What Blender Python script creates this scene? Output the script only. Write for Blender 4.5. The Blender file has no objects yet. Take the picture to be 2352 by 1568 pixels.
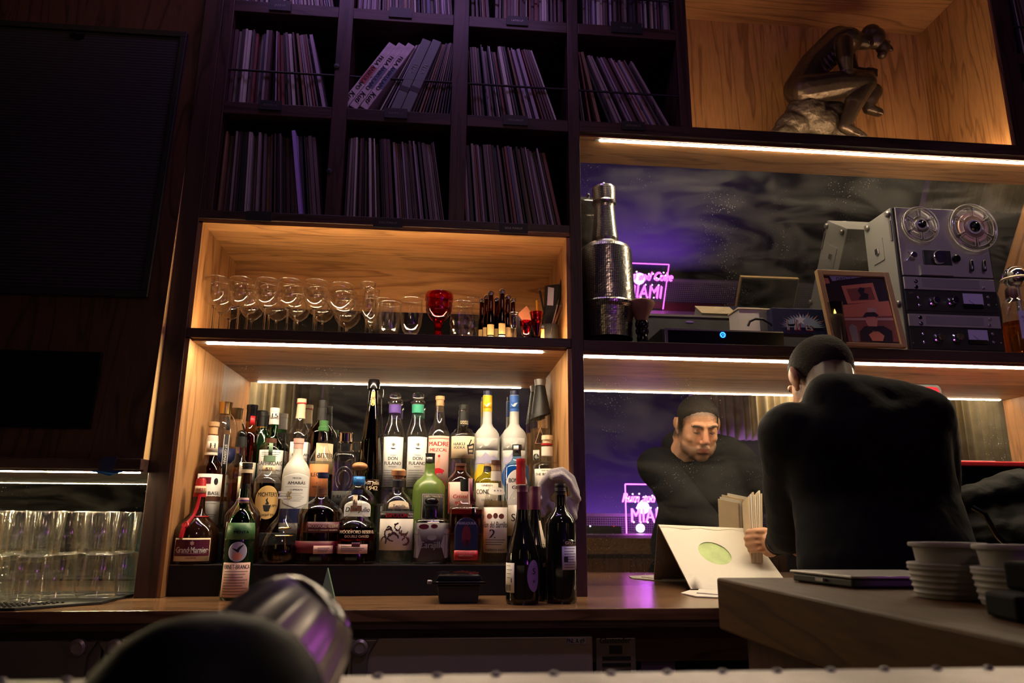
import bpy, bmesh, math, random
from mathutils import Vector, Matrix, Euler
random.seed(7)
SC = bpy.context.scene
COL = SC.collection
PI = math.pi
EYE = 1.16                      # camera height above the bar floor

# ------------------------------------------------------------------ camera
PITCH, YAW, ROLL, FPX = 0.2380, 0.0935, 0.00614, 1683.77
def cam_axes():
    f = Vector((math.sin(YAW)*math.cos(PITCH), math.cos(YAW)*math.cos(PITCH), math.sin(PITCH)))
    r = Vector((math.cos(YAW), -math.sin(YAW), 0)); u = r.cross(f)
    c, s = math.cos(ROLL), math.sin(ROLL)
    return r*c + u*s, u*c - r*s, f
AR, AU, AF = cam_axes()
cd = bpy.data.cameras.new('camera'); cam = bpy.data.objects.new('camera', cd); COL.objects.link(cam)
cam.matrix_world = Matrix(((AR.x, AU.x, -AF.x, 0), (AR.y, AU.y, -AF.y, 0), (AR.z, AU.z, -AF.z, EYE), (0, 0, 0, 1)))
cd.sensor_width = 36; cd.lens = FPX/2352*36; cd.clip_start = 0.02
cd.dof.use_dof = True; cd.dof.focus_distance = 2.48; cd.dof.aperture_fstop = 6.0
SC.camera = cam
# ------------------------------------------------------------------ exposure, world, lights
vs = SC.view_settings; SC.display_settings.display_device = 'sRGB'
vs.view_transform = 'Standard'; vs.look = 'None'; vs.exposure = 0.45; vs.gamma = 1.0; vs.use_curve_mapping = False
cy = SC.cycles; cy.max_bounces = 14; cy.transparent_max_bounces = 32; cy.transmission_bounces = 12; cy.glossy_bounces = 6
cy.sample_clamp_indirect = 6.0; cy.caustics_reflective = True; cy.caustics_refractive = True
w = bpy.data.worlds.new('world'); SC.world = w; w.use_nodes = True
w.node_tree.nodes['Background'].inputs[0].default_value = (0.25, 0.18, 0.4, 1); w.node_tree.nodes['Background'].inputs[1].default_value = 0.004
WARM = (1.0, 0.80, 0.53)
LED_L, LED_R, LED_U, LED_B = 145.0, 115.0, 90.0, 430.0        # strip radiance: bottle bay, right bay, upper right bay, left bay
LED_ALC, LED_NICHE = 180.0, 105.0                            # floor strips hidden behind the shelf lips
def lamp(name, typ, loc, energy, col, rad=.05, tgt=None, ang=60, blend=.6, sx=None, sy=None):
    d = bpy.data.lights.new(name, typ); d.energy = energy; d.color = col
    if typ == 'AREA':
        d.shape = 'RECTANGLE'; d.size = sx or rad; d.size_y = sy or rad
    else: d.shadow_soft_size = rad
    if typ == 'SPOT': d.spot_size = math.radians(ang); d.spot_blend = blend
    o = bpy.data.objects.new(name, d); o.location = loc; COL.objects.link(o)
    if tgt: o.rotation_euler = (Vector(tgt)-Vector(loc)).to_track_quat('-Z', 'Y').to_euler()
    return o
lamp('violet_bar_lamp', 'AREA', (-.2, 1.98, 3.40), 2.6, (.62, .34, .95), tgt=(-.1, 2.4, 2.3), sx=1.3, sy=.06)
lamp('violet_bar_lamp_right', 'SPOT', (1.9, .3, 3.30), 20, (.66, .52, .95), .08, (2.05, 2.45, 1.98), 30, .9)
lamp('dim_warm_room_lamp', 'SPOT', (0.6, -1.0, 3.2), 12, (1, .6, .45), .15, (.4, 2.4, 1.8), 90, .9)
for nm, x, e_ in (('curtain_spot_left', -1.95, 120), ('curtain_spot_middle', 3.75, 150), ('curtain_spot_right', 6.0, 70)): lamp(nm, 'SPOT', (x, -1.75, 3.40), e_, (1, .82, .55), .03, (x, -2.25, 2.55), 50, 1.0)
lamp('front_bar_lamp', 'SPOT', (.30, -.25, 2.7), 8, (1, .84, .62), .06, (.0, .42, 1.06), 22, .8)
lamp('violet_counter_lamp', 'SPOT', (.35, .80, 3.25), 26, (.74, .52, .95), .08, (.15, 2.16, .70), 46, 1.0)
lamp('warm_wall_fill', 'SPOT', (-1.4, .9, 3.38), 5, (1, .6, .3), .1, (-1.35, 2.4, 3.2), 50, 1.0)  # unseen spot, added to lift the speaker wall a little

# ------------------------------------------------------------------ measuring helpers: pixel + real depth -> point
def ray(px, py): return AF + AR*((px-1176)/FPX) - AU*((py-784)/FPX)
def at(px, py, Y):
    d = ray(px, py); p = d*(Y/d.y); return Vector((p.x, p.y, p.z+EYE))
def atz(px, py, z):
    d = ray(px, py); p = d*((z-EYE)/d.z); return Vector((p.x, p.y, z))
def depth(p): return AF.dot(Vector((p[0], p[1], p[2]-EYE)))

# ------------------------------------------------------------------ materials
def srgb(r, g, b):
    f = lambda c: c/12.92 if c <= .04045 else ((c+.055)/1.055)**2.4
    return (f(r/255), f(g/255), f(b/255), 1)
M = {}
def nt(name):
    m = bpy.data.materials.new(name); m.use_nodes = True; M[name] = m
    return m, m.node_tree.nodes, m.node_tree.links, m.node_tree.nodes['Principled BSDF']
def pm(name, col, rough=.5, metal=0, spec=.5, bump=0, bscale=60, var=0, vscale=8, coat=0):
    m, n, l, b = nt(name)
    if len(col) == 3: col = (*col, 1)
    b.inputs['Base Color'].default_value = col; b.inputs['Roughness'].default_value = rough
    b.inputs['Metallic'].default_value = metal; b.inputs['Specular IOR Level'].default_value = spec
    b.inputs['Coat Weight'].default_value = coat
    if bump or var:
        tc = n.new('ShaderNodeTexCoord')
    if var:
        no = n.new('ShaderNodeTexNoise'); no.inputs['Scale'].default_value = vscale; no.inputs['Detail'].default_value = 4
        l.new(tc.outputs['Object'], no.inputs['Vector'])
        mx = n.new('ShaderNodeMix'); mx.data_type = 'RGBA'
        mx.inputs[6].default_value = tuple(c*(1-var) for c in col[:3])+(1,); mx.inputs[7].default_value = tuple(min(1, c*(1+var)) for c in col[:3])+(1,)
        l.new(no.outputs['Fac'], mx.inputs[0]); l.new(mx.outputs[2], b.inputs['Base Color'])
    if bump:
        no = n.new('ShaderNodeTexNoise'); no.inputs['Scale'].default_value = bscale
        l.new(tc.outputs['Object'], no.inputs['Vector'])
        bu = n.new('ShaderNodeBump'); bu.inputs['Strength'].default_value = bump; bu.inputs['Distance'].default_value = .004
        l.new(no.outputs['Fac'], bu.inputs['Height']); l.new(bu.outputs['Normal'], b.inputs['Normal'])
    return m
def emit(name, col, s):
    m = bpy.data.materials.new(name); m.use_nodes = True; M[name] = m
    n, l = m.node_tree.nodes, m.node_tree.links; n.clear()
    e = n.new('ShaderNodeEmission'); e.inputs[0].default_value = (*col, 1); e.inputs[1].default_value = s
    o = n.new('ShaderNodeOutputMaterial'); l.new(e.outputs[0], o.inputs[0]); return m
def thin(name, tint, rough=.03, boost=1.0, f0=.04):
    """thin glass wall: Schlick mix of a clear tint and a gloss"""
    m = bpy.data.materials.new(name); m.use_nodes = True; M[name] = m
    n, l = m.node_tree.nodes, m.node_tree.links; n.clear()
    t = n.new('ShaderNodeBsdfTransparent'); t.inputs[0].default_value = (*tint, 1)
    g = n.new('ShaderNodeBsdfGlossy'); g.inputs[0].default_value = (1, 1, 1, 1); g.inputs['Roughness'].default_value = rough
    f = n.new('ShaderNodeLayerWeight'); f.inputs[0].default_value = .5
    pw = n.new('ShaderNodeMath'); pw.operation = 'POWER'; pw.inputs[1].default_value = 4; l.new(f.outputs['Facing'], pw.inputs[0])
    mu = n.new('ShaderNodeMath'); mu.operation = 'MULTIPLY_ADD'; mu.use_clamp = True; mu.inputs[1].default_value = .8*boost; mu.inputs[2].default_value = f0*boost
    mx = n.new('ShaderNodeMixShader'); o = n.new('ShaderNodeOutputMaterial')
    l.new(pw.outputs[0], mu.inputs[0]); l.new(mu.outputs[0], mx.inputs[0]); l.new(t.outputs[0], mx.inputs[1]); l.new(g.outputs[0], mx.inputs[2]); l.new(mx.outputs[0], o.inputs[0])
    return m
def solid(name, col, rough=0.0, ior=1.45, thru=0.0, tint=None):
    """clear solid or liquid; thru lets part of the light pass straight on, tinted"""
    m = bpy.data.materials.new(name); m.use_nodes = True; M[name] = m
    n, l = m.node_tree.nodes, m.node_tree.links; n.clear()
    g = n.new('ShaderNodeBsdfGlass'); g.inputs[0].default_value = (*col, 1); g.inputs[1].default_value = rough; g.inputs[2].default_value = ior
    o = n.new('ShaderNodeOutputMaterial'); t = n.new('ShaderNodeBsdfTransparent'); t.inputs[0].default_value = (*(tint or col), 1); mx = n.new('ShaderNodeMixShader'); mx.inputs[0].default_value = thru
    l.new(g.outputs[0], mx.inputs[1]); l.new(t.outputs[0], mx.inputs[2]); l.new(mx.outputs[0], o.inputs[0]); return m
def wood(name, light, dark, axis='x', rough=.5, scale=1.0, spec=.4):
    m, n, l, b = nt(name)
    tc = n.new('ShaderNodeTexCoord'); mp = n.new('ShaderNodeMapping')
    k = {'x': (.09, 1, 1), 'y': (1, .09, 1), 'z': (1, 1, .09)}[axis]
    mp.inputs['Scale'].default_value = tuple(v*scale for v in k); l.new(tc.outputs['Object'], mp.inputs['Vector'])
    wv = n.new('ShaderNodeTexNoise'); wv.inputs['Scale'].default_value = 7; wv.inputs['Detail'].default_value = 3; wv.inputs['Distortion'].default_value = .4
    l.new(mp.outputs[0], wv.inputs['Vector'])
    ml = n.new('ShaderNodeMath'); ml.operation = 'MULTIPLY'; ml.inputs[1].default_value = 9; l.new(wv.outputs['Fac'], ml.inputs[0])
    fr = n.new('ShaderNodeMath'); fr.operation = 'FRACT'; l.new(ml.outputs[0], fr.inputs[0])
    cr = n.new('ShaderNodeValToRGB'); e = cr.color_ramp.elements
    e[0].position = 0; e[0].color = (*dark, 1); e[1].position = .28; e[1].color = (*light, 1)
    e2 = cr.color_ramp.elements.new(.9); e2.color = (*light, 1); e3 = cr.color_ramp.elements.new(1.0); e3.color = (*dark, 1)
    l.new(fr.outputs[0], cr.inputs[0])
    fg = n.new('ShaderNodeTexNoise'); fg.inputs['Scale'].default_value = 140; fg.inputs['Detail'].default_value = 2
    l.new(mp.outputs[0], fg.inputs['Vector'])
    mx = n.new('ShaderNodeMix'); mx.data_type = 'RGBA'; mx.blend_type = 'MULTIPLY'; mx.inputs[0].default_value = .45
    l.new(cr.outputs[0], mx.inputs[6]); l.new(fg.outputs['Color'], mx.inputs[7])
    cr2 = n.new('ShaderNodeValToRGB'); cr2.color_ramp.elements[0].position = .25; cr2.color_ramp.elements[0].color = (.45, .45, .45, 1); cr2.color_ramp.elements[1].position = .7
    l.new(fg.outputs['Fac'], cr2.inputs[0]); l.new(cr2.outputs[0], mx.inputs[7])
    l.new(mx.outputs[2], b.inputs['Base Color']); b.inputs['Roughness'].default_value = rough; b.inputs['Specular IOR Level'].default_value = spec
    bu = n.new('ShaderNodeBump'); bu.inputs['Strength'].default_value = .12; bu.inputs['Distance'].default_value = .002
    l.new(fg.outputs['Fac'], bu.inputs['Height']); l.new(bu.outputs['Normal'], b.inputs['Normal'])
    return m
for ax in 'xyz':
    wood('oak_'+ax, (.45, .225, .088), (.25, .112, .040), ax)
    wood('dark_oak_'+ax, (.060, .028, .024), (.025, .011, .010), ax, .42)
    wood('walnut_'+ax, (.085, .036, .020), (.035, .014, .008), ax, .4)
wood('counter_wood', (.20, .105, .05), (.10, .05, .022), 'x', .22, 1, .5)
wood('bar_wood', (.10, .044, .013), (.055, .024, .007), 'y', .55, 1.2, .15)
pm('black', (.006, .006, .007), .5); pm('black_gloss', (.006, .006, .007), .12); pm('black_matte', (.008, .008, .009), .85, bump=.3, bscale=200)
pm('rubber', (.012, .012, .013), .6); pm('steel', (.42, .38, .37), .36, .6, bump=.05, bscale=300); pm('chrome', (.8, .8, .8), .08, 1); pm('dull_steel', (.24, .225, .22), .38, .7)
pm('gold', (.75, .5, .16), .25, 1); pm('silver', (.6, .6, .62), .2, 1)
pm('white', (.75, .74, .72), .6); pm('paper', (.72, .66, .56), .75, var=.08, vscale=30); pm('cream', (.72, .58, .38), .7, var=.06, vscale=30); pm('ink', (.012, .012, .014), .7)
pm('red', (.5, .012, .02), .4); pm('red_wax', (.32, .012, .014), .3); pm('maroon', (.16, .008, .025), .5); pm('burgundy', (.10, .006, .03), .45); pm('orange', (.62, .2, .06), .6)
pm('pink', (.66, .40, .34), .6); pm('purple', (.12, .06, .34), .5); pm('violet_sleeve', (.42, .30, .80), .5); pm('teal', (.04, .34, .22), .5); pm('yellow', (.8, .52, .02), .5); pm('blue', (.03, .13, .5), .45); pm('light_blue', (.03, .22, .62), .45)
pm('navy', (.012, .016, .07), .45); pm('green', (.05, .16, .05), .45); pm('sage', (.16, .26, .16), .5); pm('cork', (.52, .33, .17), .8, bump=.3, bscale=180); pm('wood_cap', (.45, .2, .08), .45, var=.25, vscale=60); pm('brown_cap', (.1, .035, .018), .5)
pm('frost', (.50, .50, .48), .45); pm('frost_pale', (.56, .55, .50), .4); pm('grey_blue', (.3, .38, .5), .5); pm('lilac', (.45, .42, .6), .6); pm('gold_paper', (.72, .45, .16), .55)
pm('wine_glass_dark', (.006, .006, .005), .06, spec=.7); pm('amber_dark', (.018, .006, .003), .06, spec=.7); pm('green_dark', (.004, .016, .006), .06, spec=.7); pm('olive', (.10, .16, .03), .3, spec=.5)
pm('towel', (.36, .32, .33), .95, bump=.6, bscale=350); pm('violet_paper', (.22, .12, .34), .6)
pm('tape_grey', (.20, .20, .19), .5, bump=.15, bscale=500); pm('deck_plate', (.33, .31, .31), .4, .3); pm('deck_print', (.22, .205, .21), .5, .1); pm('flute_metal', (.62, .58, .50), .42, 1); pm('oak_edge_lit', (.80, .50, .21), .6); pm('deck_black', (.012, .011, .014), .4)
pm('reel', (.55, .53, .5), .28, spec=.6); pm('gold_frame', (.50, .33, .15), .4, .2); pm('candle', (.62, .5, .28), .5)
pm('shirt', (.0036, .0038, .0052), .85, spec=.16, bump=.35, bscale=45); pm('trousers', (.02, .02, .024), .9); pm('bristle', (.32, .17, .10), .8, bump=.8, bscale=400)
pm('photo_skin', (.75, .32, .20), .6); pm('photo_orange', (.80, .30, .15), .6); pm('photo_brown', (.34, .11, .07), .6); pm('photo_dark', (.03, .016, .024), .5); pm('photo_blue', (.40, .46, .75), .6); pm('photo_tan', (.70, .46, .34), .6)
pm('cup_white', (.30, .28, .26), .6); pm('leather', (.0016, .0016, .0018), .7, spec=.05, bump=.4, bscale=60); pm('slate', (.03, .03, .034), .5, var=.5, vscale=14); pm('grille', (.012, .012, .014), .7)
pm('bronze', (.075, .052, .037), .36, .7, bump=.5, bscale=60, var=.6, vscale=12)
pm('rock_bronze', (.075, .055, .038), .5, .5, bump=.9, bscale=90, var=.6, vscale=25)
pm('curtain', (.62, .52, .34), .8, var=.35, vscale=9); pm('room_dark', (.03, .025, .035), .8); pm('room_red', (.18, .01, .02), .6); pm('tile_purple', (.12, .07, .25), .4); pm('mesh_purple', (.25, .2, .3), .5)
pm('zinc', (.55, .5, .47), .45, .5, var=.3, vscale=40)
thin('glass', (.985, .985, .975), .07, 1.0, .06); thin('glass_rib', (.97, .975, .965), .10, 1.0, .09); thin('glass_lip', (.9, .9, .88), .2, 1.0, .45); thin('glass_blue', (.55, .80, .88), .02, 1.4); thin('glass_green', (.10, .55, .14), .02, 1.3); thin('glass_amber', (.62, .30, .10), .03, 1.3); thin('glass_brown', (.30, .14, .05), .03, 1.3)
thin('glass_olive', (.62, .68, .52), .03, 1.2); thin('glass_red', (.75, .01, .03), .04, 1.6); thin('glass_pink', (.9, .62, .55), .03, 1.2); thin('acrylic', (.93, .93, .96), .03, 1.0); thin('glass_smoke', (.6, .6, .6), .03, 1.2); thin('plastic_sheet', (.95, .95, .95), .05, .8)
solid('glass_solid', (.97, .98, .96), 0, 1.45, .25); solid('glass_base', (.97, .98, .96), 0, 1.45, .6); solid('spirit_clear', (.95, .96, .93), 0, 1.34, .5); solid('spirit_pale', (.95, .90, .74), 0, 1.34, .5); solid('spirit_amber', (.90, .48, .13), 0, 1.34, .5); solid('spirit_dark', (.42, .10, .03), 0, 1.34, .5); solid('spirit_red', (.50, .05, .03), 0, 1.34, .5)
solid('ruby', (.85, .01, .04), 0, 1.45, .3); solid('spirit_blue', (.70, .88, .93), 0, 1.34, .5)
emit('led_l', WARM, LED_L); emit('led_r', WARM, LED_R); emit('led_u', WARM, LED_U); emit('led_b', (1, .78, .42), LED_B); emit('led_alc', (1, .68, .36), LED_ALC); emit('led_niche', (1, .68, .36), LED_NICHE)
emit('neon', (.85, .10, .95), 7.0); emit('neon_core', (1, .55, 1), 14.0); emit('blue_led', (.015, .13, 1), 5.0); emit('flame', (1, .62, .12), 6.0); emit('red_lamp', (1, .05, .06), .8); emit('white_led', (1, .85, 1), 6)
def mirror_mat(name, dust, seed, base=.62):
    """old mirror: dark silver with wiping arcs of dust and bright specks on its face"""
    m = bpy.data.materials.new(name); m.use_nodes = True; M[name] = m
    n, l = m.node_tree.nodes, m.node_tree.links; n.clear()
    tc = n.new('ShaderNodeTexCoord'); mp = n.new('ShaderNodeMapping'); mp.inputs['Location'].default_value = (seed, seed*.3, seed*.7); l.new(tc.outputs['Object'], mp.inputs['Vector'])
    g = n.new('ShaderNodeBsdfGlossy'); g.inputs[0].default_value = (base, base*.97, base*.95, 1); g.inputs['Roughness'].default_value = .012
    d = n.new('ShaderNodeBsdfDiffuse'); d.inputs[0].default_value = (.30, .29, .27, 1)
    n1 = n.new('ShaderNodeTexNoise'); n1.inputs['Scale'].default_value = 2.6; n1.inputs['Detail'].default_value = 9; n1.inputs['Roughness'].default_value = .68; n1.inputs['Distortion'].default_value = .9
    mp2 = n.new('ShaderNodeMapping'); mp2.inputs['Scale'].default_value = (1, 1, 3.2); l.new(mp.outputs[0], mp2.inputs['Vector']); l.new(mp2.outputs[0], n1.inputs['Vector'])
    r1 = n.new('ShaderNodeMapRange'); r1.inputs[1].default_value = .42; r1.inputs[2].default_value = .78; r1.inputs[3].default_value = dust*.06; r1.inputs[4].default_value = dust; l.new(n1.outputs['Fac'], r1.inputs[0])
    vo = n.new('ShaderNodeTexVoronoi'); vo.inputs['Scale'].default_value = 115; l.new(mp.outputs[0], vo.inputs['Vector'])
    n2 = n.new('ShaderNodeTexNoise'); n2.inputs['Scale'].default_value = 5; l.new(mp.outputs[0], n2.inputs['Vector'])
    th = n.new('ShaderNodeMapRange'); th.inputs[1].default_value = .45; th.inputs[2].default_value = .8; th.inputs[3].default_value = .03; th.inputs[4].default_value = .22; l.new(n2.outputs['Fac'], th.inputs[0])
    lt = n.new('ShaderNodeMath'); lt.operation = 'LESS_THAN'; l.new(vo.outputs['Distance'], lt.inputs[0]); l.new(th.outputs[0], lt.inputs[1])
    mu = n.new('ShaderNodeMath'); mu.operation = 'MULTIPLY'; mu.inputs[1].default_value = .7; l.new(lt.outputs[0], mu.inputs[0])
    ad = n.new('ShaderNodeMath'); ad.use_clamp = True; l.new(mu.outputs[0], ad.inputs[0]); l.new(r1.outputs[0], ad.inputs[1])
    mx = n.new('ShaderNodeMixShader'); o = n.new('ShaderNodeOutputMaterial')
    l.new(ad.outputs[0], mx.inputs[0]); l.new(g.outputs[0], mx.inputs[1]); l.new(d.outputs[0], mx.inputs[2]); l.new(mx.outputs[0], o.inputs[0]); return m
mirror_mat('mirror_bottles', .16, 1.3, .58); mirror_mat('mirror_right', .12, 5.1, .66); mirror_mat('mirror_upper', .26, 9.7, .40); mirror_mat('mirror_left', .10, 3.3, .26)
def mosaic(name):
    m, n, l, b = nt(name)
    uv = n.new('ShaderNodeUVMap'); br = n.new('ShaderNodeTexBrick'); br.offset = 0; br.inputs['Scale'].default_value = 1
    br.inputs['Color1'].default_value = (.85, .83, .78, 1); br.inputs['Color2'].default_value = (.62, .60, .57, 1); br.inputs['Mortar'].default_value = (.02, .02, .02, 1)
    br.inputs['Mortar Size'].default_value = .10; br.inputs['Brick Width'].default_value = 1; br.inputs['Row Height'].default_value = 1; br.inputs['Mortar Smooth'].default_value = .1
    l.new(uv.outputs[0], br.inputs['Vector']); l.new(br.outputs['Color'], b.inputs['Base Color'])
    b.inputs['Metallic'].default_value = 1; b.inputs['Roughness'].default_value = .26; return m
mosaic('mosaic')
def sleeve_mat(i, c):
    m, n, l, b = nt('sleeve_%d' % i)
    tc = n.new('ShaderNodeTexCoord'); no = n.new('ShaderNodeTexNoise'); no.inputs['Scale'].default_value = 22; no.inputs['Detail'].default_value = 5
    mp = n.new('ShaderNodeMapping'); mp.inputs['Scale'].default_value = (1, 1, .25); mp.inputs['Location'].default_value = (i*1.7, i*.9, i*2.3)
    oi = n.new('ShaderNodeObjectInfo'); va = n.new('ShaderNodeVectorMath'); va.operation = 'ADD'
    l.new(tc.outputs['Object'], mp.inputs[0]); l.new(mp.outputs[0], va.inputs[0]); l.new(oi.outputs['Location'], va.inputs[1]); l.new(va.outputs[0], no.inputs['Vector'])
    mx = n.new('ShaderNodeMix'); mx.data_type = 'RGBA'; mx.inputs[6].default_value = (c[0]*.45, c[1]*.45, c[2]*.45, 1); mx.inputs[7].default_value = (min(1, c[0]*1.35), min(1, c[1]*1.35), min(1, c[2]*1.35), 1)
    l.new(no.outputs['Fac'], mx.inputs[0]); l.new(mx.outputs[2], b.inputs['Base Color']); b.inputs['Roughness'].default_value = .45
SLEEVES = [((.72, .68, .64), 'pale'), ((.40, .33, .33), 'greyish'), ((.14, .07, .08), 'plum'), ((.05, .045, .06), 'black'), ((.32, .10, .09), 'dull-red'), ((.34, .2, .12), 'brown'), ((.10, .11, .22), 'navy'), ((.52, .42, .56), 'lilac'), ((.022, .02, .024), 'jet-black'), ((.20, .15, .16), 'dark-grey')]
for i, (c, _) in enumerate(SLEEVES): sleeve_mat(i, tuple(v*.72 for v in c))
def perf_mat(name, col, k):
    m, n, l, b = nt(name)
    tc = n.new('ShaderNodeTexCoord'); wv = n.new('ShaderNodeTexWave'); wv.bands_direction = 'Z'; wv.inputs['Scale'].default_value = k; wv.inputs['Distortion'].default_value = .6; wv.inputs['Detail Scale'].default_value = .3
    l.new(tc.outputs['Object'], wv.inputs['Vector'])
    mx = n.new('ShaderNodeMix'); mx.data_type = 'RGBA'; mx.inputs[6].default_value = tuple(c*.4 for c in col)+(1,); mx.inputs[7].default_value = tuple(c*1.6 for c in col)+(1,)
    l.new(wv.outputs['Fac'], mx.inputs[0]); l.new(mx.outputs[2], b.inputs['Base Color']); b.inputs['Roughness'].default_value = .8
    bu = n.new('ShaderNodeBump'); bu.inputs['Strength'].default_value = .5; bu.inputs['Distance'].default_value = .002; l.new(wv.outputs['Fac'], bu.inputs['Height']); l.new(bu.outputs['Normal'], b.inputs['Normal'])
perf_mat('grille_cloth', (.016, .015, .016), 28)
def skin_mat():
    m, n, l, b = nt('skin')
    at_ = n.new('ShaderNodeAttribute'); at_.attribute_name = 'tone'
    no = n.new('ShaderNodeTexNoise'); no.inputs['Scale'].default_value = 45; tc = n.new('ShaderNodeTexCoord'); l.new(tc.outputs['Object'], no.inputs['Vector'])
    mx = n.new('ShaderNodeMix'); mx.data_type = 'RGBA'; mx.blend_type = 'MULTIPLY'; mx.inputs[0].default_value = .25
    l.new(at_.outputs['Color'], mx.inputs[6]); l.new(no.outputs['Color'], mx.inputs[7]); l.new(at_.outputs['Color'], b.inputs['Base Color'])
    b.inputs['Roughness'].default_value = .48; b.inputs['Subsurface Weight'].default_value = .08; b.inputs['Subsurface Radius'].default_value = (.01, .004, .002)
skin_mat()
pm('hair', (.016, .0115, .009), .8, bump=1.0, bscale=330, spec=.2, var=.5, vscale=160); pm('brow', (.02, .012, .008), .8); pm('lip', (.36, .13, .10), .45)

# ------------------------------------------------------------------ mesh helpers
class G:
    """collects faces, then links them as ONE mesh object"""
    def __init__(s): s.v = []; s.f = []; s.uv = None; s.smooth = False
    def add(s, vs, fs):
        b = len(s.v); s.v += [tuple(v) for v in vs]; s.f += [tuple(i+b for i in f) for f in fs]; return s
    def box(s, x0, x1, y0, y1, z0, z1, mtx=None):
        vs = [Vector((x, y, z)) for x in (x0, x1) for y in (y0, y1) for z in (z0, z1)]
        if mtx: vs = [mtx @ v for v in vs]
        return s.add(vs, [(0, 1, 3, 2), (4, 6, 7, 5), (0, 4, 5, 1), (2, 3, 7, 6), (0, 2, 6, 4), (1, 5, 7, 3)])
    def lathe(s, prof, n=32, c=(0, 0, 0), sq=0, close=True, mtx=None, phase=0, rib=0, nrib=0):
        """prof: list of (r, z) bottom to top"""
        vs = []; fs = []
        for r, z in prof:
            for i in range(n):
                a = 2*PI*i/n + phase; k = 1
                if sq: k = (abs(math.sin(a))**sq + abs(math.cos(a))**sq)**(-1/sq)
                if rib: k *= 1 + rib*math.cos(nrib*a)
                v = Vector((r*k*math.sin(a), -r*k*math.cos(a), z))
                vs.append((mtx @ v) if mtx else v + Vector(c))
        m = len(prof)
        for j in range(m-1):
            for i in range(n): fs.append((j*n+i, j*n+(i+1) % n, (j+1)*n+(i+1) % n, (j+1)*n+i))
        if close:
            if prof[0][0] > 1e-6: fs.append(tuple(range(n-1, -1, -1)))
            if prof[-1][0] > 1e-6: fs.append(tuple((m-1)*n+i for i in range(n)))
        return s.add(vs, fs)
    def tube(s, pts, r, n=8, cap=True):
        pts = [Vector(p) for p in pts]; vs = []; fs = []; m = len(pts); prev = None
        for j, p in enumerate(pts):
            t = (pts[min(j+1, m-1)]-pts[max(j-1, 0)]).normalized()
            if prev is None: a = t.orthogonal().normalized()
            else: a = (prev - t*prev.dot(t)).normalized()
            prev = a; b = t.cross(a); rr = r[j] if isinstance(r, (list, tuple)) else r
            for i in range(n): vs.append(p + (a*math.cos(2*PI*i/n) + b*math.sin(2*PI*i/n))*rr)
        for j in range(m-1):
            for i in range(n): fs.append((j*n+i, j*n+(i+1) % n, (j+1)*n+(i+1) % n, (j+1)*n+i))
        if cap: fs += [tuple(range(n-1, -1, -1)), tuple((m-1)*n+i for i in range(n))]
        return s.add(vs, fs)
    def ell(s, c, r, n=16, m=10, mtx=None):
        vs = []; fs = []
        c = Vector(c)
        for j in range(m+1):
            th = PI*j/m
            for i in range(n):
                ph = 2*PI*i/n; v = Vector((r[0]*math.sin(th)*math.cos(ph), r[1]*math.sin(th)*math.sin(ph), r[2]*math.cos(th)))
                vs.append(c + (mtx @ v if mtx else v))
        for j in range(m):
            for i in range(n): fs.append((j*n+i, (j+1)*n+i, (j+1)*n+(i+1) % n, j*n+(i+1) % n))
        return s.add(vs, fs)
    def cap(s, p0, r0, p1, r1, n=14):
        """tapered capsule"""
        p0, p1 = Vector(p0), Vector(p1); t = p1-p0; L = t.length; t = t/L if L > 1e-9 else Vector((0, 0, 1)); pts = []; rs = []
        for k in range(6):
            a = -PI/2 + PI/2*k/5; pts.append(p0 + t*(math.sin(a)*r0)); rs.append(max(1e-4, math.cos(a)*r0))
        for k in range(6):
            a = PI/2*k/5; pts.append(p1 + t*(math.sin(a)*r1)); rs.append(max(1e-4, math.cos(a)*r1))
        return s.tube(pts, rs, n)
    def poly(s, pts): return s.add(pts, [tuple(range(len(pts)))])
    def prism(s, pts, off):
        """extrude the outline pts by the vector off"""
        n = len(pts); off = Vector(off); a = [Vector(p) for p in pts]; b = [p+off for p in a]
        return s.add(a+b, [tuple(range(n-1, -1, -1)), tuple(range(n, 2*n))] + [(i, (i+1) % n, n+(i+1) % n, n+i) for i in range(n)])
    def mesh(s, name, smooth=None):
        me = bpy.data.meshes.new(name); me.from_pydata(s.v, [], s.f)
        bm = bmesh.new(); bm.from_mesh(me); bmesh.ops.recalc_face_normals(bm, faces=bm.faces); bm.to_mesh(me); bm.free()
        if smooth: me.polygons.foreach_set('use_smooth', [True]*len(me.polygons))
        me.update(); return me
    def obj(s, name, mat, parent=None, smooth=False, bevel=0, loc=None, angle=40, seg=2):
        me = s.mesh(name, smooth); me.materials.append(M[mat])
        o = bpy.data.objects.new(name, me); COL.objects.link(o)
        if parent: o.parent = parent
        if loc is not None: o.location = loc
        if smooth and angle: sharp(me, angle)
        if bevel:
            b = o.modifiers.new('bevel', 'BEVEL'); b.width = bevel; b.segments = seg; b.limit_method = 'ANGLE'; b.angle_limit = math.radians(35)
        return o
def sharp(me, deg):
    bm = bmesh.new(); bm.from_mesh(me); c = math.radians(deg)
    for e in bm.edges:
        if len(e.link_faces) == 2 and e.calc_face_angle(0) > c: e.smooth = False
    bm.to_mesh(me); bm.free()
def thing(name, label, cat, loc=(0, 0, 0), rotz=0, group=None):
    o = bpy.data.objects.new(name, None); COL.objects.link(o); o.location = loc; o.rotation_euler = (0, 0, rotz)
    o.empty_display_size = .05; return tag(o, label, cat, group)
def tag(o, label, cat, group=None, kind=None):
    o['label'] = label; o['category'] = cat
    if group: o['group'] = group
    if kind: o['kind'] = kind
    return o
def struct(o): o['kind'] = 'structure'; return o
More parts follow.
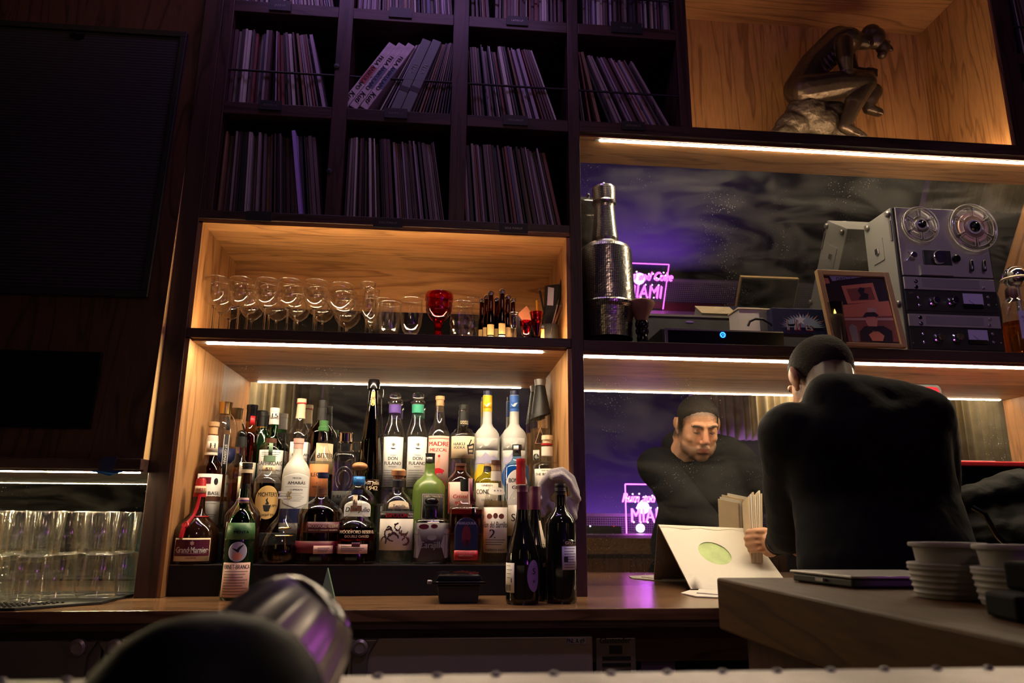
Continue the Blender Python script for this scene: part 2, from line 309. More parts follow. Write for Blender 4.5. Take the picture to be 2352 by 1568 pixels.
def dup(root, loc, rotz=0, label=None, group=None):
    r = root.copy(); COL.objects.link(r); r.location = loc; r.rotation_euler = (root.rotation_euler.x, root.rotation_euler.y, rotz)
    if label: r['label'] = label
    if group: r['group'] = group
    for ch in list(root.children):
        c = ch.copy(); COL.objects.link(c); c.parent = r
        for g in ch.children:
            d = g.copy(); COL.objects.link(d); d.parent = c
    return r
_tc = {}
def text2d(s, off=0.0, shear=0.0):
    """flat triangulated lettering, capital height 1, centred on x, baseline 0"""
    bold = off > .006; off = 0 if off > 0 else off; k = (s, bold, off, shear)
    if k not in _tc:
        cu = bpy.data.curves.new('lettering', 'FONT'); cu.body = s; cu.align_x = 'CENTER'; cu.offset = off; cu.shear = shear; cu.resolution_u = 3
        o = bpy.data.objects.new('lettering', cu); COL.objects.link(o)
        dg = bpy.context.evaluated_depsgraph_get(); me = bpy.data.meshes.new_from_object(o.evaluated_get(dg))
        V_ = [(v.co.x/.72, v.co.y/.72) for v in me.vertices]; F_ = [tuple(p.vertices) for p in me.polygons]
        bpy.data.objects.remove(o); bpy.data.curves.remove(cu); bpy.data.meshes.remove(me)
        if bold:                                                     # heavier strokes: the same letters laid twice, a hair apart
            n_ = len(V_); V_ = [(x-.028, y) for x, y in V_] + [(x+.028, y) for x, y in V_]; F_ = F_ + [tuple(i+n_ for i in f) for f in F_]
        xs = [v[0] for v in V_] or [0]; _tc[k] = (V_, F_, max(xs)-min(xs))
    return _tc[k]
def flat_text(g, s, org, ux, uy, h, w=None, off=0.0, shear=0.0):
    """adds lettering to G in the plane spanned by ux (reading direction) and uy (up), centred on org"""
    V_, F_, W_ = text2d(s, off, shear); org, ux, uy = Vector(org), Vector(ux), Vector(uy); sx = h if not w else min(h, w/W_)
    g.add([org + ux*(x*sx) + uy*((y-.5)*h) for x, y in V_], F_)
# ------------------------------------------------------------------ world-coordinate part helper
def wmat(o):
    m = o.matrix_basis.copy()
    while o.parent: o = o.parent; m = o.matrix_basis @ m
    return m
def part(g, name, mat, parent, smooth=False, bevel=0, angle=40, seg=2):
    """G holds world coordinates; the mesh is moved into the parent's space"""
    o = g.obj(name, mat, parent, smooth, bevel, angle=angle, seg=seg)
    o.data.transform(wmat(parent).inverted()); return o
def B(x0, x1, y0, y1, z0, z1): return G().box(x0, x1, y0, y1, z0, z1)

YF = 2.40; CT = .925
LP0, LP1, CP0, CP1, NP0, NP1, RP0, RP1 = -.905, -.84, .428, .470, .854, .898, 2.18, 2.27
D1, D2 = (-.427, -.373), (-.002, .056)
R3, R2, R1, TOP = 2.174, 2.588, 3.002, 3.42
GT, GB, AC = 1.761, 1.726, 2.135
RT, RB = 1.757, 1.715; UT, UB = 2.590, 2.542
RB1 = 2.60

# ------------------------------------------------------------------ the room
struct(B(-4.2, 7.2, -2.6, 3.4, -.06, 0).obj('floor', 'room_dark'))
struct(B(-4.2, 7.2, -2.6, 3.4, 3.43, 3.5).obj('ceiling', 'room_dark'))
struct(B(-4.2, 7.2, 3.0, 3.1, 0, 3.43).obj('wall_back', 'room_dark'))
struct(B(-4.2, 7.2, -2.6, -2.5, 0, 3.43).obj('wall_front', 'room_dark'))
struct(B(-4.3, -4.2, -2.6, 3.4, 0, 3.43).obj('wall_left', 'room_dark'))
struct(B(7.2, 7.3, -2.6, 3.4, 0, 3.43).obj('wall_right', 'room_dark'))
for x0, x1, nm in ((-2.5, -1.2, 'seen behind the bottles in their mirror'), (2.7, 4.7, 'seen behind the barman in the mirror'), (5.2, 6.9, 'seen at the right end of the long mirror')):
    g = G(); n = int((x1-x0)/.009); front = []
    for i in range(n+1): front.append((x0+(x1-x0)*i/n, -2.2+.045*math.sin(i*.62+1.1*math.sin(i*.17))))
    vs = [(x, y, z) for z in (2.02 if x0 < 5 else 1.7, 3.1) for x, y in front] + [(x, y-.02, z) for z in (2.02 if x0 < 5 else 1.7, 3.1) for x, y in front]; k = n+1; fs = []
    for i in range(n): fs += [(i, i+1, k+i+1, k+i), (2*k+i, 3*k+i, 3*k+i+1, 2*k+i+1)]
    g.add(vs, fs); c = g.obj('curtain', 'curtain', smooth=True)
    tag(c, 'pleated cream curtain across the room, ' + nm, 'curtain')

# ------------------------------------------------------------------ centre cabinet: records above, glasses and bottles below
cab = thing('back_bar_cabinet', 'tall dark-stained oak back bar cabinet of record cells over two lit bays', 'cabinet', (-.2, 2.4, CT))
for x0, x1 in ((LP0, LP1), (CP0, CP1)): part(B(x0, x1, YF, 2.46, CT, TOP), 'post', 'dark_oak_z', cab, bevel=.002)
for a, b in ((LP0+.01, LP1-.001),): part(B(a, b, 2.46, 2.84, CT, TOP), 'side_wall', 'dark_oak_z', cab)
part(B(CP0+.006, CP1-.006, 2.46, 2.84, CT, TOP), 'side_wall', 'dark_oak_z', cab)
for z0, z1 in ((CT, GB), (GT, AC)):
    part(B(LP1-.001, LP1+.013, 2.404, 2.80 if z0 < 1 else 2.83, z0, z1), 'oak_lining', 'oak_z', cab, bevel=.001)
    part(B(CP0-.013, CP0+.001, 2.404, 2.80 if z0 < 1 else 2.83, z0, z1), 'oak_lining', 'oak_z', cab, bevel=.001)
part(B(LP1, -.80, YF, 2.80, R3-.03, TOP), 'stile', 'dark_oak_z', cab, bevel=.002)
for a, b in (D1, D2): part(B(a, b, YF+.002, 2.79, R3, TOP), 'divider', 'dark_oak_z', cab, bevel=.002)
part(B(LP1, CP0, YF-.002, 2.82, AC+.008, R3), 'record_shelf', 'dark_oak_x', cab, bevel=.002)
CELLX = [(-.80, D1[0]), (D1[1], D2[0]), (D2[1], CP0), (CP1, NP0)]
for z in (R2, R1):
    for x0, x1 in CELLX[:3]: part(B(x0, x1, YF, 2.79, z-.046, z), 'record_shelf', 'dark_oak_x', cab, bevel=.002)
part(B(LP1, CP0, YF+.004, 2.83, AC-.006, AC+.008), 'bay_ceiling', 'oak_x', cab)
part(B(LP1, CP0, 2.80, 2.84, R3, TOP), 'back_panel', 'black_matte', cab)
part(B(LP1+.012, CP0-.012, 2.82, 2.845, 1.952, AC), 'back_panel', 'oak_x', cab)
part(B(LP1+.012, CP0-.012, 2.815, 2.845, GT, 1.952), 'back_strip', 'black_gloss', cab)
part(B(LP1, CP0, YF, 2.83, GB+.003, GT), 'glass_shelf', 'dark_oak_x', cab, bevel=.002)
part(B(LP1+.012, CP0-.012, 2.425, 2.80, GB-.003, GB+.004), 'soffit', 'oak_x', cab)
part(B(LP1+.012, CP0-.012, 2.80, 2.815, CT, GB), 'mirror', 'mirror_bottles', cab)
for px, py in ((773, 152), (756, 393)):
    p = at(px, py, YF); part(G().lathe([(.010, 0), (.010, .006), (.004, .008)], 14, mtx=Matrix.Translation((p.x, YF+.004, p.z)) @ Matrix.Rotation(PI/2, 4, 'X')), 'plug', 'black', cab, True)
def plate(parent, x0, y0, x1, y1, txt, mat='black'):
    a, b = at(x0, y1, YF), at(x1, y0, YF)
    p = part(B(a.x, b.x, YF-.006, YF-.001, a.z, b.z), 'label_plate', mat, parent)
    if txt:
        g = G(); flat_text(g, txt, ((a.x+b.x)/2, YF-.0066, (a.z+b.z)/2), (1, 0, 0), (0, 0, 1), .008, (b.x-a.x)*.62); part(g, 'lettering', 'dull_steel', p)
for q in ((565, 488, 625, 507, ''), (857, 503, 925, 522, 'SOUL FUNK/LP'), (1147, 516, 1212, 535, 'SOUL FUNK/LP'), (595, 234, 648, 252, 'FELA FAMILY LP'), (882, 252, 936, 271, 'FELA FAMILY LP'), (1155, 268, 1212, 287, 'AFRO CUBAN LP'),
          (618, 5, 670, 24, 'JAZZ LP'), (893, 22, 947, 40, '', ), (1163, 41, 1213, 58, 'LATIN LP')):
    plate(cab, *q[:4], q[4], 'slate' if q[0] == 893 else 'black')
rodz = at(640, 166, YF+.012).z
for x0, x1 in CELLX[:3]: part(G().tube([(x0, YF+.012, rodz), (x1, YF+.012, rodz)], .0042, 8), 'retaining_rod', 'black', cab, True)
rod1 = R1 + (rodz-R2)
for x0, x1 in CELLX[:3]: part(G().tube([(x0, YF+.012, rod1), (x1, YF+.012, rod1)], .0042, 8), 'retaining_rod', 'black', cab, True)

# ------------------------------------------------------------------ right cabinet: record cells, statue niche, two mirrored bays
cab2 = thing('display_cabinet', 'oak display cabinet right of the records with statue niche and mirrored bays', 'cabinet', (1.3, 2.4, CT))
part(B(NP0, NP1, YF, 2.82, UT, TOP), 'post', 'dark_oak_z', cab2, bevel=.002)
part(B(RP0+.012, RP1, YF, 2.82, UT, TOP), 'post', 'dark_oak_z', cab2, bevel=.002)
part(B(RP0, RP0+.013, YF+.004, 2.82, UT, 3.385), 'oak_lining', 'oak_z', cab2)
part(B(CP1, RB1+.1, YF, 2.83, UB+.004, UT), 'shelf', 'dark_oak_x', cab2, bevel=.002)
part(B(CP1, NP0, YF, 2.79, R1-.046, R1), 'record_shelf', 'dark_oak_x', cab2, bevel=.002)
part(B(CP1, NP0, 2.80, 2.84, UT, TOP), 'back_panel', 'black_matte', cab2)
part(B(NP1-.001, NP1+.003, 2.43, 2.82, UT, 3.385), 'oak_lining', 'oak_z', cab2)
part(B(NP1, RP0, 2.82, 2.84, UT, 3.40), 'niche_back', 'oak_z', cab2)
part(B(NP1, RP0, YF+.004, 2.83, 3.385, 3.41), 'niche_ceiling', 'oak_x', cab2)
part(B(CP1, RB1, 2.425, 2.63, UB-.003, UB+.005), 'soffit', 'oak_x', cab2)
part(B(CP1, RB1+.06, YF, 2.82, RB+.004, RT), 'shelf', 'dark_oak_x', cab2, bevel=.002)
part(B(CP1, RB1, 2.425, 2.79, RB-.003, RB+.005), 'soffit', 'oak_x', cab2)
part(B(RB1, RB1+.015, 2.42, 2.83, CT, UB), 'oak_lining', 'oak_z', cab2)
part(B(CP1, RB1, 2.79, 2.80, CT, RB), 'mirror', 'mirror_right', cab2)
part(B(CP1, RB1, 2.775, 2.80, RT, 1.958), 'ledge', 'slate', cab2)
part(B(CP1, RB1, 2.770, 2.81, 1.958, 1.966), 'ledge_trim', 'dull_steel', cab2)
g = G(); t17 = math.tan(math.radians(17))
g.prism([(CP1, 2.625, UB), (CP1, 2.625+(UB-1.966)*t17, 1.966), (CP1, 2.637+(UB-1.966)*t17, 1.966), (CP1, 2.637, UB)], (RB1-CP1, 0, 0))
part(g, 'tilted_mirror', 'mirror_upper', cab2)
for q in ((1427, 282, 1480, 298, 'LATIN FUNK LP'), (1403, 56, 1473, 75, 'SALSA LP')): plate(cab2, *q)
for z in (rodz, rod1): part(G().tube([(CP1, YF+.012, z), (NP0, YF+.012, z)], .0042, 8), 'retaining_rod', 'black', cab2, True)
for z in (R2, R1): part(B(RP1, RP1+.45, YF, 2.79, z-.046, z), 'record_shelf', 'dark_oak_x', cab2, bevel=.002)
part(B(RP1, RP1+.45, 2.80, 2.84, UT, TOP), 'back_panel', 'black_matte', cab2)
part(G().tube([(RP1, YF+.012, rod1), (RP1+.4, YF+.012, rod1)], .0042, 8), 'retaining_rod', 'black', cab2, True)

# ------------------------------------------------------------------ left speaker section
spk = thing('speaker_cabinet', 'walnut speaker cabinet left of the records with a big black cloth grille', 'speaker', (-1.8, 2.4, 1.3))
def yp(z): return 2.35 + (z-1.332)*.052
def panel(x0, x1, z0, z1, d0, d1, name, mat, bevel=0):
    g = G(); g.prism([(x0, yp(z0)-d0, z0), (x0, yp(z1)-d0, z1), (x0, yp(z1)+d1, z1), (x0, yp(z0)+d1, z0)], (x1-x0, 0, 0)); return part(g, name, mat, spk, bevel=bevel)
XL = -2.6
panel(XL, LP0-.001, 1.332, TOP, 0, .10, 'panel', 'walnut_z')
panel(LP0-.004, LP0, 1.332, 2.45, -.001, .10, 'edge_strip', 'oak_edge_lit')  # oak coloured paler here to stand in for light on the strip
GX, GZ0, GZ1 = -.960, 1.848, 2.866
panel(XL, GX-.022, GZ0+.022, GZ1-.022, .006, 0, 'grille_cloth', 'grille_cloth')
panel(XL, GX, GZ1-.022, GZ1, .016, 0, 'grille_frame', 'black', .002); panel(XL, GX, GZ0, GZ0+.022, .016, 0, 'grille_frame', 'black', .002); panel(GX-.022, GX, GZ0+.022, GZ1-.022, .016, 0, 'grille_frame', 'black', .002)
b_ = at(178, 84, 2.42)
g = G(); g.prism([(b_.x-.022, yp(b_.z)-.014, b_.z-.006), (b_.x-.026, yp(b_.z)-.014, b_.z+.008), (b_.x-.012, yp(b_.z)-.014, b_.z+.013), (b_.x+.004, yp(b_.z)-.014, b_.z+.006), (b_.x+.024, yp(b_.z)-.014, b_.z+.012), (b_.x+.022, yp(b_.z)-.014, b_.z-.006), (b_.x+.003, yp(b_.z)-.014, b_.z-.013)], (0, .008, 0)); part(g, 'badge', 'black_gloss', spk)
panel(XL, -1.07, 1.42, 1.663, .012, 0, 'port_cover', 'black_gloss', .003)
part(B(XL, LP0, 2.335, 2.84, 1.299, 1.332), 'shelf', 'dark_oak_x', spk, bevel=.002)
part(B(XL, LP0, 2.36, 2.80, 1.294, 1.300), 'soffit', 'dark_oak_x', spk)
part(B(XL, LP0+.01, 2.80, 2.815, CT, 1.299), 'mirror', 'mirror_left', spk)
part(B(-1.9, -1.86, 2.42, 2.80, CT, 1.299), 'side_wall', 'oak_z', spk)
a = at(250, 1058, 2.33); tp = G().prism([(a.x-.02, 2.331, a.z+.012), (a.x+.022, 2.331, a.z+.012), (a.x+.014, 2.331, a.z-.03), (a.x-.028, 2.331, a.z-.026)], (0, .002, 0)); tag(tp.obj('painters_tape', 'navy'), 'dark blue tape stuck on the shelf lip over the tumblers', 'tape')
tp = G(); a = at(262, 1088, 2.36); tp.prism([(a.x-.075, 2.36, 1.296), (a.x-.01, 2.355, 1.296-.016), (a.x+.012, 2.35, 1.296-.008), (a.x+.03, 2.36, 1.296)], (0, .003, 0)); tag(tp.obj('tape_scrap', 'light_blue'), 'light blue tape scrap hanging from the strip light over the tumblers', 'tape')

# ------------------------------------------------------------------ LED strips
def led(x0, x1, y, z, mat, label, r=.006, up=False):
    t = thing('strip_light', label, 'light', (x0, y, z), group='warm strip lights')
    if up: part(G().lathe([(r*.5, 0), (r, .02), (r, x1-x0-.02), (r*.5, x1-x0)], 8, mtx=Matrix.Translation((x0, y, z)) @ Matrix.Rotation(PI/2, 4, 'Y')), 'diffuser', mat, t, True)
    else: part(G().prism([(x0, y+r*1.6*math.sin(a), z+r*1.3-r*1.5*(math.cos(a)-.42)) for a in [math.radians(-65+13*i) for i in range(11)]], (x1-x0, 0, 0)), 'diffuser', mat, t)
    if up: part(B(x0, x1, y-.006, y+.006, z-r*1.1, z-r*.6), 'channel', 'silver', t)
    else: part(B(x0-.02 if x0 > -.9 else x0, x1+.02, y-r*1.75, y+r*1.75, z+r*1.15, z+r*1.75), 'channel', 'dull_steel', t)
    return t
led(-.785, .335, 2.447, GB-.011, 'led_l', 'long warm strip light under the glass shelf above the bottles')
led(.480, 2.56, 2.450, RB-.011, 'led_r', 'long warm strip light under the shelf that carries the tape deck')
led(.555, 2.59, 2.443, UB-.011, 'led_u', 'long warm strip light under the statue niche')
led(XL+.05, LP0-.02, 2.39, 1.290, 'led_b', 'yellowish strip light over the tumblers in the left bay', .0024)
led(-.80, .39, 2.435, GT+.0035, 'led_alc', 'strip light on the glass shelf hidden behind its lip', .003, True)
led(.92, 2.16, 2.45, UT+.0035, 'led_niche', 'strip light on the statue niche floor hidden behind its lip', .003, True)

# ------------------------------------------------------------------ counter and what is under it
ctr = thing('counter', 'long brown wooden back counter under the bottles', 'counter', (.3, 2.4, .88))
part(B(XL, 3.2, 2.085, 2.86, .893, CT), 'worktop', 'counter_wood', ctr, bevel=.003)
part(B(XL, 3.2, 2.09, 2.12, .875, .8935), 'edge_board', 'dark_oak_x', ctr)
part(B(XL, 3.2, 2.14, 2.16, .78, .876), 'apron', 'dark_oak_x', ctr)
part(B(XL, 3.2, 2.55, 2.58, 0, .80), 'base_back', 'black', ctr)
def cooler(x0, x1, handles, label):
    t = thing('undercounter_fridge', label, 'fridge', ((x0+x1)/2, 2.3, 0), group='undercounter fridges')
    part(B(x0, x1, 2.17, 2.54, .05, .80), 'cabinet_body', 'deck_black', t)
    return t
fz = at(1100, 1462, 2.13).z
fr = cooler(at(800, 1500, 2.13).x, at(1462, 1500, 2.13).x, 1, 'stainless undercounter fridge with keyed latch and vent panel below the bottles')
xa, xb, xc, xd = at(868, 1500, 2.13).x, at(1362, 1500, 2.13).x, at(1370, 1500, 2.13).x, at(1462, 1500, 2.13).x
dr = part(B(at(800, 1500, 2.13).x, xb, 2.13, 2.17, .2, fz), 'door', 'steel', fr, bevel=.004)
def latch(parent, px):
    x = at(px, 1500, 2.13).x; z = at(px, 1483, 2.13).z
    h = part(G().prism([(x-.046, 2.129, fz-.002), (x+.046, 2.129, fz-.002), (x+.043, 2.129, z+.012), (x+.022, 2.129, z-.022), (x+.018, 2.129, z-.2), (x-.018, 2.129, z-.2), (x-.022, 2.129, z-.022), (x-.043, 2.129, z+.012)], (0, -.014, 0)), 'handle', 'dull_steel', parent, bevel=.004)
    part(G().lathe([(.021, 0), (.021, .012), (.014, .016), (.014, .012), (.005, .012)], 20, mtx=Matrix.Translation((x, 2.116, z)) @ Matrix.Rotation(PI/2, 4, 'X')), 'lock', 'steel', h, True)
latch(dr, 828)
lp = part(B(at(1300, 1470, 2.127).x, at(1345, 1470, 2.127).x, 2.1275, 2.1305, at(1320, 1478, 2.127).z, at(1320, 1464, 2.127).z), 'label_strip', 'lilac', dr)
g = G(); p = at(1322, 1471, 2.127); flat_text(g, 'PNL A #9', (p.x, 2.127, p.z), (1, 0, 0), (0, 0, 1), .012, .05, .01); part(g, 'lettering', 'ink', lp)
vp = part(B(xc, xd, 2.135, 2.17, .2, fz-.006), 'vent_panel', 'dull_steel', fr, bevel=.003)
g = G(); p = at(1413, 1470, 2.13); flat_text(g, 'Glastender', (p.x, 2.134, p.z), (1, 0, 0), (0, 0, 1), .016, .088, .02, .1); part(g, 'lettering', 'black', vp)
p = at(1415, 1492, 2.13); part(B(p.x-.018, p.x+.018, 2.132, 2.14, p.z-.011, p.z+.011), 'switch', 'black', vp)
for y in (1512, 1527, 1542, 1557): p = at(1417, y, 2.13); part(B(p.x-.04, p.x+.04, 2.133, 2.14, p.z-.005, p.z+.005), 'vent_slot', 'black', vp)
f2 = cooler(XL, at(330, 1500, 2.13).x, 2, 'dark undercounter fridge with two latches at the left end of the counter')
d2a = part(B(XL, at(232, 1500, 2.13).x, 2.13, 2.17, .2, fz), 'door', 'dull_steel', f2, bevel=.004); d2b = part(B(at(240, 1500, 2.13).x, at(700, 1500, 2.13).x, 2.13, 2.17, .2, fz), 'door', 'dull_steel', f2, bevel=.004)
latch(d2a, 185); latch(d2b, 270)
pb = at(1472, 1508, 2.16); pb2 = at(1553, 1560, 2.16)
bx = thing('purple_bin', 'small square bin lit purple beside the fridge vent', 'bin', ((pb.x+pb2.x)/2, 2.25, 0))
part(B(pb.x, pb2.x, 2.16, 2.34, .3, pb.z), 'body', 'tile_purple', bx, bevel=.004); part(B(pb.x-.004, pb2.x+.004, 2.155, 2.345, pb.z, pb.z+.008), 'rim', 'dull_steel', bx)

# ------------------------------------------------------------------ records
def sleeve_mesh(t, h, i):
    me = B(0, t, 0, .313, 0, h).mesh('record_sleeve'); me.materials.append(M['sleeve_%d' % i]); return me
SM = {(t, i): sleeve_mesh(t, .3125, i) for t in (.0042, .0062, .0085, .0115) for i in range(len(SLEEVES))}
CELLNAME = {(3, 0): 'bottom record row, first cell', (3, 1): 'bottom record row, middle cell', (3, 2): 'bottom record row, third cell',
            (2, 0): 'record row with rods, first cell', (2, 1): 'record row with rods, box-set cell', (2, 2): 'record row with rods, third cell', (2, 3): 'record cell beside the statue niche'}
def put_sleeve(x, y, z, a, t, i, cell):
    me = SM[(t, i)]; o = bpy.data.objects.new('record_sleeve', me); COL.objects.link(o)
    o.location = (x, y, z); o.rotation_euler = (0, -a, 0); nm = SLEEVES[i][1]
    RECS.setdefault((cell, nm), []).append(o)
RECS = {}
stuff = []
def fill(cell, x0, x1, z, angs, w, out=None, maxn=99):
    """left-leaning (a>0) or upright row from x0; angs = [(fraction, degrees)]"""
    b = x0 + .002; n = 0; rnd = random.Random(cell[0]*10+cell[1]+50); L = .3125
    f = lambda u: next(a0+(a1-a0)*(u-u0)/(u1-u0) for (u0, a0), (u1, a1) in zip(angs, angs[1:]) if u <= u1)
    a = math.radians(f(0)); b += L*math.sin(max(a, 0))*.0
    while n < maxn:
        t = rnd.choices((.0042, .0062, .0085, .0115), (4, 6, 5, 2))[0]; i = rnd.choices(range(len(SLEEVES)), w)[0]
        u = min(1, (b-x0)/(x1-x0)); a2 = max(a, math.radians(f(u))); b += L*math.sin(a2-a); a = a2
        if b + t*math.cos(a) > x1-.002: break
        y = YF + .022 + .045*rnd.random()**2.2
        if out is None: put_sleeve(b, y, z, a, t, i, cell)
        else: out.append((b, y, z, a, t, i))
        b += t/math.cos(a) + .0012; n += 1
        if rnd.random() < .12: b += .002+.007*rnd.random()
    return b
WD = (1.2, 2, 4, 4, 1, 1, 1.5, 1.6, 4, 3); WL = (4, 4, 4, 2, 1.5, 1.5, 1, 4, 2, 3); WP = (3, 3, 5, 1.5, 3, 2, 1, 5, 1.5, 2)
fill((3, 0), -.80, D1[0]-.008, R3, [(0, 0), (.3, 2), (1, 8)], WD)
fill((3, 1), D1[1]+.006, D2[0], R3, [(0, 0), (.3, 4), (1, 9)], WL)
fill((3, 2), D2[1]+.004, CP0-.012, R3, [(0, 4), (.4, 7), (1, 12)], WP)
fill((2, 0), -.80, D1[0]-.012, R2, [(0, 0), (.36, 1), (.5, 5), (1, 14)], WP)
fill((2, 2), D2[1]+.02, CP0-.02, R2, [(0, 4), (.5, 11), (1, 19)], WP)
fill((2, 3), CP1, NP0-.02, R2, [(0, 4), (.12, 8), (.2, 19), (1, 27)], (4, 4, 4, 1, 2, 2, 1, 6, .6, 2))
# the box-set cell: leaning to the right, built from the right wall
def right_lean(x, t, a): return (x - t*math.cos(a), t*math.sin(a))
b = D2[0]-.002; a = math.radians(4); rnd = random.Random(4); L = .3125
for k in range(13):
    t = rnd.choice((.0042, .0062, .0042)); i = (8, 3, 8, 2, 8, 5, 9, 2, 8, 4, 5, 3, 2)[k]; a2 = math.radians(4 + k*1.1); b -= L*math.sin(a2-a); a = a2
    put_sleeve(b - t*math.cos(a), YF+.02+rnd.random()*.008, R2+t*math.sin(a), -a, t, i, (2, 1)); b -= t/math.cos(a)+.0006
pm('fela_grey', (.13, .15, .15), .45); pm('box_white', (.50, .42, .46), .55, var=.55, vscale=45); pm('box_art_red', (.35, .05, .06), .5); pm('box_art_blue', (.10, .12, .22), .5)
def box_set(x, t, a, label, mat, txt, kind):
    o = thing('record_box_set', label, 'box set', (x - t*math.cos(a), YF+.008, R2+t*math.sin(a)), group='record box sets'); o.rotation_euler = (0, a, 0)
    B(0, t, .0, .312, 0, .318).obj('case', mat, o, bevel=.002)
    if kind == 'fela':
        B(-.0005, t+.0005, -.001, .005, .085, .105).obj('band', 'black', o)
        g = G(); flat_text(g, 'FELA', (t*.5, -.0012, .185), (0, 0, -1), (1, 0, 0), t*.42, .05, .02); g.obj('lettering', 'white', o)
    else:
        g = G(); flat_text(g, 'FELA ANIKULAPO', (t*.5, -.0012, .17), (0, 0, -1), (1, 0, 0), t*.5, .17, .015); flat_text(g, 'Kuti', (t*.5, -.0012, .05), (0, 0, -1), (1, 0, 0), t*.7, .06, .01, .3); g.obj('lettering', 'ink', o)
        g = G(); g.box(t*.12, t*.88, -.0008, .001, .12, .20) if kind == 'red' else g.box(t*.3, t*.95, -.0008, .001, .10, .2); 
        art = g.obj('spine_art', 'box_art_red' if kind == 'red' else 'box_art_blue', o)
    return o
for txt, lab in (('FELA', 'right-hand grey record box set with black band, beside the orange sleeves'), ('FELA', 'left-hand grey record box set with black band and white lettering')):
    a2 = math.radians(19.5); b -= L*math.sin(a2-a)*(.25); a = a2
    box_set(b, .034, a, lab, 'fela_grey', txt, 'fela'); b -= .034/math.cos(a) + .002
for k in range(3):
    a2 = math.radians(21+k*1.2); b -= L*math.sin(a2-a); a = a2
    put_sleeve(b - .0042*math.cos(a), YF+.02, R2+.0042*math.sin(a), -a, .0042, (7, 3, 0)[k], (2, 1)); b -= .0042/math.cos(a)+.001
for k, (lab, kd) in enumerate((('rightmost of the three tilted mottled white record box sets', 'blue'), ('middle one of the three tilted mottled white record box sets', 'blue'), ('leftmost of the three tilted mottled white record box sets, with red spine art', 'red'))):
    a2 = math.radians(30.5 + k*.6); b -= L*math.sin(a2-a)*(1 if k == 0 else .5) + (.0 if k else .0); a = a2
    box_set(b, .030, a, lab, 'box_white', '', kd); b -= .030/math.cos(a) + .001
ORDS = ['first', 'second', 'third', 'fourth', 'fifth', 'sixth', 'seventh', 'eighth', 'ninth', 'tenth', 'eleventh', 'twelfth', 'thirteenth', 'fourteenth', 'fifteenth', 'sixteenth']
for (cell, nm), os_ in RECS.items():
    for k, o in enumerate(sorted(os_, key=lambda o: o.location.x)): tag(o, ('%s %s record sleeve from the left, %s' % (ORDS[k], nm, CELLNAME[cell])) if len(os_) > 1 else 'only %s record sleeve, %s' % (nm, CELLNAME[cell]), 'record', '%s sleeves, %s' % (nm, CELLNAME[cell]))
# a bright violet sleeve in the first bottom cell
p = at(668, 290, YF+.012); q = at(690, 488, YF+.012)
o = B(0, .012, 0, .05, 0, .318).obj('record_sleeve', 'violet_sleeve'); o.location = (q.x-.004, YF+.003, R3+.0005); o.rotation_euler = (0, -math.atan2(q.x-p.x, p.z-q.z)*.85, 0)
tag(o, 'bright violet record sleeve sticking out of the bottom record row', 'record')
fill((1, 0), -.80, D1[0]-.01, R1, [(0, 0), (1, 12)], WL, stuff); fill((1, 1), D1[1]+.004, D2[0], R1, [(0, 0), (1, 5)], WL, stuff)
fill((1, 2), D2[1]+.01, D2[1]+.09, R1, [(0, 2), (1, 5)], WL, stuff); fill((1, 2), D2[1]+.10, CP0-.005, R1, [(0, 0), (1, .1)], WL, stuff)
fill((1, 3), CP1+.03, NP0-.005, R1, [(0, 0), (1, .1)], WL, stuff)
fill((0, 1), RP1+.004, RP1+.4, R2, [(0, 0), (1, 14)], WP, stuff); fill((0, 2), RP1+.004, RP1+.4, R1, [(0, 0), (1, 14)], WP, stuff)
g = G(); mi = []
for x, y, z, a, t, i in stuff:
    g.box(0, t, 0, .313, 0, .3125, Matrix.Translation((x, y, z)) @ Matrix.Rotation(-a, 4, 'Y')); mi += [i]*6
me = g.mesh('record_sleeves')
for i in range(len(SLEEVES)): me.materials.append(M['sleeve_%d' % i])
me.polygons.foreach_set('material_index', mi); o = bpy.data.objects.new('record_sleeves', me); COL.objects.link(o)
tag(o, 'record sleeves packed along the topmost row and in the cells past the statue', 'records', None, 'stuff')
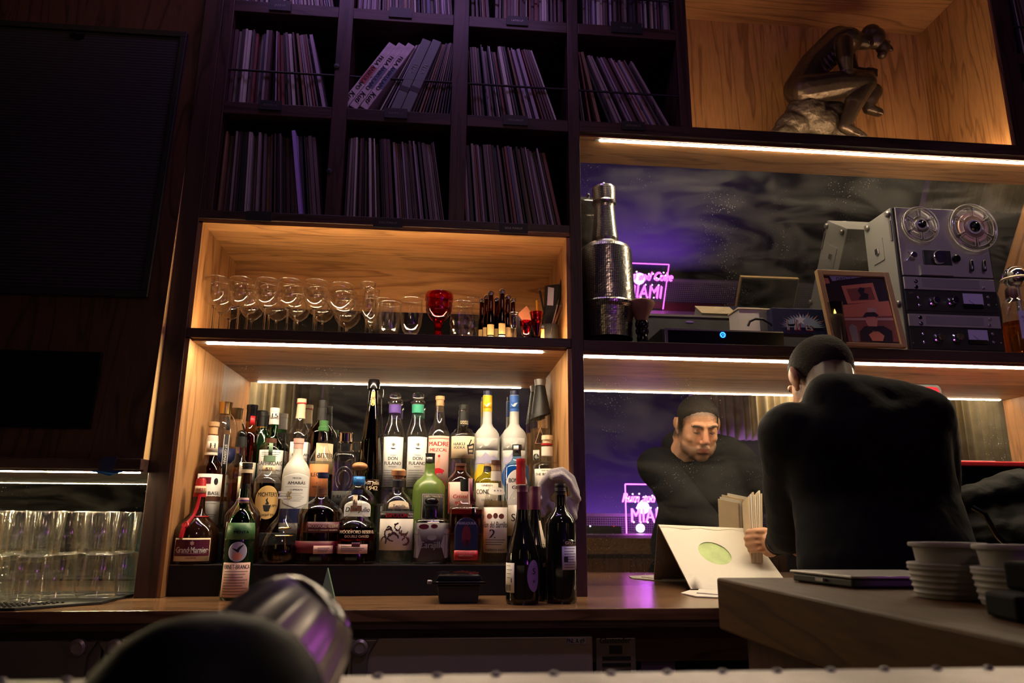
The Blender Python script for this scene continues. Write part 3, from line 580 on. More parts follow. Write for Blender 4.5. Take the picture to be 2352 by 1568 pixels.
# ------------------------------------------------------------------ bottles
T1, T2, T3 = 1.018, 1.112, 1.21
rs = thing('bottle_riser', 'black stepped riser carrying the liquor bottles', 'riser', (-.2, 2.6, CT))
part(B(LP1+.014, CP0-.06, 2.445, 2.56, CT, T1), 'step', 'black_matte', rs, bevel=.002)
part(B(LP1+.014, CP0-.06, 2.56, 2.665, CT, T2), 'step', 'black_matte', rs, bevel=.002)
part(B(LP1+.014, CP0-.06, 2.665, 2.785, CT, T3), 'step', 'black_matte', rs, bevel=.002)
part(B(LP1+.016, CP0-.062, 2.4445, 2.4475, T1-.002, T1+.001), 'edge_strip', 'dull_steel', rs)
def sqr(a, sq): return (abs(math.sin(a))**sq + abs(math.cos(a))**sq)**(-1/sq) if sq else 1
class Bottle:
    """local frame: origin at the base centre, the front faces -Y before the root turns by rot"""
    def __init__(s, label, x, yref, Y, z0, prof, glass, turn=0, sq=0, name='liquor_bottle', cat='bottle', group=None, n=32, depth_k=1.0):
        p = at(x, yref, Y); s.x, s.Y, s.z0, s.px = p.x, Y, z0, x
        s.k = depth(p)/FPX; s.sq = sq
        s.rot = math.atan2(-p.x, Y) + math.radians(turn)
        s.o = thing(name, label, cat, (p.x, Y, z0), s.rot, group)
        s.P = [(h*s.k, s.z(y)) for y, h in prof]                      # top to bottom
        if s.P[-1][1] > .012: s.P.append((s.P[-1][0], .008))
        b = s.P[-1]
        up = list(reversed(s.P)); up = [(0, .006), (b[0]*.55, .0), (b[0]*.9, 0)] + up
        s.body = G().lathe(up, n, sq=sq, close=False).obj('glass_body', glass, s.o, True, angle=50)
    def z(s, ypx): return at(s.px, ypx, s.Y).z - s.z0
    def rad(s, z):
        for (r0, z0), (r1, z1) in zip(s.P, s.P[1:]):
            if z0 >= z >= z1: return r1 if abs(z0-z1) < 1e-6 else r1+(r0-r1)*(z-z1)/(z0-z1)
        return s.P[-1][0] if z < s.P[-1][1] else s.P[0][0]
    def liquid(s, ytop, mat, inset=.0022):
        zt = s.z(ytop); pr = [(0, .009)]
        zs = sorted({.010, *[z for r, z in s.P if .012 < z < zt], zt}); 
        pr = [(0, .0085)] + [(max(.001, s.rad(z)-inset), z) for z in zs] + [(0, zt)]
        G().lathe(pr, 28, sq=s.sq, close=False).obj('liquid', mat, s.o, True, angle=50); return s
    def cap(s, prof, mat, name='cap', sq=0, smooth=True):
        pr = [(h*s.k, s.z(y)) for y, h in reversed(prof)]
        s.c = G().lathe(pr, 24, sq=sq).obj(name, mat, s.o, smooth, angle=35); return s
    def ball(s, y0, y1, hw, mat, name='stopper'):
        z0, z1 = s.z(y1), s.z(y0); G().ell((0, 0, (z0+z1)/2), (hw*s.k, hw*s.k, (z1-z0)/2), 20, 12).obj(name, mat, s.o, True, angle=0); return s
    def band(s, y0, y1, mat, name='neck_band', e=.0006, hw=None):
        z0, z1 = s.z(y1), s.z(y0); zs = [z0, *sorted(z for r, z in s.P if z0 < z < z1), z1]
        G().lathe([((hw*s.k if hw else s.rad(z))+e, z) for z in zs], 28, sq=s.sq, close=False).obj(name, mat, s.o, True, angle=60); return s
    def surf(s, a, z, e): r = (s.rad(z)+e)*sqr(a, s.sq); return (r*math.sin(a), -r*math.cos(a), z)
    def label(s, y0, y1, mat, half=60, turn=0, shape=None, texts=(), arts=(), name='label', n=18, m=1, e=.0007):
        z0, z1 = s.z(y1), s.z(y0); H = math.radians(half); T = math.radians(turn); m = 26 if shape else max(m, 2)
        vs = []; fs = []
        for j in range(m+1):
            v = .5-.5*math.cos(PI*j/m) if shape else j/m; wv = shape(v) if shape else 1; z = z0+(z1-z0)*v
            for i in range(n+1): vs.append(s.surf(T + (2*i/n-1)*H*wv, z, e))
        for j in range(m):
            for i in range(n): b = j*(n+1)+i; fs.append((b, b+1, b+n+2, b+n+1))
        L = G().add(vs, fs).obj(name, mat, s.o, True, angle=0)
        so = L.modifiers.new('thickness', 'SOLIDIFY'); so.thickness = .0004; so.offset = 0
        R = s.rad((z0+z1)/2); W = 2*H*R; by = {}
        for t in texts:
            txt, v, h, tm = t[:4]; u0 = t[4] if len(t) > 4 else 0; wmax = (t[5] if len(t) > 5 else .86)*W; off = t[6] if len(t) > 6 else .012; sh = t[7] if len(t) > 7 else 0
            V_, F_, W_ = text2d(txt, off, sh); hh = h*(z1-z0); sx = min(hh*1.1, wmax/max(W_, .01))
            by.setdefault(tm, G()).add([s.surf(T + (x*sx + u0*W/2)/R, z0+(z1-z0)*v+(y-.5)*hh, e+.0006) for x, y in V_], F_)
        for pts, am in arts:
            us = [u for u, v in pts]; n_ = max(1, math.ceil((max(us)-min(us))*H/.16)); u0_ = min(us); st_ = (max(us)-u0_)/n_
            for k in range(n_):                                       # follow the curve strip by strip
                q = pts if n_ == 1 else clip(clip(pts, u0_+k*st_, 1), u0_+(k+1)*st_, -1)
                if len(q) > 2: by.setdefault(am, G()).add([s.surf(T + u*H, z0+(z1-z0)*v, e+.0005) for u, v in q], [tuple(range(len(q)))])
        for tm, g in by.items(): g.obj('lettering' if any(t[3] == tm for t in texts) else 'label_print', tm, L)
        s.L = L; return s
def clip(p, c, sg):
    out = []
    for a, b in zip(p, p[1:]+p[:1]):
        ia, ib = sg*(a[0]-c) >= -1e-9, sg*(b[0]-c) >= -1e-9
        if ia: out.append(a)
        if ia != ib: t = (c-a[0])/(b[0]-a[0]); out.append((c, a[1]+(b[1]-a[1])*t))
    return out
def oval(v): return math.sqrt(max(0, 1-(2*v-1)**2))
def arch(v): return 1 if v < .6 else math.sqrt(max(0, 1-((v-.6)/.4)**2))*.999+.001
def hexa(v): return min(1, .02+v/.14) if v < .14 else (1 if v < .9 else 1-(v-.9)/.1*.9)
def circ(u, v, ru, rv, n=14, a0=0, a1=2*PI): return [(u+ru*math.cos(a0+(a1-a0)*i/n), v+rv*math.sin(a0+(a1-a0)*i/n)) for i in range(n)]
def star_(u, v, r, k=.45, n=5, asp=1): return [(u+(r if i % 2 == 0 else r*k)*math.sin(PI*i/n), v+asp*(r if i % 2 == 0 else r*k)*math.cos(PI*i/n)) for i in range(2*n)]
def lines(n, v0, v1, u=.7, th=.006): return [([(-u, v0+(v1-v0)*i/max(1, n-1)-th), (u*(.6+.4*((i*7) % 3)/2), v0+(v1-v0)*i/max(1, n-1)-th), (u*(.6+.4*((i*7) % 3)/2), v0+(v1-v0)*i/max(1, n-1)+th), (-u, v0+(v1-v0)*i/max(1, n-1)+th)], 'ink') for i in range(n)]
def rect(u0, u1, v0, v1): return [(u0, v0), (u1, v0), (u1, v1), (u0, v1)]
Y1, Y2, Y3 = 2.505, 2.612, 2.725
# ---- back row (top step)
b = Bottle('clear bottle with brown flared stopper and dark ribbon label by the left wall', 511, 1010, Y3, T3, [(950, 13), (958, 20), (972, 28), (990, 31), (1060, 31)], 'glass', 20)
b.cap([(924, 15.5), (930, 14), (951, 13.5)], 'gold', 'stopper').liquid(1026, 'spirit_pale')
b.label(1030, 1064, 'navy', 70); b.label(1000, 1090, 'ink', 11, -4, None, [], [(rect(-1, -.8, 0, 1), 'white'), (rect(.8, 1, 0, 1), 'white')])
g = G(); zc = b.z(1045); V_, F_, W_ = text2d('ST-GERMAIN', .01); hh = .009
g.add([b.surf(math.radians(-4)+(y-.5)*hh/b.rad(zc), zc - x*hh*.95, .0022) for x, y in V_], F_); g.obj('lettering', 'white', b.L)
b.label(958, 990, 'ink', 8, -2, None, [], [], 'neck_label')
b = Bottle('amber whisky bottle with black cap and red neck tag in the back row', 574, 1000, Y3, T3, [(967, 11), (985, 12), (992, 17), (1002, 20), (1060, 20)], 'glass_amber', 5)
b.cap([(930, 12.5), (940, 12.5), (942, 11.5), (967, 12)], 'black_gloss').liquid(994, 'spirit_amber').label(1063, 1110, 'paper', 60, 0, None, [], lines(3, .2, .7)).label(956, 976, 'red', 25, 10, name='neck_tag', e=.003)
b = Bottle('dark green bottle with black cap and gold ring behind the white-capped green bottle', 601, 1000, 2.75, T3, [(981, 10), (990, 11), (1005, 20), (1060, 20)], 'green_dark')
b.cap([(946, 11), (956, 11), (957, 10), (980, 10.5)], 'black').band(980, 983, 'gold')
b = Bottle('green glass whisky bottle with white capsule and white label', 626, 1010, Y3, T3, [(973, 10), (1000, 11), (1012, 16), (1024, 26), (1034, 29), (1100, 29)], 'glass_green', 0)
b.cap([(937, 11), (947, 11), (948, 10), (972, 11.5), (975, 11)], 'white', 'capsule').liquid(1008, 'spirit_pale')
b.label(948, 962, 'white', 50, 0, None, [('15', .5, .7, 'ink')], [], 'neck_label', e=.003)
b.label(1035, 1110, 'white', 62, 0, None, [('LAPHROAIG', .60, .13, 'ink', 0, .92), ('ISLAY SINGLE MALT', .38, .06, 'ink')], lines(3, .1, .25) + lines(3, .8, .92))
b = Bottle('clear decanter-shaped bottle with cream capsule and silver stag emblem', 688, 990, Y3, T3, [(955, 9), (962, 10), (975, 14), (988, 23), (1000, 28), (1012, 30), (1100, 30)], 'glass', 8)
b.cap([(916, 10.5), (926, 10.5), (927, 9.5), (950, 10), (961, 11)], 'cream', 'capsule').band(925, 927.5, 'red', hw=11).liquid(1042, 'spirit_amber')
b.label(1017, 1075, 'white', 55, 10, None, [('HIGHLAND', .5, .1, 'ink')], lines(2, .25, .35))
g = G()
for sx in (-1, 1):
    c = [b.surf(math.radians(10)+sx*(.06+.5*t), b.z(1003)+.010*math.sin(t*2.2), .002) for t in [i/5 for i in range(6)]]; g.tube(c, .0011, 5)
    for t in (.3, .6, .9):
        q0 = b.surf(math.radians(10)+sx*(.06+.5*t), b.z(1003)+.010*math.sin(t*2.2), .002); q1 = (q0[0], q0[1], q0[2]+.014); g.tube([q0, q1], .0010, 5)
g.obj('emblem', 'silver', b.o, True)
b = Bottle('dark red bottle with tall black screw cap behind the green-corked bottle', 737, 990, Y3, T3, [(963, 10), (970, 12), (985, 25), (997, 30), (1060, 30)], 'glass_brown', 0)
b.cap([(919, 9), (936, 9), (937, 9.8), (966, 11)], 'black', 'screw_cap').liquid(992, 'spirit_red').label(1020, 1090, 'cream', 45, 30, None, [('BITTER', .6, .16, 'ink')])
b = Bottle('very tall slim amber bottle with glossy black stopper', 853, 1000, 2.70, T2, [(895, 9), (903, 10), (930, 12), (980, 18), (1040, 25), (1100, 29), (1140, 30)], 'glass_brown', 0)
b.cap([(872, 12), (880, 14), (893, 14), (896, 10)], 'black_gloss', 'stopper').liquid(910, 'spirit_dark').label(900, 932, 'gold_paper', 22, 0, None, [('1942', .5, .25, 'ink')], [(circ(0, .12, .8, .16), 'gold')], 'neck_label')
b.label(1102, 1128, 'amber_dark', 60, -8, None, [('Don Julio', .72, .34, 'cream', .3, .6), ('1942', .25, .36, 'cream', .35, .5)], [], e=.0012)
def fulano(x, lab, band, turn, word):
    b = Bottle(lab, x, 990, Y3, T3, [(925, 11), (930, 13.5), (952, 13), (960, 14), (975, 18), (990, 22), (1003, 24.5), (1125, 24.5)], 'glass', turn, group=None)
    b.cap([(920, 8), (923, 16.5), (926, 17), (929, 14)], 'glass_solid', 'collar').ball(900, 922, 13.5, 'glass_solid').band(930, 949, band).liquid(998, 'spirit_clear')
    ag = []
    for k in range(9):
        a = math.radians(-80+20*k); ag.append(([(.0, .80), (.22*math.sin(a)-.03*math.cos(a), .80+.055*math.cos(a)), (.30*math.sin(a), .80+.085*math.cos(a)), (.22*math.sin(a)+.03*math.cos(a), .80+.055*math.cos(a))], 'ink'))
    ag.append((circ(0, .775, .22, .03, 12, PI, 2*PI), 'ink'))
    b.label(1005, 1119, 'white', 62, 0, None, [('DON', .565, .068, 'ink', 0, .4, .02), ('FULANO', .47, .068, 'ink', 0, .76, .02), ('TEQUILA', .63, .02, 'ink'), (word, .40, .02, 'ink')], ag + lines(7, .04, .33, .8, .003)); return b
fulano(905, 'clear tequila bottle with glass ball stopper and purple neck band', 'purple', 0, 'REPOSADO'); fulano(958, 'clear tequila bottle with glass ball stopper and green neck band', 'teal', 8, 'BLANCO')
b = Bottle('clear mezcal bottle with cork and pink label with red lettering', 1009, 980, Y3, T3, [(926, 9), (934, 9.5), (960, 12), (975, 15), (985, 20), (1000, 25.5), (1125, 25.5)], 'glass', 0)
b.cap([(910, 10.5), (918, 10.5), (919, 9), (932, 8.5)], 'cork', 'cork').liquid(990, 'spirit_clear')
b.label(1003, 1124, 'pink', 64, 0, None, [('MADRE', .85, .085, 'red', 0, .96, .02), ('MEZCAL', .735, .062, 'red', 0, .86, .015), ('ARTESANAL', .18, .022, 'red'), ('ESPADIN', .09, .05, 'red')],
        [(rect(-.92, .92, .945, .955), 'red'), ([(-.5, .30), (-.45, .36), (-.2, .385), (.1, .39), (.3, .37), (.45, .36), (.5, .33), (.38, .31), (.32, .27), (.24, .30), (-.1, .295), (-.15, .24), (-.22, .29), (-.34, .30), (-.4, .25), (-.45, .28)], 'red'), ([(-.12, .39), (-.16, .48), (-.02, .55), (.04, .60), (.12, .55), (.14, .47), (.06, .45), (.1, .39)], 'photo_skin'), (circ(.05, .615, .09, .025), 'red')])
b = Bottle('squat-shouldered clear vodka bottle with black neck sleeve and cream label', 1064, 990, Y3, T3, [(936, 9), (941, 10), (978, 11.5), (984, 14), (988, 21), (992, 22), (996, 28), (1003, 29.5), (1125, 29.5)], 'glass', 0)
b.cap([(930, 10), (940, 10)], 'black', 'screw_cap').band(945, 978, 'black', 'neck_sleeve').label(966, 976, 'black', 55, 12, None, [('HAKU', .72, .42, 'cream'), ('VODKA', .25, .38, 'cream')], [], 'neck_label', e=.0014)
b.liquid(996, 'spirit_clear').label(1004, 1054, 'cream', 62, 0, None, [('HAKU', .64, .14, 'ink', -.28, .42), ('VODKA', .48, .12, 'ink', -.28, .42)],
    lines(3, .2, .32, .0, .008) + [(q, 'ink') for q in ([(.36, .56), (.58, .86), (.66, .84), (.44, .55)], [(.28, .60), (.38, .61), (.47, .16), (.37, .18)], [(.32, .58), (.86, .70), (.88, .62), (.36, .51)], [(.80, .66), (.92, .66), (.84, .18), (.74, .20)], [(.42, .43), (.80, .46), (.80, .40), (.43, .37)], [(.42, .27), (.80, .28), (.78, .20), (.44, .20)])])
def goose(x, lab, mat, turn, lemon):
    b = Bottle(lab, x, 985, Y3, T3, [(908, 10.5), (946, 10.5), (973, 11), (980, 14), (988, 22), (996, 27), (1006, 29), (1130, 29)], 'frost', turn)
    b.cap([(898, 9.5), (906, 9.5), (907, 10.3), (909, 10.3)], 'navy', 'screw_cap').band(909, 946, mat, 'neck_sleeve')
    bird = lambda u, v, k: [([(u-.36*k, v+.16*k), (u-.12*k, v-.02*k), (u+.02*k, v+.14*k), (u+.34*k, v+.22*k), (u+.12*k, v-.02*k), (u+.05*k, v-.12*k), (u-.1*k, v-.12*k)], 'white')]
    b.label(1008, 1036, 'frost', 58, 0, None, [], bird(0, .5, 1.3) + bird(.55, .75, .6) + bird(-.5, .25, .55), 'print')
    b.label(1036, 1066, 'frost', 62, 0, None, [], [([(-1, .1), (-.7, .55), (-.45, .4), (-.1, .85), (.25, .5), (.5, .62), (1, .2), (1, 0), (-1, 0)], 'lilac'), ([(-.2, 0), (.3, .28), (1, .42), (1, .3), (.4, .12), (.1, 0)], 'grey_blue')], 'print')
    if lemon: b.label(1068, 1122, 'yellow', 60, -8, lambda v: .55+.45*math.sin(PI*min(1, v*1.1)), [], [], 'print')
    else: b.label(1068, 1122, 'blue', 60, -8, lambda v: .55+.45*math.sin(PI*min(1, v*1.1)), [], [], 'print')
    b.label(925, 938, mat, 60, 0, None, [], bird(0, .5, 2.2), 'neck_label', e=.0016); return b
goose(1119, 'frosted vodka bottle with yellow neck sleeve and white birds', 'yellow', 0, True); goose(1181, 'frosted vodka bottle with blue neck sleeve and white birds', 'blue', 0, False)
b = Bottle('slim clear bottle under a black slant-cut cone cap in the right corner of the bay', 1241, 1000, 2.73, T3, [(945, 10), (952, 23), (1080, 23)], 'glass', 0)
b.liquid(985, 'spirit_clear'); z0, z1, z2 = b.z(872), b.z(887), b.z(957)
vs = []; n = 28
for k in range(n): a = 2*PI*k/n; vs.append((12*b.k*math.sin(a), -12*b.k*math.cos(a), z1))
for k in range(n): a = 2*PI*k/n; vs.append((24*b.k*math.sin(a), -24*b.k*math.cos(a), z2+.013*math.sin(a)))
G().add(vs, [(k, (k+1) % n, n+(k+1) % n, n+k) for k in range(n)] + [tuple(range(n))]).obj('cone_cap', 'black', b.o, True)
b.cap([(872, 14), (886, 12)], 'dull_steel', 'collar').label(1035, 1058, 'frost_pale', 20, -25, None, [('e', .5, 1.0, 'ink')], [], 'print'); 
g = G(); tri = [b.surf(a, z, .001) for a, z in ((-.5, b.z(1020)), (0, b.z(985)), (.5, b.z(1020)), (-.5, b.z(1020)))]; g.tube(tri, .0012, 6); g.obj('emblem', 'pink', b.o, True)
# ---- middle row
b = Bottle('whisky bottle with cork top, cream neck sleeve and wide white label', 479, 1100, Y2, T2, [(997, 11), (1010, 12.5), (1045, 14), (1052, 15), (1062, 22), (1075, 28), (1088, 29), (1160, 29)], 'glass_amber', 14)
b.cap([(969, 12.5), (979, 12), (981, 10), (998, 10)], 'cork', 'cork').band(1000, 1045, 'paper', 'neck_sleeve').liquid(1070, 'spirit_amber').label(1014, 1038, 'paper', 60, -6, None, [('H', .6, .5, 'ink')], lines(3, .1, .3), 'neck_label', e=.0013)
b.label(1089, 1205, 'white', 66, 0, None, [('BASIL', .62, .07, 'ink', .25, .5), ('HAYDEN', .53, .07, 'ink', .18, .62), ('KENTUCKY STRAIGHT', .42, .02, 'ink')], [(rect(-.85, -.05, .80, .93), 'maroon'), (circ(.3, .85, .16, .07), 'ink')] + lines(3, .12, .2, .5, .004))
b.band(1140, 1150, 'brown_cap', 'belt', .0022)
b = Bottle('clear bottle with black ball stopper behind the dark cognac in the middle row', 548, 1080, Y2, T2, [(1003, 10), (1040, 10), (1055, 12), (1066, 20), (1078, 26), (1090, 27), (1160, 27)], 'glass', 6)
b.ball(987, 1010, 11.5, 'black_gloss').cap([(1003, 12), (1026, 12.5)], 'black', 'collar').liquid(1100, 'spirit_pale').label(1095, 1150, 'cream', 25, 20)
b = Bottle('rye whiskey bottle with brown cork, green neck band and oval gold label', 612, 1140, Y2, T2, [(1016, 12), (1026, 13), (1046, 12.5), (1070, 13.5), (1086, 16), (1096, 25), (1106, 32), (1190, 32)], 'glass', 4)
b.cap([(1007, 12.5), (1017, 12.5)], 'brown_cap', 'cork').band(1046, 1060, 'sage', 'neck_band', .001).label(1018, 1046, 'sage', 20, 0, name='neck_stripe').label(1070, 1082, 'cream', 75, 0, None, [('RYE', .5, .5, 'ink')], [], 'neck_label').liquid(1112, 'spirit_red')
txt = "MICHTER'S"; b.label(1116, 1192, 'gold_paper', 50, 0, oval, [("MICHTER'S", .74, .13, 'ink', 0, .78, .02), ('US*1', .40, .07, 'ink', .55, .3), ('STRAIGHT RYE', .13, .07, 'ink', 0, .62)], [([(-.3, .42), (-.24, .30), (.24, .30), (.3, .42)], 'ink'), (circ(0, .27, .22, .045), 'ink'), ([(-.15, .44), (-.05, .50), (-.12, .57), (.05, .65), (.02, .55), (.16, .47), (.1, .43)], 'ink')])
b = Bottle('frosted mezcal bottle with pink cap and six-sided white label', 680, 1100, Y2, T2, [(1020, 10), (1030, 10.5), (1043, 11), (1055, 15), (1066, 23), (1078, 29), (1092, 31), (1200, 31)], 'frost_pale', 4)
b.cap([(1007, 12), (1018, 12), (1019, 11), (1030, 11)], 'pink').label(1088, 1166, 'white', 62, 0, hexa, [('AMARÁS', .72, .09, 'ink', 0, .8, .02), ('MEZCAL', .86, .045, 'ink', 0, .5), ('CUPREATA', .52, .05, 'ink', 0, .45)], lines(5, .2, .42, .55, .004) + [(rect(-.8, .8, .60, .606), 'ink')]).band(1168, 1200, 'navy', 'lower_band')
b = Bottle('clear bottle with green stopper, flared neck and orange label', 738, 1060, 2.66, T2, [(982, 10), (1000, 10.5), (1020, 12), (1032, 15), (1045, 22), (1058, 27), (1070, 28), (1160, 28)], 'glass', 0)
b.cap([(966, 10), (979, 9.5), (981, 12), (990, 12)], 'green', 'cork').liquid(1060, 'spirit_clear').label(1067, 1141, 'orange', 50, -14, None, [('ILEGAL', .68, .12, 'ink', 0, .66), ('MEZCAL', .3, .05, 'ink')], [([(-.02, .42), (.03, .46), (.02, .36)], 'ink')])
b = Bottle('squarish clear tequila bottle with chrome stopper and embossed horseshoe', 790, 1090, Y2+.02, T2, [(1019, 12.5), (1036, 12), (1040, 20), (1046, 25), (1056, 26), (1170, 26)], 'glass', 0, sq=5)
b.cap([(993, 14), (996, 16.5), (1015, 16.5), (1019, 12)], 'chrome', 'stopper').liquid(1060, 'spirit_clear')
zc = b.z(1100); R = b.rad(zc)+.0016
for rr, nm in ((.030, 'horseshoe'), (.020, 'horseshoe_inner')):
    g = G(); g.tube([(rr*.95*math.sin(t), -R, zc+rr*1.35*math.cos(t)) for t in [math.radians(-140+i*14) for i in range(21)]], .0016, 6); g.obj(nm, 'silver', b.o, True)
g = G()
for i, ch in enumerate('HERRADURA'):
    t = math.radians(-100+i*25); c = Vector((.0252*math.sin(t), -R-.001, zc+.0252*1.35*math.cos(t))); flat_text(g, ch, c, (math.cos(t), 0, -math.sin(t)), (math.sin(t), 0, math.cos(t)), .006, None, .01)
g.obj('lettering', 'silver', b.o); b.label(1128, 1170, 'ink', 50, 0, None, [('PURA SILVER', .7, .16, 'silver')])
b = Bottle('big round clear tequila bottle with wooden ball stopper and blue neck band', 822, 1150, Y2, T2, [(1080, 17), (1083, 17), (1087, 13), (1113, 13.5), (1120, 17), (1130, 30), (1142, 40), (1156, 46), (1172, 47), (1210, 46)], 'glass', 0)
b.ball(1061, 1080, 18, 'wood_cap').band(1094, 1113, 'light_blue', 'neck_band', .001).liquid(1160, 'spirit_pale').label(1150, 1186, 'white', 38, 0, arch, [('Don Julio', .45, .30, 'ink', 0, .9, .01, .2)], [])
b.label(1095, 1112, 'light_blue', 60, 0, None, [('Tequila', .62, .35, 'navy', 0, .8, .0, .3)], [], 'neck_label', e=.0016)
b = Bottle('pot-bellied green rum bottle with black cap and dark framed label', 986, 1120, Y2, T2, [(1064, 11), (1070, 11.5), (1086, 12), (1094, 17), (1104, 29), (1116, 36), (1130, 38), (1200, 38)], 'olive', 6)
b.cap([(1041, 11.5), (1047, 11), (1066, 11)], 'black').label(1050, 1063, 'dull_steel', 40, -20, None, [('No', .5, .6, 'ink')], [], 'neck_label', e=.0016)
b.label(1134, 1200, 'ink', 44, 12, None, [('DIPLOMATICO', .90, .07, 'cream', 0, .8)], [(rect(-.93, -.9, .03, .97), 'cream'), (rect(.9, .93, .03, .97), 'cream'), (rect(-.93, .93, .955, .97), 'cream')])
b = Bottle('pink rosy bottle with brown stopper and pale pink label in the middle row', 1057, 1120, Y2, T2, [(1070, 12), (1078, 13), (1082, 13), (1090, 20), (1100, 29), (1108, 32), (1190, 32)], 'glass_pink', 0)
b.cap([(1064, 12.5), (1070, 12.5), (1071, 10), (1080, 10)], 'brown_cap', 'cork').liquid(1112, 'spirit_clear').label(1108, 1180, 'pink', 55, 0, None, [('Cristal', .55, .12, 'red', 0, .7, .01, .2), ('ROSA', .35, .08, 'red')], [(rect(-.94, -.86, .05, .95), 'red'), (rect(.86, .94, .05, .95), 'red')])
b = Bottle('olive gin bottle with tan cork, black neck and cream label', 1119, 1110, Y2, T2, [(1072, 8), (1082, 9), (1090, 14), (1098, 24), (1108, 29), (1190, 29)], 'glass_olive', 0)
b.cap([(1064, 8), (1070, 8)], 'cork', 'cork').band(1071, 1083, 'black', 'neck_sleeve').liquid(1105, 'spirit_pale').label(1110, 1180, 'paper', 60, 0, None, [('CONDESA', .72, .15, 'ink', 0, .9, .015), ('GINEBRA', .92, .06, 'ink'), ('CLASICA', .45, .06, 'ink')], lines(3, .1, .25, .6, .006))
b = Bottle('pale blue gin bottle with dark cap and framed white label', 1187, 1110, Y2, T2, [(1046, 10), (1052, 10.5), (1060, 15), (1068, 24), (1076, 29), (1190, 29)], 'glass_blue', 0, sq=6)
b.cap([(1021, 11), (1033, 11), (1034, 9.5), (1047, 10)], 'ink', 'screw_cap').label(1024, 1035, 'white', 25, -8, name='cap_label', e=.003).liquid(1070, 'spirit_blue').label(1080, 1160, 'white', 40, 0, arch, [('BOMBAY', .70, .12, 'ink', 0, .8), ('GIN', .5, .10, 'ink')], [(rect(-.96, -.88, .0, .6), 'ink'), (rect(.88, .96, 0, .6), 'ink')])
b = Bottle('clear gin bottle with cream cork half hidden under the grey towel', 1257, 1090, Y2, T2, [(1011, 12), (1018, 13), (1050, 13), (1060, 14), (1065, 30), (1070, 33), (1200, 33)], 'glass', 0)
b.cap([(1000, 13), (1010, 13), (1011, 10.5), (1018, 10.5)], 'cream', 'cork').band(1019, 1022, 'red').band(1026, 1047, 'paper', 'neck_sleeve').liquid(1078, 'spirit_clear').label(1078, 1130, 'paper', 60, 0, None, [('THE BOTANIST', .76, .11, 'ink', 0, .9, .015), ('ISLAY DRY GIN', .92, .05, 'ink')], lines(3, .25, .45, .5, .008))
# ---- front row (lowest step)
b = Bottle('round brown liqueur bottle with red wax seal, red ribbon and red label', 448, 1240, Y1, T1, [(1140, 13), (1160, 14), (1178, 17), (1190, 28), (1202, 40), (1216, 49), (1240, 52), (1290, 52)], 'amber_dark', 6)
b.cap([(1098, 9), (1104, 11.5), (1116, 11.5), (1118, 12.5), (1137, 14), (1141, 14)], 'red', 'capsule').label(1116, 1132, 'cream', 60, 0, None, [('1827', .5, .4, 'red')], [], 'neck_label', e=.0022)
b.label(1234, 1286, 'cream', 45, -12, None, [('Grand Marnier', .5, .26, 'white', 0, .84, .02), ('LIQUEUR', .14, .07, 'maroon')], [(rect(-.95, .95, .22, .93), 'burgundy'), (rect(-.8, .8, .33, .345), 'pink'), (star_(0, .78, .13, .6, 6, .9), 'pink')])
g = G(); r0 = [b.surf(math.radians(-14)+a, b.z(y), .004) for a, y in ((.15, 1140), (-.05, 1165), (-.2, 1185), (-.35, 1200), (-.42, 1215), (-.45, 1233))]; g.tube(r0, [.005, .006, .005, .006, .007, .007], 6); g.tube([b.surf(a, b.z(1186), .003) for a in (-.7, -.3, .1, .5, .9)], .0022, 6); g.obj('ribbon', 'red', b.o, True)
q = b.surf(math.radians(-14)-.40, b.z(1206), .004); g = G(); g.lathe([(.011, 0), (.012, .002), (.009, .005), (.006, .004), (0, .004)], 18, mtx=Matrix.Translation(q) @ Matrix.Rotation(-.6, 4, 'Z') @ Matrix.Rotation(PI/2-.5, 4, 'X')); g.obj('wax_seal', 'red', b.o, True)
b = Bottle('dark cognac bottle with cream-ringed black cap behind the green-necked bottle', 557, 1200, Y1+.02, T1, [(1085, 12), (1120, 13), (1140, 14), (1158, 22), (1172, 34), (1184, 40), (1290, 40)], 'amber_dark', 8)
b.cap([(1063, 12), (1072, 12), (1073, 11), (1088, 12)], 'black').band(1078, 1086, 'cream', hw=12.5).label(1155, 1172, 'gold', 22, -22, oval, [], [], 'emblem').label(1198, 1264, 'cream', 44, -22, None, [('Cognac', .7, .16, 'ink'), ('XO', .3, .2, 'ink')], lines(2, .45, .5))
b = Bottle('teardrop cognac decanter with glass stopper and gold cross emblem', 647, 1230, Y1, T1, [(1145, 10), (1168, 10), (1184, 12), (1194, 19), (1206, 29), (1222, 38), (1240, 44), (1262, 49), (1282, 48), (1290, 43)], 'glass', 0)
b.cap([(1128, 15), (1133, 15), (1134, 12), (1138, 12), (1140, 16), (1145, 16), (1147, 11)], 'glass_solid', 'stopper').liquid(1252, 'spirit_dark')
g = G(); R = lambda y: b.surf(.18, b.z(y), .0028)
g.tube([R(y) for y in (1200, 1215, 1230, 1245, 1262)], [.0012, .0024, .0026, .0024, .001], 6); g.tube([b.surf(.18+a, b.z(1229), .0028) for a in (-.5, -.25, 0, .25, .5)], [.001, .0018, .0024, .0018, .001], 6); g.tube([b.surf(.18+a, b.z(1212), .0028) for a in (-.42, -.2, 0, .2, .42)], [.001, .003, .003, .003, .001], 6); g.obj('cross_emblem', 'gold', b.o, True)
def wood_bottle(x, lab, y0, prof, lev, small, pre):
    b = Bottle(lab, x, 1220, Y1, T1, prof, 'glass', -2)
    b.cap([(y0, 13), (y0+10, 13), (y0+11, 12), (y0+13, 12)], 'navy', 'cork').band(y0+37, y0+50, 'brown_cap', 'neck_band').liquid(lev, 'spirit_dark'); return b
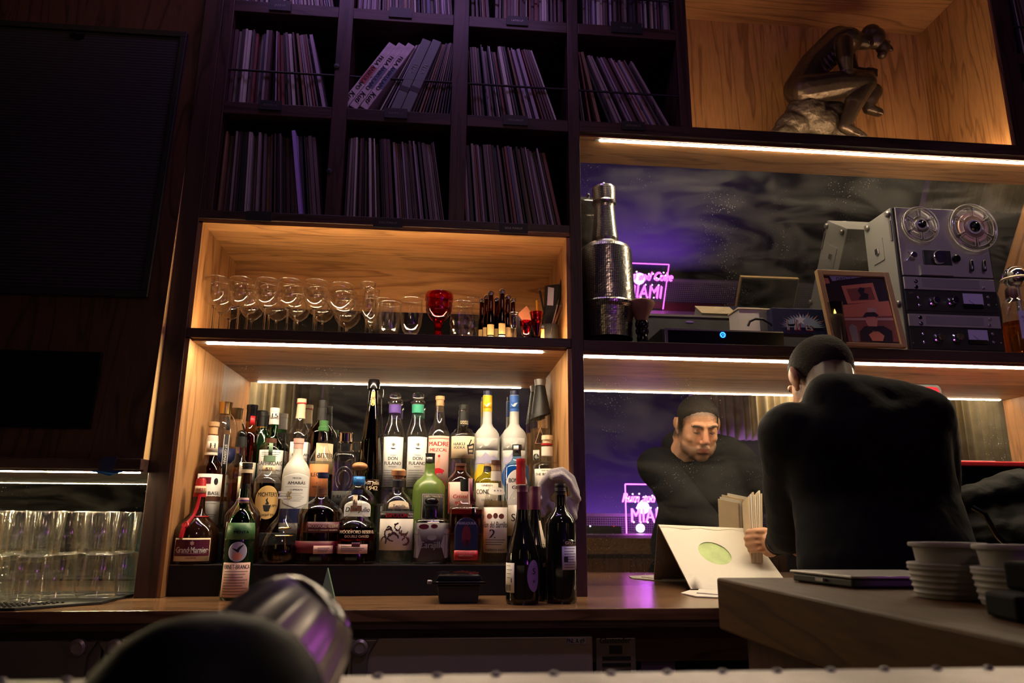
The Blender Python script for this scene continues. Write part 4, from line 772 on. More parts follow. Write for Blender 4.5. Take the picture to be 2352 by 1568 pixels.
b = wood_bottle(734, 'big dark bourbon bottle with square-cut cap and maroon band', 1085, [(1097, 11.5), (1135, 12.5), (1143, 15), (1150, 24), (1160, 38), (1170, 47), (1182, 51), (1290, 52)], 1169, 1, 0)
b.label(1198, 1222, 'burgundy', 44, 12, None, [('WOODFORD RESERVE', .62, .30, 'cream', 0, .9, .01), ('KENTUCKY STRAIGHT BOURBON', .25, .14, 'cream')]).label(1241, 1268, 'maroon', 85, -10, None, [], [], 'lower_band', e=.0004).label(1251, 1269, 'pink', 24, 14, None, [], lines(3, .25, .7, .6, .03), 'small_label', e=.0014)
b = wood_bottle(815, 'big dark double-oaked bourbon bottle with pale lower label', 1124, [(1136, 11.5), (1168, 12.5), (1180, 14), (1188, 28), (1198, 40), (1210, 48), (1222, 52), (1290, 52)], 1222, 1, 0)
b.label(1211, 1240, 'spirit_dark', 50, 8, None, [('WOODFORD RESERVE', .68, .26, 'cream', 0, .92, .01), ('DOUBLE OAKED', .34, .20, 'cream', 0, .6)], e=.0009).label(1248, 1269, 'pink', 38, -2, None, [], lines(4, .2, .75, .75, .03), 'lower_label', e=.0012).label(1244, 1253, 'burgundy', 10, 6, name='small_label', e=.0018)
b.label(1136, 1168, 'cream', 26, -14, None, [('L', .5, .3, 'ink')], [], 'neck_label')
b = Bottle('clear tequila bottle with wooden stopper and white skeleton rider label', 911, 1200, Y1, T1, [(1092, 12), (1104, 13), (1120, 12.5), (1130, 14), (1138, 23), (1150, 34), (1164, 39), (1276, 39), (1290, 34)], 'glass', 0)
b.cap([(1077, 13), (1081, 17), (1092, 16.5), (1093, 12), (1100, 12)], 'wood_cap', 'stopper').band(1104, 1118, 'ink', 'neck_band', .001).liquid(1170, 'spirit_clear')
rnd = random.Random(11); blot = []
def stroke(pts, w_, m_='photo_brown'):
    for (x0, y0), (x1, y1) in zip(pts, pts[1:]):
        dx, dy = (x1-x0), (y1-y0)*1.2; L_ = max(1e-6, math.hypot(dx, dy)); nx, ny = -dy/L_*w_, dx/L_*w_; blot.append(([(x0+nx, y0+ny), (x0-nx, y0-ny), (x1-nx*.6, y1-ny*.6), (x1+nx*.6, y1+ny*.6)], m_))
for cx, cy, r_ in ((-.35, .55, .30), (-.15, .40, .28), (.35, .60, .24), (.45, .3, .24), (-.6, .3, .2), (.05, .75, .2)):
    for k in range(7):
        t0 = rnd.random()*6.28; stroke([(cx+r_*(.4+.6*rnd.random())*math.cos(t0+i*.45), cy+r_*.8*(.4+.5*rnd.random())*math.sin(t0+i*.45)) for i in range(4)], .018+.02*rnd.random(), 'photo_dark' if cx < .1 and k < 4 else 'brown_cap')
b.label(1191, 1262, 'paper', 72, 0, None, [], [(p_, m_) for p_, m_ in blot if all(-1 < u < 1 and 0 < v < 1 for u, v in p_)], 'label').label(1174, 1191, 'ink', 72, 0, None, [('ESPOLÓN', .48, .55, 'red', 0, .52, .02), ('CIENTO', .65, .26, 'paper', -.75, .2), ('TEQUILA', .65, .26, 'paper', .75, .2), ('BLANCO', .3, .26, 'paper', .75, .2)], [], 'label_band').label(1150, 1168, 'cream', 36, 6, arch, [('Tequila', .35, .35, 'ink')], [], 'back_label')
b = Bottle('square black bottle with black ball stopper and white skull artwork', 989, 1240, Y1, T1, [(1170, 14), (1188, 14), (1190, 26), (1193, 35), (1198, 38), (1290, 38)], 'glass_smoke', 4, sq=7)
b.ball(1140, 1160, 16.5, 'black_gloss').cap([(1157, 17), (1162, 17), (1163, 14), (1186, 13.5)], 'black', 'collar').liquid(1204, 'spirit_clear')
sk = [(circ(-.62, .78, .14, .07), 'cup_white'), ([(-.75, .7), (-.5, .7), (-.4, .45), (-.55, .1), (-.85, .12), (-.7, .45)], 'cup_white'), (circ(.62, .78, .14, .07), 'cup_white'), ([(.75, .7), (.5, .7), (.4, .45), (.55, .1), (.85, .12), (.7, .45)], 'cup_white'), (circ(-.35, .9, .2, .07), 'maroon'), (circ(.1, .91, .16, .06), 'maroon'), (rect(-.85, -.75, .4, .6), 'maroon'), (rect(.75, .85, .4, .6), 'maroon'), (circ(0, .62, .22, .07), 'cup_white')]
b.label(1200, 1288, 'photo_dark', 70, 0, None, [('Carajillo', .44, .17, 'cup_white', 0, .55, .02)], sk)
b = Bottle('square tequila bottle with black cap, horseshoe label and red lower label', 1071, 1230, Y1, T1, [(1130, 13), (1140, 14), (1150, 16), (1160, 24), (1165, 38), (1170, 41), (1290, 41)], 'glass', 0, sq=6)
b.cap([(1100, 17), (1126, 16), (1128, 13)], 'black', 'cap').label(1099, 1158, 'maroon', 14, 22, None, [], [(rect(-1, -.5, 0, 1), 'pink')], 'neck_ribbon', e=.006).liquid(1170, 'spirit_amber')
b.label(1188, 1260, 'navy', 33, 0, arch, [('HERRADURA', .82, .09, 'lilac', 0, .8, .015)], [(circ(0, .42, .42, .34), 'maroon'), (rect(-.3, .3, 0, .3), 'navy')]).label(1262, 1284, 'red', 33, 0, None, [('HERRADURA', .78, .2, 'cream'), ('REPOSADO', .5, .18, 'cream')], lines(2, .15, .28, .7, .02), 'lower_label')
b = Bottle('clear rum bottle with dark cap and large antique paper label', 1138, 1190, Y1, T1, [(1066, 10.5), (1080, 11), (1105, 12), (1118, 16), (1135, 22), (1150, 27), (1162, 28.5), (1290, 28.5)], 'glass', 0)
b.cap([(1057, 11), (1067, 11)], 'brown_cap').band(1067, 1081, 'cork', 'neck_cork', -.001).band(1082, 1104, 'paper', 'neck_sleeve').liquid(1150, 'spirit_pale').label(1120, 1137, 'paper', 75, 14, oval, [('* * *', .5, .4, 'ink')], [], 'shoulder_label')
b.label(1165, 1268, 'paper', 70, 0, None, [('Ron del Barrilito', .62, .14, 'ink', 0, .9, .01, .2), ('2', .42, .2, 'ink', -.2), ('PUERTO RICO', .06, .05, 'ink')], [(circ(-.4, .80, .2, .06), 'photo_brown'), (circ(0, .81, .15, .065), 'photo_brown'), (circ(.4, .80, .2, .06), 'photo_brown')] + lines(3, .18, .28, .7, .006) + [(rect(-.97, -.93, .02, .98), 'ink'), (rect(.93, .97, .02, .98), 'ink')])
b = Bottle('clear bottle with tall red wax neck behind the red-capsuled wines', 1196, 1180, Y1+.03, T1, [(1108, 10), (1114, 11), (1125, 16), (1140, 24), (1152, 29), (1290, 29)], 'glass', 0)
b.cap([(1053, 10.5), (1060, 11.5), (1063, 10.5), (1112, 11.5)], 'red_wax', 'wax_seal').liquid(1170, 'spirit_red').label(1160, 1230, 'paper', 45, -35, None, [('S', .6, .25, 'ink')])
# ---- on the counter
b = Bottle('green bitters bottle standing on the counter with eagle globe label', 551, 1240, 2.36, CT, [(1116, 10), (1130, 11), (1158, 13), (1170, 16), (1186, 24), (1200, 30), (1212, 32), (1370, 34)], 'green_dark', 3)
b.P2 = None
b.cap([(1111, 10.5), (1126, 10.5), (1128, 9.5), (1143, 11.5)], 'black', 'screw_cap').label(1143, 1155, 'pink', 70, 0, None, [], [(rect(-1, 1, .35, .6), 'purple')], 'neck_label')
b.label(1158, 1236, 'glass_green', 70, 0, None, [], [], 'green_glass_shoulder', e=.0004)
b.label(1200, 1238, 'green', 70, 0, None, [('MENTA', .45, .18, 'green_dark', 0, .6)], [], 'upper_label').label(1243, 1288, 'lilac', 36, -8, oval, [], [([(-.7, .7), (-.1, .62), (.1, .75), (.7, .9), (.2, .6), (.1, .45), (-.1, .5)], 'ink'), (circ(0, .28, .5, .2), 'photo_skin')], 'globe_label')
b.label(1290, 1368, 'pink', 58, -8, None, [('FERNET-BRANCA', .88, .13, 'ink', 0, .92, .02)], lines(9, .08, .74, .8, .007))
def wine(x, lab, yt, Y, cap, base, hw, turn):
    b = Bottle(lab, x, 1260, Y, CT, [(yt+40, 12), (yt+54, 12.5), (yt+75, 15), (yt+105, 21), (yt+135, 30), (yt+165, hw-1), (yt+185, hw), (1372, hw)], 'wine_glass_dark', turn, name='wine_bottle', group=None)
    b.band(yt+56, yt+134, 'wine_glass_dark', 'neck'); return b
b = wine(1200, 'burgundy-shaped wine bottle with red capsule and mauve oval label at front', 1113, 2.215, 'burgundy', 1388, 38, 0)
b.cap([(1114, 12.5), (1120, 13.5), (1128, 13), (1129, 13.6), (1133, 13), (1170, 13.5)], 'burgundy', 'capsule').label(1291, 1358, 'paper', 24, -52, None, [('1', .42, .16, 'ink', .5)], lines(4, .5, .9, .6, .006) + [(rect(-.75+.14*i, -.75+.14*i+(.05 if i % 3 else .09), .06, .26), 'ink') for i in range(9)]).label(1284, 1356, 'violet_paper', 26, 42, oval, [('S', .65, .2, 'ink'), ('o', .35, .12, 'ink')], [], 'oval_label')
b = wine(1229, 'second red-capsuled wine bottle just behind the front one', 1116, 2.31, 'burgundy', 1388, 36, 0)
b.cap([(1117, 12), (1122, 13), (1131, 12.5), (1132, 13), (1170, 13)], 'burgundy', 'capsule').label(1195, 1300, 'cream', 10, 40)
b = Bottle('straight-sided dark wine bottle with black screw cap and back label', 1288, 1250, 2.235, CT, [(1132, 12), (1160, 12.5), (1172, 16), (1182, 26), (1192, 33), (1204, 35.5), (1372, 35.5)], 'wine_glass_dark', 0, name='wine_bottle')
b.cap([(1111, 12.5), (1113, 13.2), (1119, 13.2), (1120, 12.6), (1123, 13.2), (1124, 12.6), (1127, 13.2), (1128, 12.6), (1136, 13)], 'black', 'screw_cap').label(1253, 1306, 'lilac', 34, 38, None, [], lines(8, .1, .9, .75, .012) + [(rect(-.8, -.35, .34, .56), 'ink')]).label(1238, 1252, 'wine_glass_dark', 30, 38, None, [('GEO', .5, .5, 'cream', -.2)], [], 'top_label', e=.0009)
# ---- towel over the gin bottle
def blob(parts, name, mat, parent=None, vox=.005, smooth=6, world=True, decim=0):
    """parts are closed shells; they are fused into one continuous skin"""
    me = parts.mesh(name); o = bpy.data.objects.new(name, me); COL.objects.link(o)
    r = o.modifiers.new('fuse', 'REMESH'); r.mode = 'VOXEL'; r.voxel_size = vox; r.use_smooth_shade = True
    s = o.modifiers.new('smooth', 'SMOOTH'); s.iterations = smooth; s.factor = .5
    if decim: d = o.modifiers.new('d', 'DECIMATE'); d.ratio = decim
    dg = bpy.context.evaluated_depsgraph_get(); m2 = bpy.data.meshes.new_from_object(o.evaluated_get(dg)); bpy.data.objects.remove(o); bpy.data.meshes.remove(me)
    m2.name = name; m2.materials.clear(); m2.materials.append(M[mat]); o = bpy.data.objects.new(name, m2); COL.objects.link(o)
    if parent:
        o.parent = parent
        if world: m2.transform(wmat(parent).inverted())
    return o
TY = 2.40; tw = G()
P_ = lambda x, y, dy=0: at(x, y, TY+dy)
for seq, r0 in (([(1238, 1150, .03), (1248, 1110, .02), (1268, 1088, 0), (1290, 1084, -.01), (1310, 1100, 0), (1320, 1130, 0), (1318, 1170, .01)], .018), ([(1246, 1168, .05), (1255, 1130, .04), (1276, 1104, .04), (1296, 1100, .04), (1312, 1120, .04), (1324, 1150, .03)], .022),
                ([(1272, 1096, -.02), (1290, 1092, -.03), (1306, 1106, -.03), (1316, 1128, -.02), (1328, 1146, -.01)], .012), ([(1240, 1148, .01), (1236, 1165, .02), (1246, 1180, .02)], .013), ([(1300, 1150, .0), (1308, 1170, 0), (1316, 1186, .0)], .017), ([(1268, 1160, .02), (1276, 1176, .02), (1292, 1180, .02)], .013)):
    pts = [P_(*q) for q in seq]
    for a, c in zip(pts, pts[1:]): tw.cap(a, r0, c, r0*.95, 10)
tag(blob(tw, 'bar_towel', 'towel', vox=.005, smooth=3), 'crumpled grey bar towel hung over the bottles in the right corner', 'towel')
# ---- black tip box on the counter
a = at(1002, 1385, 2.23); c = at(1106, 1385, 2.23); zt = at(1050, 1342, 2.23).z
bx = thing('lidded_box', 'small black plastic lidded box on the counter before the bottles', 'box', ((a.x+c.x)/2, 2.29, CT))
part(G().prism([(a.x+.008, 2.225, CT), (c.x-.012, 2.225, CT), (c.x-.004, 2.225, zt), (a.x, 2.225, zt)], (0, .12, 0)), 'tub', 'black', bx, bevel=.004)
part(B(a.x-.012, c.x+.010, 2.215, 2.355, zt, zt+.009), 'rim', 'black_gloss', bx, bevel=.002); zl = at(1050, 1313, 2.23).z
part(G().prism([(a.x-.006, 2.22, zt+.009), (c.x+.004, 2.22, zt+.009), (c.x-.006, 2.225, zl-.008), (a.x+.004, 2.225, zl-.008)], (0, .125, 0)), 'lid', 'black_gloss', bx, bevel=.005)
g = G(); rnd = random.Random(3)
for k in range(14):
    x = a.x + (c.x-a.x)*(.06+.88*rnd.random()); y = 2.24+.09*rnd.random(); g.prism([(x-.016, y-.01, zl-.008), (x+.014, y-.012, zl-.006+.006*rnd.random()), (x+.016, y+.012, zl-.004), (x-.012, y+.012, zl-.006)], (0, 0, .0015))
part(g, 'foil_cover', 'plastic_sheet', bx)
part(G().lathe([(.004, 0), (.006, .004), (.006, .012), (.004, .014)], 12, mtx=Matrix.Translation((a.x-.014, 2.27, zt+.004)) @ Matrix.Rotation(-PI/2, 4, 'Y')), 'hinge_knob', 'dull_steel', bx, True)
pn = G(); a = at(745, 1330, 2.28); pn.prism([(a.x-.012, 2.28, CT), (a.x+.035, 2.28, CT), (a.x+.004, 2.30, a.z+.03)], (0, .02, 0)); tag(pn.obj('folded_card', 'sage'), 'folded pale green card standing on the counter before the riser', 'card')
# ------------------------------------------------------------------ glassware on the lit glass shelf
ORD = ['first', 'second', 'third', 'fourth', 'fifth', 'sixth', 'seventh', 'eighth', 'ninth']
class Ware:
    def __init__(s, name, label, x, yref, Y, z0, cat='glass', group=None, turn=0):
        p = at(x, yref, Y); s.p, s.Y, s.z0, s.px = p, Y, z0, x; s.k = depth(p)/FPX
        s.o = thing(name, label, cat, (p.x, Y, z0), turn, group)
    def z(s, y): return at(s.px, y, s.Y).z - s.z0
    def shell(s, prof, t, name, mat, n=40, sq=0, rib=0, nrib=0, base=True):
        """prof top to bottom in (ypx, hw px); a wall of thickness t open at the top"""
        P = [(h*s.k, s.z(y)) for y, h in prof]; out = list(reversed(P)); inn = [(max(.0006, r-t), z + (t*1.2 if i == len(P)-1 else 0)) for i, (r, z) in enumerate(P)]
        pr = ([(.0004, out[0][1])] if base else []) + out + [(P[0][0]-t*.5, P[0][1]+t*.5)] + inn + ([(.0004, inn[-1][1])] if base else [])
        rr, rz = P[0]
        if mat != 'glass_red': G().tube([(rr*math.sin(2*PI*i/40), -rr*math.cos(2*PI*i/40), rz) for i in range(41)], .0011, 6).obj('lip', 'glass_lip', s.o, True, angle=0)
        return G().lathe(pr, n, sq=sq, close=False, rib=rib, nrib=nrib).obj(name, mat, s.o, True, angle=60)
    def body(s, prof, name, mat, n=28, zs=None, sq=0, rib=0, nrib=0, angle=50):
        P = zs if zs else [(h*s.k, s.z(y)) for y, h in reversed(prof)]
        return G().lathe(P, n, sq=sq, rib=rib, nrib=nrib).obj(name, mat, s.o, True, angle=angle)
def wine_glass(label, x, Y, kind, group):
    q = Ware('wine_glass' if kind != 'flute' else 'champagne_flute', label, x, 690, Y, GT, group=group)
    if kind == 'wine': pr = [(640, 25), (652, 27.5), (668, 29), (682, 27), (692, 22), (699, 14), (703, 7)]; st = 703
    elif kind == 'brandy': pr = [(645, 25), (660, 31), (676, 34), (690, 32), (702, 24), (710, 14), (715, 7)]; st = 715
    else: pr = [(640, 18), (660, 18.5), (685, 18), (705, 14), (716, 8), (721, 4)]; st = 721
    dz = q.z(640) - at(x, 640, 2.50).z + GT
    P = [(h*q.k*2.47/q.k*(depth(at(494, 690, 2.5))/FPX)/2.47, at(494, y, 2.5).z-GT) for y, h in pr]
    t = .0011
    inn = [(max(.0006, r-t), z + (t if i == len(P)-1 else 0)) for i, (r, z) in enumerate(P)]
    G().lathe([(.0004, P[-1][1])] + list(reversed(P)) + inn + [(.0004, inn[-1][1])], 40, close=False).obj('bowl', 'glass', q.o, True, angle=0)
    rr, rz = P[0]; G().tube([(rr*math.sin(2*PI*i/40), -rr*math.cos(2*PI*i/40), rz) for i in range(41)], .0010, 6).obj('rim', 'glass_lip', q.o, True, angle=0)
    zb = P[-1][1]
    G().lathe([(0, 0), (.034, 0), (.035, .0015), (.02, .0035), (.008, .007), (.0045, .016), (.0036, .03), (.0038, zb-.012), (.006, zb-.003), (.0095, zb+.001), (0, zb+.0005)], 28, close=False).obj('stem_and_foot', 'glass_solid', q.o, True, angle=0)
    return q.o
XS = [494, 552, 609, 665, 722]
w0 = None
for r, Y in enumerate((2.495, 2.582, 2.668)):
    for i, x in enumerate(XS):
        X = at(x, 690, 2.495).x + (.004 if r == 1 else -.003)*((i % 2)*2-1)
        lab = '%s wine glass from the left in the %s row on the glass shelf' % (ORD[i], ('front', 'middle', 'back')[r])
        if w0 is None: w0 = wine_glass(lab, x, Y, 'wine', 'clear wine glasses on the glass shelf'); 
        else: dup(w0, (X, Y, GT), 0, lab)
b0 = wine_glass('round-bowled brandy glass at the right end of the front wine glasses', 783, 2.495, 'brandy', 'brandy glasses on the glass shelf')
dup(b0, (b0.location.x+.003, 2.59, GT), 0, 'round-bowled brandy glass behind the front brandy glass'); dup(b0, (b0.location.x, 2.685, GT), 0, 'round-bowled brandy glass at the very back behind two others')
f0 = wine_glass('tall champagne flute in front, between brandy glass and tumblers', 844, 2.495, 'flute', 'champagne flutes on the glass shelf')
dup(f0, (f0.location.x+.006, 2.575, GT), 0, 'tall champagne flute in the middle of its row of three'); dup(f0, (f0.location.x, 2.655, GT), 0, 'tall champagne flute at the back of its row of three')
q = Ware('tumbler', 'straight ribbed tumbler right of the champagne flutes', 895, 725, 2.49, GT); q.shell([(697, 25.5), (730, 25), (757, 23), (763, 21)], .0022, 'wall', 'glass_rib', 48, rib=.012, nrib=16); q.body(None, 'thick_base', 'glass_solid', zs=[(0, .0008), (.029, .0008), (.030, .010), (0, .011)])
q = Ware('tumbler', 'taller rounded tumbler between the ribbed tumbler and the red goblet', 945, 725, 2.48, GT); q.shell([(688, 24.5), (715, 26), (745, 24), (760, 19), (766, 14)], .002, 'wall', 'glass', 40); q.body(None, 'thick_base', 'glass_solid', zs=[(0, .0008), (.020, .0008), (.028, .010), (.024, .014), (0, .013)])
q = Ware('tumbler', 'clear tumbler at the back behind the champagne flutes', 880, 725, 2.60, GT); q.shell([(690, 24), (760, 23)], .002, 'wall', 'glass_rib', 40)
q = Ware('goblet', 'ruby red pressed-glass goblet on the glass shelf', 1007.5, 720, 2.48, GT); q.shell([(675, 32), (682, 33), (692, 32.5), (696, 30.5), (705, 31), (718, 28), (730, 21), (736, 14)], .0022, 'bowl', 'glass_red', 48, rib=.012, nrib=24)
zb = q.z(736); q.body(None, 'stem', 'ruby', zs=[(0, 0), (.030, 0), (.031, .003), (.016, .007), (.010, .013), (.015, .022), (.009, .030), (.014, zb-.008), (.020, zb), (0, zb+.002)], rib=.05, nrib=12)
G().lathe([(.030, q.z(720)), (.0385, q.z(713)), (.0385, q.z(709)), (.030, q.z(704))], 36, close=False, rib=.05, nrib=18).obj('faceted_band', 'glass_red', q.o, True)
def cut_glass(label, x, Y, y0, hw):
    q = Ware('cut_crystal_tumbler', label, x, 725, Y, GT); q.shell([(y0, hw), (y0+8, hw), (y0+14, hw*.98)], .002, 'rim', 'glass', 36, base=False)
    vs = []; fs = []; n = 28; m = 7; zt, zb = q.z(y0+14), .004; R = hw*q.k
    for j in range(m+1):
        for i in range(n):
            a = 2*PI*(i+.5*(j % 2))/n; rr = R*(1.0 - .12*abs(j/m-.6)) * (1.05 if (j % 2) == 0 else .97); vs.append((rr*math.sin(a), -rr*math.cos(a), zb+(zt-zb)*j/m))
    for j in range(m):
        for i in range(n):
            i2 = (i+1) % n
            if j % 2 == 0: fs += [(j*n+i, j*n+i2, (j+1)*n+i), (j*n+i2, (j+1)*n+i2, (j+1)*n+i)]
            else: fs += [(j*n+i, (j+1)*n+i2, (j+1)*n+i), (j*n+i, j*n+i2, (j+1)*n+i2)]
    fs.append(tuple(range(n-1, -1, -1))); G().add(vs, fs).obj('diamond_cut_wall', 'glass_rib', q.o); q.body(None, 'thick_base', 'glass_solid', zs=[(0, .001), (R*.8, .001), (R*.86, .012), (0, .014)]); return q
cut_glass('diamond-cut crystal tumbler right of the red goblet', 1061, 2.485, 697, 27); cut_glass('larger cut crystal glass behind the diamond-cut tumbler', 1079, 2.60, 690, 27)
pm('mini_label', (.16, .10, .04), .6); pm('mini_paper', (.2, .19, .17), .6)
def mini(i, x, yt, Y, lab):
    q = Ware('small_bottle', lab, x, 720, Y, GT, 'bottle', 'small brown bottles on the glass shelf')
    zt = q.z(yt); k = .0016
    q.body(None, 'glass_body', 'glass_brown', 20, [(0, 0), (.013, 0), (.0135, .004), (.0135, zt*.45), (.0105, zt*.6), (.0085, zt*.9), (.0088, zt*.92)])
    q.body(None, 'cap', 'silver', 16, [(.0095, zt*.905), (.0118, zt*.93), (.0120, zt*.97), (.0085, zt)]); q.body(None, 'drink', 'spirit_dark', 16, [(0, .003), (.0118, .003), (.0118, zt*.44), (.0092, zt*.6), (0, zt*.62)])
    vs = []; z0, z1 = zt*.14, zt*.34
    for z in (z0, z1):
        for j in range(7): a = -1.0+2.0*j/6; vs.append((.0140*math.sin(a), -.0140*math.cos(a), z))
    L = G().add(vs, [(j, j+1, j+8, j+7) for j in range(6)]).obj('label', 'mini_label', q.o, True)
    vs = []
    for z in (zt*.02, zt*.12):
        for j in range(7): a = -1.0+2.0*j/6; vs.append((.0140*math.sin(a), -.0140*math.cos(a), z))
    G().add(vs, [(j, j+1, j+8, j+7) for j in range(6)]).obj('lower_label', 'mini_paper', q.o, True)
for i, (x, yt, Y, lab) in enumerate(((1127, 668, 2.47, 'small brown bottle with gold label, front left of its cluster'), (1153, 664, 2.455, 'small brown bottle with gold label, front right and tallest of its cluster'), (1117, 677, 2.51, 'small brown bottle behind the front left one in its cluster'), (1107, 684, 2.54, 'small brown bottle at the left edge of its cluster'),
    (1141, 682, 2.52, 'small brown bottle between and behind the two front ones'), (1166, 677, 2.50, 'small brown bottle just right of the tallest one'), (1178, 684, 2.535, 'small brown bottle at the right edge of its cluster'))): mini(i, x, yt, Y+.03, lab)
q = Ware('shot_glass', 'little stemmed cordial glass right of the small brown bottles', 1180.5, 745, 2.44, GT); q.shell([(719, 10.5), (735, 10.5), (748, 9), (755, 6)], .0012, 'bowl', 'glass', 28); q.body(None, 'stem', 'glass_solid', 20, [(0, 0), (.014, 0), (.014, .003), (.005, .006), (.006, .012), (.0085, q.z(754)), (0, q.z(753))])
def cone_cup(lab, x, Y, y0, hw):
    q = Ware('cone_glass', lab, x, 750, Y, GT); q.shell([(y0, hw), (y0+30, hw*.62), (772, hw*.35)], .0018, 'wall', 'glass_red', 28); return q
cone_cup('shorter dark red cone-shaped glass in front of the brown card', 1208, 2.455, 738, 15); cone_cup('taller dark red cone-shaped glass with a yellow pen in it', 1233, 2.45, 718, 17)
def stick(name, lab, cat, pts, Y, r, mat, tip=None):
    P = [at(x, y, Y+(d if d else 0)) for x, y, d in pts]; o = thing(name, lab, cat, tuple(P[0])); part(G().tube(P, r, 10), 'barrel', mat, o, True)
    if tip: part(G().tube([P[-1], P[-1]+(P[-1]-P[-2]).normalized()*.02], [r if not isinstance(r, list) else r[-1], .001], 10), 'tip', tip, o, True)
    return o
stick('pencil', 'yellow pencil standing in the red cone-shaped glass', 'pencil', [(1236, 740, .012), (1233, 690, .012)], 2.45, .004, 'yellow')
hl = thing('pen_cup', 'dark cup holding pens at the right end of the glass shelf', 'cup', tuple(at(1262, 772, 2.52)*1)); hl.location = (at(1262, 740, 2.52).x, 2.52, GT)
G().lathe([(.001, 0), (.030, 0), (.034, .075), (.032, .075), (.028, .004), (.001, .004)], 28, close=False).obj('wall', 'black', hl, True)
a = at(1266, 700, 2.52); cw = thing('black_folder', 'black folded holder with a mauve paper standing in the pen cup', 'holder', (a.x, 2.52, GT+.03))
part(G().prism([(a.x-.028, 2.515, GT+.02), (a.x+.020, 2.515, GT+.02), (a.x+.030, 2.515, at(1276, 652, 2.52).z), (a.x-.022, 2.515, at(1243, 656, 2.52).z)], (0, .02, 0)), 'case', 'black', cw, bevel=.003); part(G().prism([(a.x-.016, 2.512, at(1250, 700, 2.51).z), (a.x+.006, 2.512, at(1250, 700, 2.51).z), (a.x+.010, 2.512, at(1250, 660, 2.51).z), (a.x-.012, 2.512, at(1250, 658, 2.51).z)], (0, .002, 0)), 'paper', 'lilac', cw)
for lab, pts, r, mt in (('black marker leaning right in the pen cup', [(1268, 760, 0), (1292, 643, 0)], .0075, 'black'), ('black pen leaning far right in the pen cup', [(1272, 760, .01), (1296, 680, .01)], .0042, 'black'), ('slim black pen leaning left in the pen cup', [(1256, 750, 0), (1240, 668, 0)], .004, 'black'), ('brown pencil low in the pen cup', [(1262, 768, -.02), (1288, 705, -.02)], .0042, 'brown_cap'), ('silver pen standing in front of the pen cup', [(1263, 768, -.03), (1280, 700, -.03)], .003, 'silver')): stick('pen', lab, 'pen', pts, 2.52, r, mt, 'dull_steel')
c = at(1207, 722, 2.60); cdd = G().prism([(c.x-.03, 2.60, c.z), (c.x, 2.60, c.z-.036), (c.x+.034, 2.60, c.z-.010), (c.x+.004, 2.60, c.z+.034)], (0, .0015, 0)); cdd = cdd; tag(cdd.obj('brown_card', 'photo_orange'), 'brown diamond-shaped card leaning behind the red cone glasses', 'card')
ob = thing('orange_lighter', 'small orange and green lighter lying before the pen cup', 'lighter', (at(1246, 768, 2.47).x, 2.47, GT)); part(B(ob.location.x-.006, ob.location.x+.006, 2.464, 2.476, GT, GT+.05), 'body', 'orange', ob, bevel=.003); part(B(ob.location.x-.006, ob.location.x+.006, 2.464, 2.476, GT+.05, GT+.062), 'cap', 'silver', ob, bevel=.002)
# ------------------------------------------------------------------ stacked tumblers on the rubber mat, left bay
mat_o = thing('bar_mat', 'black rubber bar mat under the tumblers at the left end of the counter', 'mat', (-1.6, 2.3, CT))
mx1 = -.925
part(G().prism([(XL, 2.09, CT), (-1.075, 2.09, CT), (mx1, 2.24, CT), (mx1, 2.56, CT), (XL, 2.56, CT)], (0, 0, .008)), 'sheet', 'rubber', mat_o, bevel=.002)
g = G()
for i in range(60):
    for j in range(6):
        x = -1.78+i*.0135; y = 2.10+j*.02
        if x < -1.09 + (y-2.1)*.9: g.lathe([(.0045, CT+.008), (.0035, CT+.012)], 6, (x, y, 0))
kn = part(g, 'rubber_studs', 'rubber', mat_o); kn['kind'] = 'stuff'
def tumbler(label, loc, inv, kind, group='stacked bar tumblers in the left bay'):
    o = thing('bar_tumbler', label, 'glass', loc, 0, group); H = .118; r0, r1, t = .041, .050, .0026
    rib, nr = (.020, 18) if kind == 'fluted' else (0, 0)
    z = (lambda v: H-v) if inv else (lambda v: v)
    wall = [(r0, 0), (r0+.002, .006), (r1, H-.002), (r1-t*.5, H), (r1-t, H-.002), (r0+.001-t, .016)]
    G().lathe([(.0005, z(0))] + [(r, z(v)) for r, v in wall] + [(.0005, z(.016))], 54 if rib else 36, close=False, rib=rib, nrib=nr).obj('wall', 'glass_rib' if kind != 'plain' else 'glass', o, True, angle=45)
    pr = [(0, .0012), (r0-.002, .0012), (r0-.001, .014), (0, .0145)]
    G().lathe([(r, z(v)) for r, v in pr], 30, close=False).obj('thick_base', 'glass_base', o, True, angle=40)
    for v_ in (.001, H-.001): rr = r0 if v_ < .01 else r1-.001; G().tube([(rr*math.sin(2*PI*i/36), -rr*math.cos(2*PI*i/36), z(v_)) for i in range(37)], .0013, 6).obj('lip' if v_ > .01 else 'base_edge', 'glass_lip', o, True, angle=0)
    if kind == 'ringed':
        g = G()
        for v in (.03, .05, .07, .09): rr = r0+(r1-r0)*v/H+.0006; g.lathe([(rr, z(v-.002)), (rr+.0016, z(v)), (rr, z(v+.002))], 36, close=False)
        g.obj('ring_relief', 'glass_rib', o, True)
    return o
proto = {}
